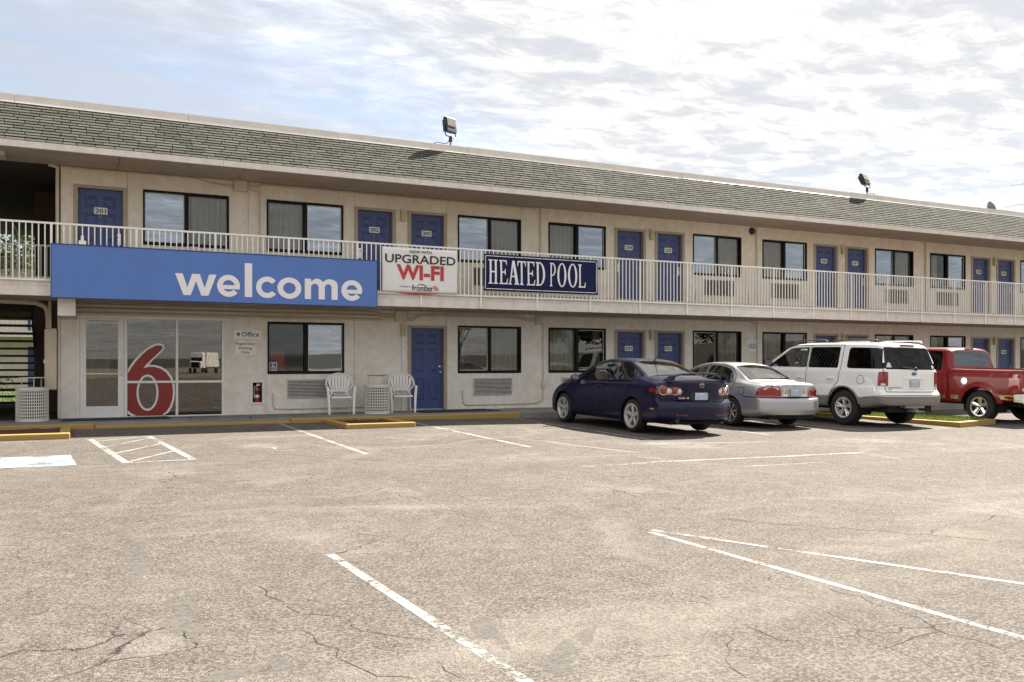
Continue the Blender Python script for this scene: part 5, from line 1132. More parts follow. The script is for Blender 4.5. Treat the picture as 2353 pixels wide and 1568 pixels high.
# ------------------------------------------------------------------ vehicles. Local axes: x forward from the rear axle, y to the left, z up
def chaikin(P, it=2):
    for _ in range(it):
        Q = [P[0]]
        for a, c in zip(P, P[1:]): Q += [tuple(np.array(a) * .75 + np.array(c) * .25), tuple(np.array(a) * .25 + np.array(c) * .75)]
        Q.append(P[-1]); P = Q
    return P
TAGS = ['body', 'glass', 'side_window', 'rear_side_window', 'windscreen', 'rear_window', 'front_door', 'rear_door', 'boot_lid', 'bumper', 'cladding', 'seam', 'fuel_door', 'tail_light', 'strip', 'roof', 'bed_gap', 'lower_panel']
class Car:
    def __init__(s, sp):
        s.sp = sp; T = lambda k, x: interp(sp[k], x); xR, xF = sp['xR'], sp['xF']
        xs = [xR + (xF - xR) * i / 96 for i in range(97)]
        xs = sorted(set(round(v, 4) for v in xs + [xR + d for d in (.01, .025, .045, .07, .1)] + [xF - d for d in (.01, .025, .045, .07, .1)] + sp.get('extra', [])))
        bm = s.bm = bmesh.new(); s.lay = bm.faces.layers.int.new('tag'); rows = []
        def shear(xn, y, z, w):
            r = s.rear(y, z, w) - xR; f = s.front(y, z, w) - xF
            a = max(0., 1 - (xn - xR) / .75); b_ = max(0., 1 - (xF - xn) / .75); return xn + r * a ** 1.6 + f * b_ ** 1.6
        s.shear = shear
        for x in xs:
            zb, Wd, zs, ins, zt, Wr, cr = (T(k, x) for k in ('zb', 'W', 'zs', 'ins', 'zt', 'Wr', 'cr'))
            zr = max(zt - cr, zs + .006); mid = sp.get('mid', .58)
            zm = zb + (zs - zb) * mid
            P = [(0, zb), (Wd - .16, zb), (Wd - .045, zb + .015), (Wd - .012, zb + .10), (Wd, zm), (Wd - .008, zs - .16), (Wd - ins * .45, zs - .035), (Wd - ins, zs), (Wd - ins - .012, zs + min(.03, (zr - zs) * .3)), (Wr + .012, zr - min(.05, (zr - zs) * .3)), (Wr - .03, zr + cr * .35), (Wr * .62, zt - cr * .12), (0, zt)]
            P = chaikin(P, 2); L = []
            for (y, z) in P: L.append(bm.verts.new((shear(x, y, z, Wd), y, z)))
            Rr = [L[0]] + [bm.verts.new((v.co.x, -v.co.y, v.co.z)) for v in L[1:-1]] + [L[-1]]
            rows.append((L, Rr, P, x, Wd))
        n = len(rows[0][0])
        for (A, B) in zip(rows, rows[1:]):
            for i in range(n - 1):
                for q in ((A[0][i], A[0][i + 1], B[0][i + 1], B[0][i]), (A[1][i], B[1][i], B[1][i + 1], A[1][i + 1])):
                    try: bm.faces.new(q)
                    except ValueError: pass
        for row, fn in ((rows[0], s.rear), (rows[-1], s.front)):           # end caps
            L, Rr, P, x, Wd = row; m = 12; grid = []
            for i in range(n):
                if i in (0, n - 1): grid.append([L[i]] * (m + 1)); continue
                y, z = P[i]; g = [L[i]] + [bm.verts.new((fn(y * (1 - 2 * k / m), z, Wd), y * (1 - 2 * k / m), z)) for k in range(1, m)] + [Rr[i]]; grid.append(g)
            for i in range(1, n - 1):
                for k in range(m):
                    q = [grid[i][k], grid[i][k + 1], grid[i + 1][k + 1], grid[i + 1][k]]; u = []
                    for v in q:
                        if v not in u: u.append(v)
                    if len(u) > 2:
                        try: bm.faces.new(u)
                        except ValueError: pass
        bmesh.ops.remove_doubles(bm, verts=bm.verts, dist=1e-4); bmesh.ops.recalc_face_normals(bm, faces=bm.faces); bm.normal_update()
    def rear(s, y, z, w): return s.sp['xR'] + interp(s.sp['rear'], z) + s.sp.get('prc', .16) * min(1, abs(y) / w) ** 3.2
    def front(s, y, z, w): return s.sp['xF'] - interp(s.sp['frnt'], z) - s.sp.get('pfc', .30) * min(1, abs(y) / w) ** 2.4
    def cut(s, poly, axis, filt, tag=None, over=False, sel_only=None):
        """score the outline into the surface along the axis and tag what lies inside"""
        ij = {'y': (0, 2), 'x': (1, 2), 'z': (0, 1)}[axis]; bm = s.bm; n = len(poly)
        x0, x1 = min(p[0] for p in poly), max(p[0] for p in poly); y0, y1 = min(p[1] for p in poly), max(p[1] for p in poly)
        bm.normal_update(); E = .006
        def near(f, u0, u1, v0, v1):
            lu = hu = lv = hv = None
            for v in f.verts:
                u, w = v.co[ij[0]], v.co[ij[1]]
                if lu is None: lu = hu = u; lv = hv = w
                else:
                    if u < lu: lu = u
                    elif u > hu: hu = u
                    if w < lv: lv = w
                    elif w > hv: hv = w
            return hu >= u0 and lu <= u1 and hv >= v0 and lv <= v1
        cand = [f for f in bm.faces if near(f, x0 - E, x1 + E, y0 - E, y1 + E) and filt(f)]
        for i in range(n):
            a, c = poly[i], poly[(i + 1) % n]; d = (c[0] - a[0], c[1] - a[1]); l = math.hypot(*d)
            if l < 1e-6: continue
            nn = [0, 0, 0]; nn[ij[0]] = -d[1] / l; nn[ij[1]] = d[0] / l; co = [0, 0, 0]; co[ij[0]] = a[0]; co[ij[1]] = a[1]
            G = [f for f in cand if f.is_valid and near(f, min(a[0], c[0]) - .004, max(a[0], c[0]) + .004, min(a[1], c[1]) - .004, max(a[1], c[1]) + .004)]
            if not G: continue
            ge = set(); gv = set()
            for f in G: ge.update(f.edges); gv.update(f.verts)
            r_ = bmesh.ops.bisect_plane(bm, geom=G + list(ge) + list(gv), dist=1e-5, plane_co=co, plane_no=nn)
            old = set(cand); cand += [f for f in r_['geom'] if isinstance(f, bmesh.types.BMFace) and f not in old]
            for f in cand[-64:]:
                if f.is_valid and f.normal.length < .5: f.normal_update()
        cand = [f for f in cand if f.is_valid]
        bm.normal_update(); hit = []
        for f in cand:
            c = f.calc_center_median(); u, v = c[ij[0]], c[ij[1]]
            if u < x0 or u > x1 or v < y0 or v > y1 or not filt(f): continue
            ins = False; j = n - 1
            for i in range(n):
                a, b_ = poly[i], poly[j]
                if (a[1] > v) != (b_[1] > v) and u < (b_[0] - a[0]) * (v - a[1]) / (b_[1] - a[1]) + a[0]: ins = not ins
                j = i
            if ins: hit.append(f)
        if tag is not None:
            t = TAGS.index(tag)
            for f in hit:
                if over or f[s.lay] == 0: f[s.lay] = t
        return hit
    def seam(s, path, axis, filt, w=.011, closed=False):
        P = list(path) + ([path[0]] if closed else []); w *= 1.5
        for a, c in zip(P, P[1:]):
            d = Vector((c[0] - a[0], c[1] - a[1])); l = d.length
            if l < 1e-5: continue
            d /= l; nx, ny = -d.y * w / 2, d.x * w / 2; e = d * w * .4
            s.cut([(a[0] + nx - e.x, a[1] + ny - e.y), (c[0] + nx + e.x, c[1] + ny + e.y), (c[0] - nx + e.x, c[1] - ny + e.y), (a[0] - nx - e.x, a[1] - ny - e.y)], axis, filt, 'seam', True)
    def arch(s, x, z, r, depth=.5):
        P = [(x + r * math.cos(2 * PI * i / 36), z + r * math.sin(2 * PI * i / 36)) for i in range(36)]
        h = s.cut(P, 'y', lambda f: abs(f.calc_center_median().y) > depth); bmesh.ops.delete(s.bm, geom=h, context='FACES')
    def tree(s): s.bvh = BVHTree.FromBMesh(s.bm)
    def at_rear(s, y, z):
        h = s.bvh.ray_cast(Vector((s.sp['xR'] - 1, y, z)), Vector((1, 0, 0))); return h[0].x, h[1]
    def at_side(s, x, z, sgn=1):
        h = s.bvh.ray_cast(Vector((x, sgn * 2.0, z)), Vector((0, -sgn, 0))); return h[0].y if h[0] else None
    def at_top(s, x, y):
        h = s.bvh.ray_cast(Vector((x, y, 4)), Vector((0, 0, -1))); return h[0].z
    def split(s, root, mats, names=None):
        bm = s.bm; out = {}
        used = sorted(set(f[s.lay] for f in bm.faces))
        for t in used:
            b = bm.copy(); lay = b.faces.layers.int['tag']
            bmesh.ops.delete(b, geom=[f for f in b.faces if f[lay] != t], context='FACES')
            nm = TAGS[t]
            if nm in ('side_window', 'rear_side_window', 'front_door', 'rear_door', 'tail_light', 'fuel_door', 'glass'):   # one object for each side
                for sg in (1, -1):
                    q = b.copy(); bmesh.ops.delete(q, geom=[f for f in q.faces if f.calc_center_median().y * sg < 0], context='FACES')
                    if q.faces: out[(nm, sg)] = s._mk(q, nm, mats, root, names)
                    q.free()
            else: out[nm] = s._mk(b, nm, mats, root, names)
            b.free()
        bm.free(); return out
    def _mk(s, b, nm, mats, root, names):
        if nm == 'seam':
            for v in b.verts: v.co -= v.normal * .006
        bmesh.ops.triangulate(b, faces=[f for f in b.faces if len(f.verts) > 4])
        name = (names or {}).get(nm, nm); me = bpy.data.meshes.new(name); b.to_mesh(me); me.materials.append(mats.get(nm, mats['body'])); me.polygons.foreach_set('use_smooth', [True] * len(me.polygons)); me.update()
        try: me.set_sharp_from_angle(angle=math.radians(40))
        except Exception: pass
        return link('panel_gaps' if name == 'seam' else name, me, root)
side = lambda f: abs(f.normal.y) > .28
def rearf(x): return lambda f: f.normal.x < -.12 and f.calc_center_median().x < x
def rounded(P, r=.05, n=4):
    out = []; N = len(P)
    for i in range(N):
        p, a, c = Vector(P[i]), Vector(P[i - 1]), Vector(P[(i + 1) % N]); ra = min(r, (a - p).length * .45, (c - p).length * .45)
        q0 = p + (a - p).normalized() * ra; q1 = p + (c - p).normalized() * ra
        for k in range(n + 1): t = k / n; q = q0 * (1 - t) ** 2 + p * 2 * t * (1 - t) + q1 * t * t; out.append((q.x, q.y))
    return out
def wheel(parent, x, y, r, w, rr, style, sgn, mat='alloy'):
    wh = bpy.data.objects.new('wheel', None); COL.objects.link(wh); wh.parent = parent; wh.location = (x, y, r); wh.empty_display_size = .1
    h = w / 2; m = MB(); prof = [(rr - .01, -h), (rr + .012, -h + .004), (r - .045, -h - .008), (r - .012, -h + .018), (r, -h + .045), (r, h - .045), (r - .012, h - .018), (r - .045, h + .008), (rr + .012, h - .004), (rr - .01, h)]
    m.lathe(prof, (0, 0, 0), 'y', 40); m.build('tyre', MT['tyre'], wh, True)
    f = sgn * h; b = MB(); b.lathe([(rr + .014, f - sgn * .012), (rr + .010, f + sgn * .006), (rr - .018, f + sgn * .002), (rr - .035, f - sgn * .05), (rr - .04, -f)], (0, 0, 0), 'y', 40); b.lathe([(0, f - sgn * .09), (rr - .03, f - sgn * .09)], (0, 0, 0), 'y', 24, 1)
    n, wi, wo, twin = style; yo = f - sgn * .012; yi = f - sgn * .035
    for k in range(n):
        a = 2 * PI * k / n + .3
        for da in ((-.17, .17) if twin else (0,)):
            c, s_ = math.cos(a + da), math.sin(a + da); r0, r1 = .045, rr - .012; t = lambda q, o, yy: (q * c - o * s_, yy, q * s_ + o * c)
            P = [t(r0, -wi, yi), t(r0, wi, yi), t(r1, wo, yo), t(r1, -wo, yo)]; Q = [tuple(np.array(p) - (0, sgn * .05, 0)) for p in P]
            M_ = [tuple((np.array(P[0]) + np.array(P[1])) / 2 + (0, sgn * .010, 0)), tuple((np.array(P[2]) + np.array(P[3])) / 2 + (0, sgn * .006, 0))]
            b.face([P[0], M_[0], M_[1], P[3]]); b.face([M_[0], P[1], P[2], M_[1]])
            for i in range(4): j = (i + 1) % 4; b.face([P[i], Q[i], Q[j], P[j]])
    b.lathe([(.0, yi + sgn * .022), (.028, yi + sgn * .020), (.034, yi + sgn * .004), (.066, yi + sgn * .002), (.07, yi - sgn * .05)], (0, 0, 0), 'y', 20)
    for k in range(5): a = 2 * PI * k / 5; b.lathe([(0, yi + sgn * .008), (.009, yi + sgn * .008), (.009, yi)], (.05 * math.cos(a), 0, .05 * math.sin(a)), 'y', 8, 1)
    b.build('rim', [MT[mat], MT['rimdark']], wh); return wh
def plate_obj(root, x, y, z, w=.305, h=.152, tilt=0.):
    m = MB(); m.box(-.012, 0, -w / 2, w / 2, -h / 2, h / 2); o = bevel(m.build('license_plate', MT['plate'], root), .01); o.location = (x, y, z); o.rotation_euler = (0, tilt, 0)
    m = MB(); m.box(-.014, -.0125, -w * .22, w * .22, h * .28, h * .38); m.build('plate_strip', MT['signbeige'], o); return o
def flat_on_rear(car, root, pts2, name, mat, off=.006, thick=.012):
    """small raised piece following the tail, drawn in y,z"""
    m = MB(); F = [(car.at_rear(y, z)[0] - off, y, z) for y, z in pts2]; c = np.mean(np.array(F), axis=0); n = len(F)
    for i in range(n): a, b_ = F[i], F[(i + 1) % n]; m.face([tuple(c - (off * .5, 0, 0)), a, b_]); m.face([a, b_, (b_[0] + thick + off, b_[1], b_[2]), (a[0] + thick + off, a[1], a[2])])
    return m.build(name, mat, root)
def lens_disc(car, root, y, z, r, name, mat, bulge=.022, ring=None):
    x, n = car.at_rear(y, z); n = n if n.x < 0 else -n; q = n.to_track_quat('Z', 'Y').to_matrix().to_4x4(); T = Matrix.Translation((x, y, z)) @ q
    m = MB(); m.lathe([(0, bulge), (r * .5, bulge * .85), (r * .85, bulge * .5), (r, 0), (r, -.02)], n=24); me = m.mesh(name, mat, True); me.transform(T); o = link(name, me, root)
    if ring: m = MB(); m.lathe([(r * .98, .004), (r * 1.1, .010), (r * 1.16, 0), (r * 1.1, -.01)], n=24); me = m.mesh('lamp_bezel', ring, True); me.transform(T); link('lamp_bezel', me, o)
    return o
def band_on_side(car, root, P, name, mat, sgn=1, off=.008):
    m = MB(); A = [(x, car.at_side(x, z, sgn) + sgn * off, z) for x, z in P]; B = [(x, y - sgn * .03, z) for x, y, z in A]; n = len(A); m.face(A)
    for i in range(n): m.face([A[i], A[(i + 1) % n], B[(i + 1) % n], B[i]])
    return m.build(name, mat, root)
def handle(car, root, x, z, sgn, mat, w=.16):
    y = car.at_side(x, z, sgn); m = MB(); m.tube(smooth_path([(x - w / 2, y - sgn * .01, z), (x - w / 2 + .02, y + sgn * .028, z + .004), (x, y + sgn * .036, z + .006), (x + w / 2 - .02, y + sgn * .028, z + .004), (x + w / 2, y - sgn * .01, z)], 4), .016, 8); return m.build('door_handle', mat, root, True)
def mirror(car, root, x, z, sgn, w, h, shell, body):
    y = car.at_side(x, z - .06, sgn); m = MB(); n = 10; P = [(sgn * (w * .5 + w * .5 * math.cos(2 * PI * i / n + .3)), h * .5 * math.sin(2 * PI * i / n + .3)) for i in range(n)]
    F = [(x - .05, y + p[0], z + p[1]) for p in P]; B = [(x + .07, y + sgn * .04 + p[0] * .62, z + p[1] * .7) for p in P]; C = [(x + .11, y + sgn * .05 + p[0] * .25, z + p[1] * .3) for p in P]
    for A_, B_ in ((F, B), (B, C)):
        for i in range(n): j = (i + 1) % n; m.face([A_[i], A_[j], B_[j], B_[i]])
    m.face(C); G = [(x - .045, y + sgn * w * .5 + (p[0] - sgn * w * .5) * .86, z + p[1] * .84) for p in P]
    for i in range(n): j = (i + 1) % n; m.face([F[i], F[j], G[j], G[i]])
    m.tube([(x + .03, y - sgn * .02, z - h * .22), (x + .03, y + sgn * .09, z - h * .15)], .03, 8); o = m.build('door_mirror', body, root, True)
    k = MB(); k.face(G); k.build('mirror_glass', glass('mirror_glass_' + shell, refl=.9, trans=.1) if shell not in MIR else MIR[shell], o); return o
MIR = {}
def interior(root, sp, x_d, x_f, x_r, floor, belt, hw, seat='seatgrey', dash=None):
    m = MB(); m.box(x_r - .45, x_d + .55, -hw, hw, floor, floor + .04); m.box(x_d, x_d + .5, -hw * .92, hw * .92, floor, belt - .04); m.box(x_r - .5, x_r - .45, -hw * .92, hw * .92, floor, belt - .03); m.box(x_r - 1.0, x_r - .45, -hw * .8, hw * .8, belt - .06, belt - .03)
    m.box(x_r - .45, x_d + .5, hw - .02, hw, floor, belt - .10); m.box(x_r - .45, x_d + .5, -hw, -hw + .02, floor, belt - .10); o = m.build('cabin', MT['cabin'], root)
    for y in (-.36, .36):
        m = MB(); m.obox((x_f + .18, y, floor + .30), (.27, 0, -.0), (0, .25, 0), (0, 0, .09)); m.obox((x_f - .16, y, belt - .02), (.07, 0, .0), (0, .25, 0), (-.07, 0, .32)); m.obox((x_f - .27, y, belt + .36), (.045, 0, 0), (0, .13, 0), (-.015, 0, .09)); bevel(m.build('front_seat', MT[seat], root), .05, 3)
    m = MB(); m.obox((x_r + .1, 0, floor + .32), (.26, 0, 0), (0, hw * .85, 0), (0, 0, .10)); m.obox((x_r - .22, 0, belt - .12), (.07, 0, 0), (0, hw * .82, 0), (-.05, 0, .22))
    bevel(m.build('rear_seat', MT[seat], root), .04, 3)
    m = MB(); c = Vector((x_d - .12, .36, belt + .02)); R = .185; P = [tuple(c + Vector((math.sin(a) * R * .42, math.cos(a) * R, math.sin(a) * R * .9))) for a in [2 * PI * i / 24 for i in range(25)]]
    m.tube(P, .016, 8, False); m.tube([tuple(c), (x_d + .1, .36, belt - .1)], .03, 8); m.obox(c, (.01, 0, .0), (0, .15, 0), (0, 0, .02)); m.build('steering_wheel', MT['blacktrim'], root, True)
    m = MB(); m.obox((x_d + .08, 0, sp['mirz']), (.015, 0, 0), (0, .12, 0), (0, 0, .035)); m.build('inner_mirror', MT['blacktrim'], root)
def wells(root, car, xw, r, W_):
    for x in xw:
        for sg in (1, -1):
            m = MB(); k = 0; n = 20
            for i in range(n + 1):
                a = -.35 + (PI + .7) * i / n
                for y in (W_ - .035, W_ - .42): m.v.append((x + (r + .004) * math.cos(a), sg * y, r * .92 + (r + .004) * math.sin(a)))
            for i in range(n): m.f.append([k + 2 * i, k + 2 * i + 1, k + 2 * i + 3, k + 2 * i + 2]); m.m.append(0)
            m.f.append([k + 2 * i + 1 for i in range(n + 1)]); m.m.append(0)
            m.build('wheel_well', MT['seam'], root, fix=False)
def under(root, x0, x1, hw, z0, z1):
    m = MB(); m.box(x0, x1, -hw, hw, z0, z1); m.tube([(x0 + .2, -.3, z0 - .02), (x1 - .4, -.25, z0 - .02)], .03, 8); m.build('underbody', MT['seam'], root)
    
def place_car(name, label, cat, X, Y, yaw=0.):
    z = ground_z(X - .8, Y); z2 = ground_z(X - .8, Y + 2.7); zr = ground_z(X + .8, Y)
    r = thing(name, label, cat, (X, Y, z)); r.rotation_euler = (math.atan2(zr - z, 1.6) * -1 * 0 , 0, 0)
    R = Matrix.Rotation(PI / 2 + yaw, 4, 'Z') @ Matrix.Rotation(-math.atan2(z2 - z, 2.7), 4, 'Y') @ Matrix.Rotation(-math.atan2(z - zr, 1.6) * -1, 4, 'X')
    r.rotation_euler = R.to_euler(); return r

# ================================================================== navy sedan
def navy_sedan():
    sp = dict(xR=-1.08, xF=3.66, zb=[(-1.08, .30), (-.9, .24), (-.4, .20), (2.9, .19), (3.5, .22), (3.66, .28)],
        W=[(-1.08, .80), (-1.03, .845), (-.85, .875), (-.3, .89), (1.3, .885), (2.7, .885), (3.2, .87), (3.55, .80), (3.66, .74)],
        zs=[(-1.08, .935), (-.9, .985), (-.3, 1.0), (.3, .985), (1.2, .955), (2.2, .915), (2.55, .90), (3.2, .79), (3.66, .60)],
        ins=[(-1.08, .10), (-.6, .09), (.2, .075), (2.2, .08), (2.7, .11), (3.3, .16), (3.66, .14)],
        zt=[(-1.08, 1.015), (-1.0, 1.04), (-.7, 1.065), (-.38, 1.085), (-.26, 1.11), (.0, 1.215), (.3, 1.335), (.55, 1.405), (.9, 1.438), (1.25, 1.44), (1.6, 1.405), (1.85, 1.335), (2.2, 1.19), (2.5, 1.06), (2.62, 1.02), (3.0, .94), (3.4, .82), (3.6, .70), (3.66, .66)],
        Wr=[(-1.08, .66), (-.4, .72), (-.26, .71), (.2, .615), (.6, .575), (1.4, .575), (1.8, .60), (2.5, .71), (2.62, .73), (3.2, .66), (3.66, .55)],
        cr=[(-1.08, .045), (-.4, .05), (.0, .06), (.6, .05), (1.5, .05), (2.3, .07), (2.7, .06), (3.66, .05)],
        rear=[(.2, .12), (.30, .03), (.42, 0.), (.56, -.005), (.615, .01), (.635, .06), (.66, .085), (.8, .075), (.9, .065), (.98, .06), (1.04, .10), (1.1, .14)], frnt=[(.2, .06), (.35, 0), (.5, .01), (.62, .05), (.72, .12), (1.0, .3)], prc=.20, mirz=1.27)
    r = place_car('parked_car', 'navy blue saloon with rear spoiler and round tail lamps', 'car', 10.54, -6.15, .005); c = Car(sp)
    sd = lambda f: side(f) and f.calc_center_median().z > .86
    gt = [(2.30, .945), (2.0, 1.10), (1.72, 1.235), (1.45, 1.32), (1.25, 1.355)]
    FW = [(2.22, .955), (2.02, 1.075), (1.72, 1.225), (1.45, 1.315), (1.16, 1.362), (1.06, .985)]; RW = [(1.0, .985), (1.08, 1.366), (.80, 1.365), (.50, 1.31), (.28, 1.215), (.16, 1.10), (.12, 1.02), (.2, 1.0)]
    c.cut(rounded(FW, .03), 'y', sd, 'side_window'); c.cut(rounded(RW, .05), 'y', sd, 'rear_side_window')
    tz = lambda f: f.normal.z > .12 and f.calc_center_median().z > 1.02
    c.cut(rounded([(-.25, -.64), (-.27, 0), (-.25, .64), (.22, .555), (.44, .515), (.48, 0), (.44, -.515), (.22, -.555)], .05), 'z', tz, 'rear_window')
    c.cut(rounded([(2.52, -.66), (2.58, 0), (2.52, .66), (1.86, .535), (1.80, 0), (1.86, -.535)], .05), 'z', tz, 'windscreen')
    fd = [(2.40, .30), (2.43, .62), (2.36, .90), (2.24, .94), (1.70, 1.262), (1.42, 1.36), (1.13, 1.395), (1.03, .96), (1.03, .28)]; rd = [(1.03, .28), (1.03, .96), (1.13, 1.395), (.78, 1.395), (.46, 1.335), (.20, 1.21), (.06, 1.0), (.10, .86), (.32, .62), (.40, .45), (.42, .28)]
    s0 = lambda f: side(f)
    c.seam(fd, 'y', s0, .010, True); c.seam(rd[2:] , 'y', s0, .010); c.cut(fd, 'y', s0, 'front_door'); c.cut(rd, 'y', s0, 'rear_door')
    c.arch(0, .315, .375); c.arch(2.675, .315, .375)
    rf = rearf(-.55); any_ = lambda f: f.calc_center_median().x < -.45
    c.seam([(.70, 1.06), (.66, .90), (.60, .66), (.5, .635), (0, .632), (-.5, .635), (-.60, .66), (-.66, .90), (-.70, 1.06)], 'x', lambda f: f.normal.x < -.3, .012)
    c.cut([(.62, .655), (.68, .90), (.70, 1.0), (-.70, 1.0), (-.68, .90), (-.62, .655)], 'x', lambda f: f.normal.x < -.35, 'boot_lid')
    c.cut([(-1.4, .2), (-1.4, .632), (-.5, .632), (-.38, .60), (-.36, .2)], 'y', any_, 'bumper')
    tl_ = lambda f: f.calc_center_median().x < -.72
    c.cut(rounded([(.44, .745), (.60, .735), (.80, .77), (1.0, .80), (1.0, .90), (.80, .915), (.60, .915), (.45, .90)], .03), 'x', tl_, 'tail_light', True); c.cut(rounded([(-.44, .745), (-.45, .90), (-.60, .915), (-.80, .915), (-1., .90), (-1., .80), (-.80, .77), (-.60, .735)], .03), 'x', tl_, 'tail_light', True)
    c.tree(); p = MT['navyp']
    for sg in (1, -1):
        for (y, z, rr, mt) in ((.555, .835, .068, 'tred'), (.485, .825, .052, 'tclear'), (.745, .842, .080, 'tred'), (.665, .828, .056, 'tclear')): lens_disc(c, r, sg * y, z, rr, 'lamp_lens', MT[mt], .024, MT['steel'])
        y = c.at_side(-.62, .845, sg); m = MB(); m.face([(-.52, c.at_side(-.52, .84, sg) + sg * .006, .84), (-.60, c.at_side(-.60, .88, sg) + sg * .006, .875), (-.72, c.at_side(-.72, .87, sg) + sg * .006, .87), (-.72, c.at_side(-.72, .8, sg) + sg * .006, .80), (-.60, c.at_side(-.6, .8, sg) + sg * .006, .805)]); m.build('side_marker', MT['tred'], r)
        flat_on_rear(c, r, [(sg * .32, .365), (sg * .58, .37), (sg * .56, .395), (sg * .34, .39)], 'reflector', MT['tred'])
        band_on_side(c, r, [(-.72, .475), (-.60, .475), (-.60, .505), (-.72, .505)], 'marker_lamp', MT['amber'], sg, .004)
        handle(c, r, 1.22, .86, sg, p); handle(c, r, .30, .88, sg, p); mirror(c, r, 2.18, 1.0, sg, .20, .15, 'a', p)
        band_on_side(c, r, [(.50, .205), (2.25, .205), (2.22, .245), (.52, .25)], 'side_skirt', p, sg, .018)
        m = MB(); m.tube([(-1.05, sg * .52, .265), (-.80, sg * .52, .275)], .040, 14, False); m.tube([(-1.035, sg * .52, .265), (-.8, sg * .52, .275)], .034, 14, True, 1); m.build('exhaust', [MT['steel'], MT['dark']], r, True)
        # bright roof-rail edge line and window trim
        m = MB(); m.tube([(x, c.at_side(x, z - .012, sg) + sg * .006 if c.at_side(x, z - .012, sg) else sg * .8, z) for x, z in ((2.18, .955), (1.6, .972), (1.0, .985), (.2, 1.003))], .008, 6); m.build('window_trim', MT['blacktrim'], r)
    x, _ = c.at_rear(0, .74); m = MB(); m.box(x - .004, x + .03, -.235, .235, .655, .83); bevel(m.build('plate_recess', MT['blacktrim'], r), .012); plate_obj(r, x - .008, 0, .735, .30, .14)
    m = MB(); x2 = c.at_rear(0, .85)[0]; m.prism([(-.36, .83), (.36, .83), (.34, .852), (-.34, .852)], x2 - .02, x2 + .03, 'x'); m.build('plate_garnish', p, r)
    # round winged badge, name strip
    x, n = c.at_rear(0, .945); T = Matrix.Translation((x - .004, 0, .945)) @ Matrix.Rotation(-PI / 2, 4, 'Y'); m = MB(); m.lathe([(.040, -.002), (.043, .006), (.049, .006), (.052, -.002)], n=28)
    for s_ in (-1, 1): m.face([(-.004, 0, .004), (.018, s_ * .030, .004), (.030, s_ * .030, .004), (.012, 0, .004)] if s_ > 0 else [(-.004, 0, .004), (.012, 0, .004), (.030, -.030, .004), (.018, -.030, .004)]); m.face([(.030, s_ * .024, .0045), (.012, s_ * .044, .0045), (.004, s_ * .047, .0045), (.022, s_ * .028, .0045)])
    me = m.mesh('badge', MT['chrome']); me.transform(T); link('badge', me, r)
    x, n = c.at_rear(.36, .70); m = MB(); m.box(x - .005, x + .02, .24, .53, .675, .735); bevel(m.build('name_plate', MT['blacktrim'], r), .006)
    for s_, a, b_ in (('mazda', .51, .36), ('6', .325, .265)):
        me = text_mesh(s_, 1., .03, 'LEFT', .01); V = np.array([v.co for v in me.vertices]); lo, hi = V.min(0), V.max(0)
        for v in me.vertices: v.co = (x - .008 - v.co.z, a + (b_ - a) * (v.co.x - lo[0]) / (hi[0] - lo[0]), .687 + .036 * (v.co.y - lo[1]) / (hi[1] - lo[1]))
        me.materials.clear(); me.materials.append(MT['steel']); link('lettering', me, r)
    # spoiler
    m = MB(); n = 24; top = []
    for i in range(n + 1):
        t = -1 + 2 * i / n; y = .70 * t; dz = .115 * (1 - abs(t) ** 5) ; zz = 1.045 + dz - .02 * t * t; xx = -.93 + .10 * t * t * t * t
        top.append([(xx - .10, y, zz + .012), (xx - .02, y, zz + .022), (xx + .09, y, zz + .005), (xx + .085, y, zz - .012), (xx - .095, y, zz - .008)])
    for A, B in zip(top, top[1:]):
        for k in range(5): m.face([A[k], A[(k + 1) % 5], B[(k + 1) % 5], B[k]])
    m.face(top[0]); m.face(top[-1])
    for sg in (1, -1): m.prism([(sg * .69, 1.02), (sg * .60, 1.03), (sg * .58, 1.135), (sg * .66, 1.11)], -.98, -.86, 'x')
    o = m.build('spoiler', p, r, True)
    m = MB(); m.tube([(.52, .0, c.at_top(.52, 0) - .01), (.38, 0, c.at_top(.52, 0) + .10), (-.02, 0, c.at_top(.52, 0) + .36)], [.012, .008, .003], 6); m.build('antenna', MT['blacktrim'], r)
    m = MB()
    P = [(x, y, c.at_top(x, y) + .002) for x, y in ((-.19, .58), (.05, .57), (.28, .52))]
    m.face([(-.2, .0, c.at_top(-.2, 0) + .004), (-.2, .04, c.at_top(-.2, .04) + .004), (.4, .03, c.at_top(.4, .03) + .004), (.4, .0, c.at_top(.4, 0) + .004)])
    pc = c.split(r, dict(body=p, side_window=MT['gcar'], rear_side_window=MT['gcar'], windscreen=MT['gcar'], rear_window=MT['grear'], seam=MT['seam'], tail_light=MT['tdark']))
    interior(r, sp, 1.95, 1.25, .35, .28, .96, .72); wells(r, c, (0, 2.675), .345, .885); under(r, -.9, 3.4, .62, .20, .30)
    for x in (0, 2.675):
        for sg in (1, -1): wheel(r, x, sg * .782, .318, .205, .228, (5, .035, .040, False), sg)
    return r
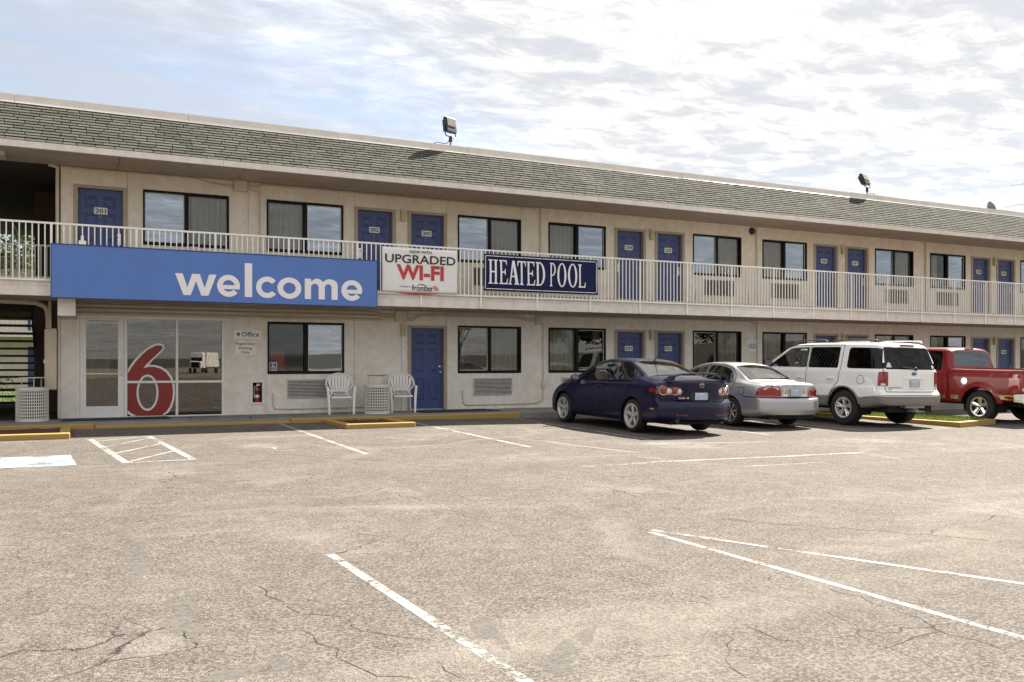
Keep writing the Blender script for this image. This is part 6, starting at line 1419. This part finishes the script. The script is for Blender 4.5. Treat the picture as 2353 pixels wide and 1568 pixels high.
# ================================================================== silver sedan
def silver_sedan():
    sp = dict(xR=-1.12, xF=3.62, zb=[(-1.12, .30), (-.9, .24), (-.4, .21), (2.9, .20), (3.62, .26)],
        W=[(-1.12, .80), (-1.06, .84), (-.85, .868), (-.3, .88), (2.7, .875), (3.2, .86), (3.62, .72)],
        zs=[(-1.12, .875), (-.9, .915), (-.3, .925), (.5, .915), (1.6, .895), (2.5, .86), (3.2, .75), (3.62, .58)],
        ins=[(-1.12, .10), (-.6, .075), (.2, .06), (2.2, .065), (2.7, .1), (3.3, .16), (3.62, .14)],
        zt=[(-1.12, .945), (-1.04, .975), (-.8, .995), (-.46, 1.01), (-.36, 1.03), (-.1, 1.16), (.15, 1.285), (.35, 1.35), (.7, 1.392), (1.05, 1.40), (1.4, 1.375), (1.7, 1.30), (2.1, 1.13), (2.38, 1.0), (2.5, .96), (3.0, .88), (3.4, .77), (3.62, .62)],
        Wr=[(-1.12, .66), (-.5, .71), (-.36, .70), (.1, .60), (.45, .565), (1.4, .565), (1.8, .60), (2.38, .70), (2.5, .72), (3.2, .66), (3.62, .52)],
        cr=[(-1.12, .045), (-.4, .045), (.0, .06), (.6, .05), (1.5, .05), (2.3, .07), (3.62, .05)],
        rear=[(.2, .10), (.30, .03), (.42, 0.), (.58, 0.), (.635, .015), (.655, .06), (.70, .08), (.82, .07), (.92, .075), (1.0, .14)], frnt=[(.2, .06), (.35, 0), (.5, .01), (.62, .05), (.72, .12), (1.0, .3)], prc=.21, mirz=1.22)
    r = place_car('parked_car', 'silver saloon with wide red tail lamps between the navy car and the white van', 'car', 13.72, -5.25, .0); c = Car(sp)
    sd = lambda f: side(f) and f.calc_center_median().z > .8; s0 = side
    FW = [(2.18, .905), (1.95, 1.03), (1.68, 1.17), (1.42, 1.262), (1.12, 1.315), (1.06, .925)]; RW = [(.99, .93), (1.05, 1.318), (.66, 1.31), (.36, 1.25), (.17, 1.15), (.05, 1.0), (.02, .95), (.1, .935)]
    c.cut(rounded(FW, .03), 'y', sd, 'side_window'); c.cut(rounded(RW, .05), 'y', sd, 'rear_side_window')
    tz = lambda f: f.normal.z > .12 and f.calc_center_median().z > .955
    c.cut(rounded([(-.35, -.64), (-.38, 0), (-.35, .64), (.08, .555), (.28, .51), (.32, 0), (.28, -.51), (.08, -.555)], .06), 'z', tz, 'rear_window')
    c.cut(rounded([(2.40, -.66), (2.46, 0), (2.40, .66), (1.72, .53), (1.66, 0), (1.72, -.53)], .05), 'z', tz, 'windscreen')
    fd = [(2.30, .30), (2.34, .62), (2.28, .86), (2.16, .90), (1.66, 1.20), (1.40, 1.305), (1.09, 1.352), (1.02, .92), (1.02, .28)]; rd = [(1.02, .28), (1.02, .92), (1.09, 1.352), (.64, 1.345), (.32, 1.28), (.10, 1.13), (-.06, .93), (.0, .82), (.26, .62), (.36, .45), (.40, .28)]
    c.seam(fd, 'y', s0, .010, True); c.seam(rd[2:], 'y', s0, .010); c.cut(fd, 'y', s0, 'front_door'); c.cut(rd, 'y', s0, 'rear_door')
    c.arch(0, .31, .36); c.arch(2.67, .31, .36)
    any_ = lambda f: f.calc_center_median().x < -.4
    c.seam([(-.42, .66), (-1.4, .655)], 'y', any_, .012); c.cut([(-1.4, .2), (-1.4, .65), (-.42, .655), (-.35, .6), (-.34, .2)], 'y', any_, 'bumper')
    c.seam(rounded([(-.42, .70), (-.24, .70), (-.24, .85), (-.42, .85)], .03), 'y', lambda f: side(f) and f.normal.y > 0, .008, True)
    bl = [(.60, 1.06), (.56, .90), (.555, .67), (-.555, .67), (-.56, .90), (-.60, 1.06)]; c.seam(bl, 'x', lambda f: f.normal.x < -.3, .011)
    TL = rounded([(.36, .665), (.90, .668), (.90, .80), (.80, .865), (.66, .90), (.46, .90), (.40, .86)], .05)
    for sg in (1, -1):
        P = [(sg * y, z) for y, z in (TL if sg > 0 else TL[::-1])]; c.cut(P, 'x', lambda f: f.calc_center_median().x < -.78, 'tail_light', True)
    c.cut(bl, 'x', lambda f: f.normal.x < -.35, 'boot_lid'); c.tree(); p = MT['silverp']
    for sg in (1, -1):
        Q = rounded([(.42, .825), (.76, .822), (.70, .878), (.48, .888)], .03); flat_on_rear(c, r, [(sg * y, z) for y, z in Q], 'lamp_clear_band', MT['tclear'], .007)
        handle(c, r, 1.2, .80, sg, p); handle(c, r, .24, .82, sg, p); mirror(c, r, 2.10, .95, sg, .19, .14, 'b', p)
        band_on_side(c, r, [(.42, .42), (2.25, .42), (2.25, .465), (.42, .465)], 'side_moulding', p, sg, .014)
    x, _ = c.at_rear(0, .76); flat_on_rear(c, r, rounded([(-.35, .69), (.35, .69), (.33, .875), (-.33, .875)], .04), 'boot_garnish', MT['chrome'], .008); m = MB(); m.box(x - .012, x + .02, -.18, .18, .685, .845); m.build('plate_recess', MT['steel'], r); plate_obj(r, x - .018, 0, .765, .30, .14)
    x, n = c.at_rear(0, .915); m = MB()
    for s_ in (-1, 1): m.tube([(x - .012, s_ * .008, .895), (x - .012, s_ * .032, .93), (x - .010, s_ * .010, .945)], .006, 6)
    m.tube([(x - .012, 0, .905), (x - .012, 0, .945)], .006, 6); m.build('badge', MT['chrome'], r)
    c.split(r, dict(body=p, side_window=MT['gcar'], rear_side_window=MT['gcar'], windscreen=MT['gcar'], rear_window=MT['grear'], seam=MT['seam'], tail_light=MT['tred']))
    interior(r, sp, 1.85, 1.15, .25, .28, .90, .70); wells(r, c, (0, 2.67), .335, .875); under(r, -.95, 3.3, .62, .20, .30)
    for x in (0, 2.67):
        for sg in (1, -1): wheel(r, x, sg * .775, .312, .20, .215, (7, .02, .034, False), sg, 'steel')
    return r
# ================================================================== white van-like SUV
def white_suv():
    sp = dict(xR=-1.19, xF=4.02, zb=[(-1.19, .50), (-.9, .46), (-.45, .40), (3.3, .38), (4.02, .42)],
        W=[(-1.19, .94), (-1.14, .965), (-.95, .985), (-.3, 1.0), (3.0, 1.0), (3.6, .97), (4.02, .86)],
        zs=[(-1.19, 1.27), (-.9, 1.28), (2.0, 1.26), (2.9, 1.235), (3.4, 1.18), (4.02, 1.05)],
        ins=[(-1.19, .05), (-.6, .05), (2.6, .055), (3.1, .12), (4.02, .16)],
        zt=[(-1.19, 1.80), (-1.10, 1.86), (-.9, 1.895), (-.4, 1.915), (1.2, 1.92), (1.7, 1.90), (2.05, 1.82), (2.4, 1.63), (2.75, 1.42), (2.95, 1.31), (3.1, 1.27), (3.6, 1.22), (3.95, 1.13), (4.02, 1.08)],
        Wr=[(-1.19, .735), (-.6, .76), (1.6, .755), (2.1, .76), (2.75, .84), (2.95, .86), (3.5, .80), (4.02, .66)],
        cr=[(-1.19, .06), (-.5, .055), (1.6, .055), (2.1, .07), (2.8, .08), (4.02, .06)],
        rear=[(.38, .10), (.48, .03), (.56, 0), (.74, 0), (.78, .03), (.80, .085), (.9, .09), (1.25, .10), (1.35, .125), (1.6, .21), (1.78, .285), (1.85, .30), (1.92, .32)], frnt=[(.4, .06), (.5, 0), (.9, 0), (1.1, .06), (1.3, .3)], prc=.15, pfc=.22, mid=.5, mirz=1.66)
    r = place_car('parked_suv', 'white estate van with roof rails and grey lower cladding', 'van', 16.85, -5.6, .0); c = Car(sp); s0 = side
    sd = lambda f: side(f) and f.calc_center_median().z > 1.2
    FW = [(2.62, 1.305), (2.36, 1.48), (2.06, 1.67), (1.86, 1.775), (1.28, 1.80), (1.22, 1.305)]; RW = [(1.17, 1.305), (1.22, 1.80), (.30, 1.80), (.24, 1.305)]; QW = [(-.02, 1.305), (.03, 1.79), (-.78, 1.775), (-.96, 1.72), (-1.02, 1.305)]
    c.cut(rounded(FW, .04), 'y', sd, 'side_window'); c.cut(rounded(RW, .05), 'y', sd, 'rear_side_window'); c.cut(rounded(QW, .09), 'y', sd, 'glass')
    c.cut(rounded([(2.88, -.78), (2.95, 0), (2.88, .78), (2.10, .70), (2.04, 0), (2.10, -.70)], .06), 'z', lambda f: f.normal.z > .12 and f.calc_center_median().z > 1.28, 'windscreen')
    rz = lambda f: f.normal.x < -.3 and f.calc_center_median().x < -.6
    c.cut(rounded([(-.80, 1.30), (.80, 1.30), (.76, 1.55), (.70, 1.795), (-.70, 1.795), (-.76, 1.55)], .05), 'x', rz, 'rear_window', True)
    any_ = lambda f: f.calc_center_median().x < -.55
    for sg in (1, -1):
        P = rounded([(sg * .735, .925), (sg * .735, 1.245), (sg * .98, 1.245), (sg * .98, .925)][::sg], .03); c.cut(P, 'x', lambda f: f.calc_center_median().x < -.93, 'tail_light', True)
    fd = [(2.70, .44), (2.74, .8), (2.72, 1.25), (2.62, 1.29), (2.34, 1.48), (2.02, 1.69), (1.82, 1.83), (1.24, 1.845), (1.19, 1.27), (1.19, .42)]; rd = [(1.19, .42), (1.19, 1.27), (1.24, 1.845), (.20, 1.845), (.15, 1.27), (.17, 1.0), (.38, .78), (.48, .60), (.50, .42)]
    c.seam(fd, 'y', s0, .011, True); c.seam(rd[2:], 'y', s0, .011)
    gate = [(.80, 1.83), (.845, 1.28), (.80, .80), (-.80, .80), (-.845, 1.28), (-.80, 1.83)]; c.seam(gate, 'x', rz, .012)
    c.cut([(-.55, .3), (-.55, .66), (.42, .66), (2.72, .60), (3.6, .60), (3.6, .3)], 'y', s0, 'cladding'); c.cut([(-1.6, .3), (-1.6, .735), (-.5, .655), (-.4, .3)], 'y', any_, 'cladding', True)
    c.cut([(-1.6, .735), (-1.6, .80), (-1.0, .86), (-.62, .87), (-.5, .80), (-.5, .655)], 'y', any_, 'bumper'); c.seam([(-1.3, .737), (-.5, .657)], 'y', any_, .01)
    c.cut(fd, 'y', s0, 'front_door'); c.cut(rd, 'y', s0, 'rear_door'); c.cut(gate, 'x', rz, 'boot_lid'); c.seam(arc(-.48, 1.05, .10, .10, 0, 360, 18)[:-1], 'y', lambda f: side(f) and f.normal.y > 0, .008, True)
    c.arch(0, .40, .475, .6); c.arch(3.02, .40, .475, .6); c.tree(); p = MT['whitep']
    for sg in (1, -1):
        handle(c, r, 1.36, 1.05, sg, p, .2); handle(c, r, .40, 1.06, sg, p, .2); mirror(c, r, 2.52, 1.40, sg, .26, .22, 'c', MT['blacktrim'])
        m = MB(); P = [(-.72, sg * .70, 1.90), (-.6, sg * .70, 1.955), (.2, sg * .705, 1.965), (.62, sg * .705, 1.925)]; m.tube(smooth_path(P, 5), .019, 8); P = [(.78, sg * .705, 1.92), (.95, sg * .705, 1.965), (1.7, sg * .70, 1.955), (1.95, sg * .69, 1.87)]; m.tube(smooth_path(P, 5), .019, 8); m.build('roof_rail', MT['steel'] if sg < 0 else MT['blacktrim'], r, True)
        flat_on_rear(c, r, [(sg * .80, .935), (sg * .90, .935), (sg * .90, .985), (sg * .80, .985)], 'reverse_lamp', MT['tclear'])
        m = MB(); P = [(x + .015 * math.cos(0), sg * (c.at_side(x, z, sg) or .98) * sg + sg * .012, z) for x, z in [(0 + .49 * math.cos(a), .40 + .49 * math.sin(a)) for a in [math.radians(12 + 156 * i / 20) for i in range(21)]]]; m.tube(P, .02, 6); m.build('arch_trim', MT['clad'], r, True)
        m = MB(); m.obox((-.86, sg * .44, 1.80), (.012, 0, .045), (0, .03, 0), (.006, 0, 0)); m.build('hinge', MT['blacktrim'], r)
    m = MB(); m.obox((-.885, 0, 1.845), (.012, 0, 0), (0, .22, 0), (0, 0, .018)); m.build('brake_lamp', MT['tred'], r)
    m = MB(); x = c.at_rear(0, 1.30)[0]; m.tube([(x - .03, -.04, 1.315), (x - .03, .40, 1.36)], .012, 6); m.lathe([(0, -.05), (.035, -.045), (.04, 0)], (x + .0, -.05, 1.315), 'x', 12); m.build('rear_wiper', MT['blacktrim'], r)
    x = c.at_rear(0, 1.0)[0]; flat_on_rear(c, r, rounded([(-.36, .86), (.36, .86), (.33, 1.13), (-.33, 1.13)], .05), 'plate_surround', p, .012); flat_on_rear(c, r, rounded([(-.31, 1.075), (.31, 1.075), (.29, 1.13), (-.29, 1.13)], .02), 'gate_handle', MT['whitep'], .03); plate_obj(r, x - .03, 0, .985, .305, .15)
    x = c.at_rear(0, 1.20)[0]; m = MB(); m.lathe([(0, -.014), (.8, -.013), (1., -.006), (1., .01)], (0, 0, 0), 'x', 28); me = m.mesh('oval_badge', MT['blueink'], True); me.transform(Matrix.Translation((x, 0, 1.205)) @ Matrix.Diagonal((1, .082, .036, 1))); ob = link('oval_badge', me, r)
    me = text_mesh('Ford', 1., .01, 'CENTER', .004, .3); V = np.array([v.co for v in me.vertices]); lo, hi = V.min(0), V.max(0)
    for v in me.vertices: v.co = (x - .017 - v.co.z * .5, .05 - .10 * (v.co.x - lo[0]) / (hi[0] - lo[0]), 1.19 + .03 * (v.co.y - lo[1]) / (hi[1] - lo[1]))
    me.materials.clear(); me.materials.append(MT['steel']); link('lettering', me, ob)
    for s_, a, b_, z in (('EXPEDITION', .74, .40, .885), ('XLT', .74, .64, .845)):
        me = text_mesh(s_, 1., .02, 'LEFT', .006); V = np.array([v.co for v in me.vertices]); lo, hi = V.min(0), V.max(0); x = c.at_rear((a + b_) / 2, z)[0]
        for v in me.vertices: y = a + (b_ - a) * (v.co.x - lo[0]) / (hi[0] - lo[0]); v.co = (c.at_rear(y, z)[0] - .006 - v.co.z, y, z + .024 * (v.co.y - lo[1]) / (hi[1] - lo[1]))
        me.materials.clear(); me.materials.append(MT['steel']); link('lettering', me, r)
    for y, z, rr in ((.70, 1.40, .05), (-.70, 1.36, .045)):
        x, n = c.at_rear(y, z); m = MB(); m.lathe([(0, .006), (rr, .005), (rr, 0)], n=16) if y < 0 else m.prism([(-.07, -.06), (.07, -.06), (.05, .03), (0, .06), (-.03, .03)], 0, .005, 'z'); me = m.mesh('sticker', MT['tclear']); q = (n if n.x < 0 else -n).to_track_quat('Z', 'Y').to_matrix().to_4x4(); me.transform(Matrix.Translation((x, y, z)) @ q); link('sticker', me, r)
    m = MB(); m.tube([(-.9, .05, .42), (-1.24, .05, .40)], .035, 8); m.box(-1.3, -1.05, -.12, .18, .36, .385); m.box(-1.14, -.9, -.30, .30, .44, .52); m.build('tow_hitch', MT['galv'], r)
    c.split(r, dict(body=p, side_window=MT['gcar'], rear_side_window=MT['gdark'], glass=MT['gdark'], windscreen=MT['gcar'], rear_window=MT['gdark'], seam=MT['seam'], tail_light=MT['tred'], cladding=MT['clad'], bumper=p), {'glass': 'quarter_window', 'boot_lid': 'tailgate'})
    interior(r, sp, 2.15, 1.5, .55, .50, 1.22, .84); wells(r, c, (0, 3.02), .44, .985); under(r, -1.0, 3.7, .70, .34, .50)
    for x in (0, 3.02):
        for sg in (1, -1): wheel(r, x, sg * .865, .40, .255, .228, (5, .022, .022, True), sg)
    return r
# ================================================================== red pickup
def red_pickup():
    sp = dict(xR=-1.17, xF=4.62, zb=[(-1.17, .56), (-.6, .52), (1., .46), (4.0, .46), (4.62, .5)],
        W=[(-1.17, .955), (-1.10, .985), (-.6, 1.0), (.85, 1.0), (.93, .985), (3.6, .985), (4.3, .97), (4.62, .86)],
        zs=[(-1.17, 1.30), (.9, 1.31), (.96, 1.24), (2.9, 1.22), (3.4, 1.2), (4.3, 1.12), (4.62, 1.0)],
        ins=[(-1.17, .045), (.9, .045), (.98, .05), (2.9, .06), (3.4, .12), (4.62, .16)],
        zt=[(-1.17, 1.335), (.885, 1.345), (.905, 1.36), (.935, 1.60), (.985, 1.80), (1.06, 1.855), (1.3, 1.88), (2.0, 1.885), (2.4, 1.85), (2.7, 1.72), (3.1, 1.45), (3.28, 1.34), (3.5, 1.30), (4.2, 1.24), (4.62, 1.1)],
        Wr=[(-1.17, .93), (.88, .93), (.93, .80), (1.0, .74), (2.3, .73), (2.7, .76), (3.25, .85), (4.0, .82), (4.62, .66)],
        cr=[(-1.17, .02), (.88, .02), (.96, .06), (1.3, .07), (2.3, .07), (3.2, .08), (4.62, .06)],
        rear=[(.5, .04), (.6, .0), (1.3, .0), (1.4, .01)], frnt=[(.4, .06), (.5, 0), (.9, 0), (1.1, .06), (1.3, .3)], prc=.07, pfc=.22, mid=.5, mirz=1.62, extra=[.88, .895, .91, .925, .94, .955, .97, .985, 1.0, 1.02])
    r = place_car('pickup_truck', 'red pickup truck with chrome wheels at the right edge', 'pickup', 21.22, -5.85, .0); c = Car(sp); s0 = side
    bed = c.cut([(-1.08, -.88), (-1.08, .88), (.80, .88), (.80, -.88)], 'z', lambda f: f.normal.z > .5 and f.calc_center_median().z > 1.2); bmesh.ops.delete(c.bm, geom=bed, context='FACES')
    c.cut(rounded([(-.70, 1.40), (.70, 1.40), (.66, 1.75), (.58, 1.80), (-.58, 1.80), (-.66, 1.75)], .06), 'x', lambda f: f.normal.x < -.25 and .8 < f.calc_center_median().x < 1.12, 'rear_window')
    sd = lambda f: side(f) and f.calc_center_median().z > 1.15 and f.calc_center_median().x > .95
    c.cut(rounded([(3.0, 1.30), (2.75, 1.50), (2.5, 1.68), (2.35, 1.76), (1.86, 1.78), (1.82, 1.28)], .04), 'y', sd, 'side_window'); c.cut(rounded([(1.78, 1.28), (1.82, 1.78), (1.26, 1.78), (1.20, 1.68), (1.14, 1.28)], .06), 'y', sd, 'rear_side_window')
    c.cut(rounded([(3.2, -.78), (3.26, 0), (3.2, .78), (2.5, .68), (2.46, 0), (2.5, -.68)], .06), 'z', lambda f: f.normal.z > .12 and f.calc_center_median().z > 1.3, 'windscreen')
    fd = [(3.05, .55), (3.08, 1.22), (2.5, 1.70), (2.3, 1.82), (1.84, 1.825), (1.80, 1.25), (1.80, .52)]; rd = [(1.80, .52), (1.80, 1.25), (1.84, 1.825), (1.2, 1.825), (1.06, 1.25), (1.06, .52)]
    c.seam(fd, 'y', s0, .011, True); c.seam(rd[2:], 'y', s0, .011); c.seam([(.89, .46), (.895, 1.5)], 'y', s0, .022); c.cut(fd, 'y', s0, 'front_door'); c.cut(rd, 'y', s0, 'rear_door')
    any_ = lambda f: f.calc_center_median().x < -.8
    for sg in (1, -1): c.cut(rounded([(sg * .80, .80), (sg * .80, 1.22), (sg * 1.02, 1.22), (sg * 1.02, .80)][::sg], .03), 'x', any_, 'tail_light', True)
    c.seam([(.80, 1.4), (.80, .72), (-.80, .72), (-.80, 1.4)], 'x', lambda f: f.normal.x < -.5, .012); c.cut([(.80, 1.4), (.80, .72), (-.80, .72), (-.80, 1.4)], 'x', lambda f: f.normal.x < -.5, 'boot_lid')
    c.arch(0, .40, .50, .6); c.arch(3.57, .40, .50, .6); c.tree(); p = MT['redp']
    for sg in (1, -1):
        # chrome rocker strips, arch flare, bed rail cap
        band_on_side(c, r, [(.58, .555), (.80, .555), (.80, .665), (.58, .665)], 'chrome_strip', MT['chrome'], sg, .008); band_on_side(c, r, [(-1.02, .60), (-.52, .60), (-.52, .71), (-1.02, .71)], 'chrome_strip', MT['chrome'], sg, .008); band_on_side(c, r, [(.97, .555), (3.0, .555), (3.0, .665), (.97, .665)], 'chrome_strip', MT['chrome'], sg, .008)
        for xw in (0, 3.57):
            m = MB(); A = []
            for i in range(25):
                a = math.radians(-18 + 216 * i / 24); ca, sa = math.cos(a), math.sin(a); pr = []
                for (q, o) in ((.485, .02), (.50, .038), (.55, .030), (.62, .0)):
                    x, z = xw + q * ca, .40 + q * sa; z = max(z, .5); y = c.at_side(x, max(z, .56), sg) or sg * .985; pr.append((x, sg * max(abs(y), .96) + sg * o, z))
                A.append(pr)
            for P, Q in zip(A, A[1:]):
                for k in range(3): m.face([P[k], P[k + 1], Q[k + 1], Q[k]])
            m.build('wheel_flare', p, r, True)
        handle(c, r, 1.95, 1.06, sg, p, .2); mirror(c, r, 2.92, 1.36, sg, .24, .2, 'd', MT['blacktrim'])
        flat_on_rear(c, r, [(sg * .86, .82), (sg * .95, .82), (sg * .95, .89), (sg * .86, .89)], 'reverse_lamp', MT['tclear'])
    y = c.at_side(.42, 1.02, 1); m = MB(); m.lathe([(0, .012), (.05, .012), (.088, .010), (.094, .0)], (.42, y, 1.02), 'y', 24); o = m.build('fuel_cap', MT['chrome'], r, True)
    m = MB(); m.box(-1.06, .80, -.84, .84, .80, .84); m.box(-1.06, -1.02, -.86, .86, .84, 1.33); m.box(.80, .84, -.9, .9, .60, 1.33); m.box(-1.02, .80, .84, .875, .84, 1.335); m.box(-1.02, .80, -.875, -.84, .84, 1.335); m.build('cargo_bed', MT['redp'], r)
    m = MB(); m.prism(rounded([(-1.36, .58), (-1.30, .50), (-1.12, .50), (-1.12, .76), (-1.33, .78)], .03), -.96, .96, 'y'); m.prism([(-1.25, .52), (-.9, .55), (-.9, .74), (-1.25, .76)], .955, .985, 'y'); m.prism([(-1.25, .52), (-.9, .55), (-.9, .74), (-1.25, .76)], -.985, -.955, 'y'); bevel(m.build('rear_bumper', MT['chrome'], r), .02, 2)
    m = MB(); m.obox((1.03, 0, 1.845), (.015, 0, 0), (0, .16, 0), (0, 0, .018)); m.build('brake_lamp', MT['tred'], r); plate_obj(r, -1.345, 0, .64)
    c.split(r, dict(body=p, side_window=MT['gdark'], rear_side_window=MT['gdark'], windscreen=MT['gcar'], rear_window=MT['gcab'], seam=MT['seam'], tail_light=MT['tred']), {'boot_lid': 'tailgate'})
    interior(r, sp, 2.6, 2.0, 1.45, .55, 1.2, .84); wells(r, c, (0, 3.57), .465, .97); under(r, -.95, 4.2, .70, .42, .58)
    for x in (0, 3.57):
        for sg in (1, -1): wheel(r, x, sg * .855, .395, .26, .232, (5, .05, .06, False), sg, 'chrome')
    return r
navy_sedan(); silver_sedan(); white_suv(); red_pickup()
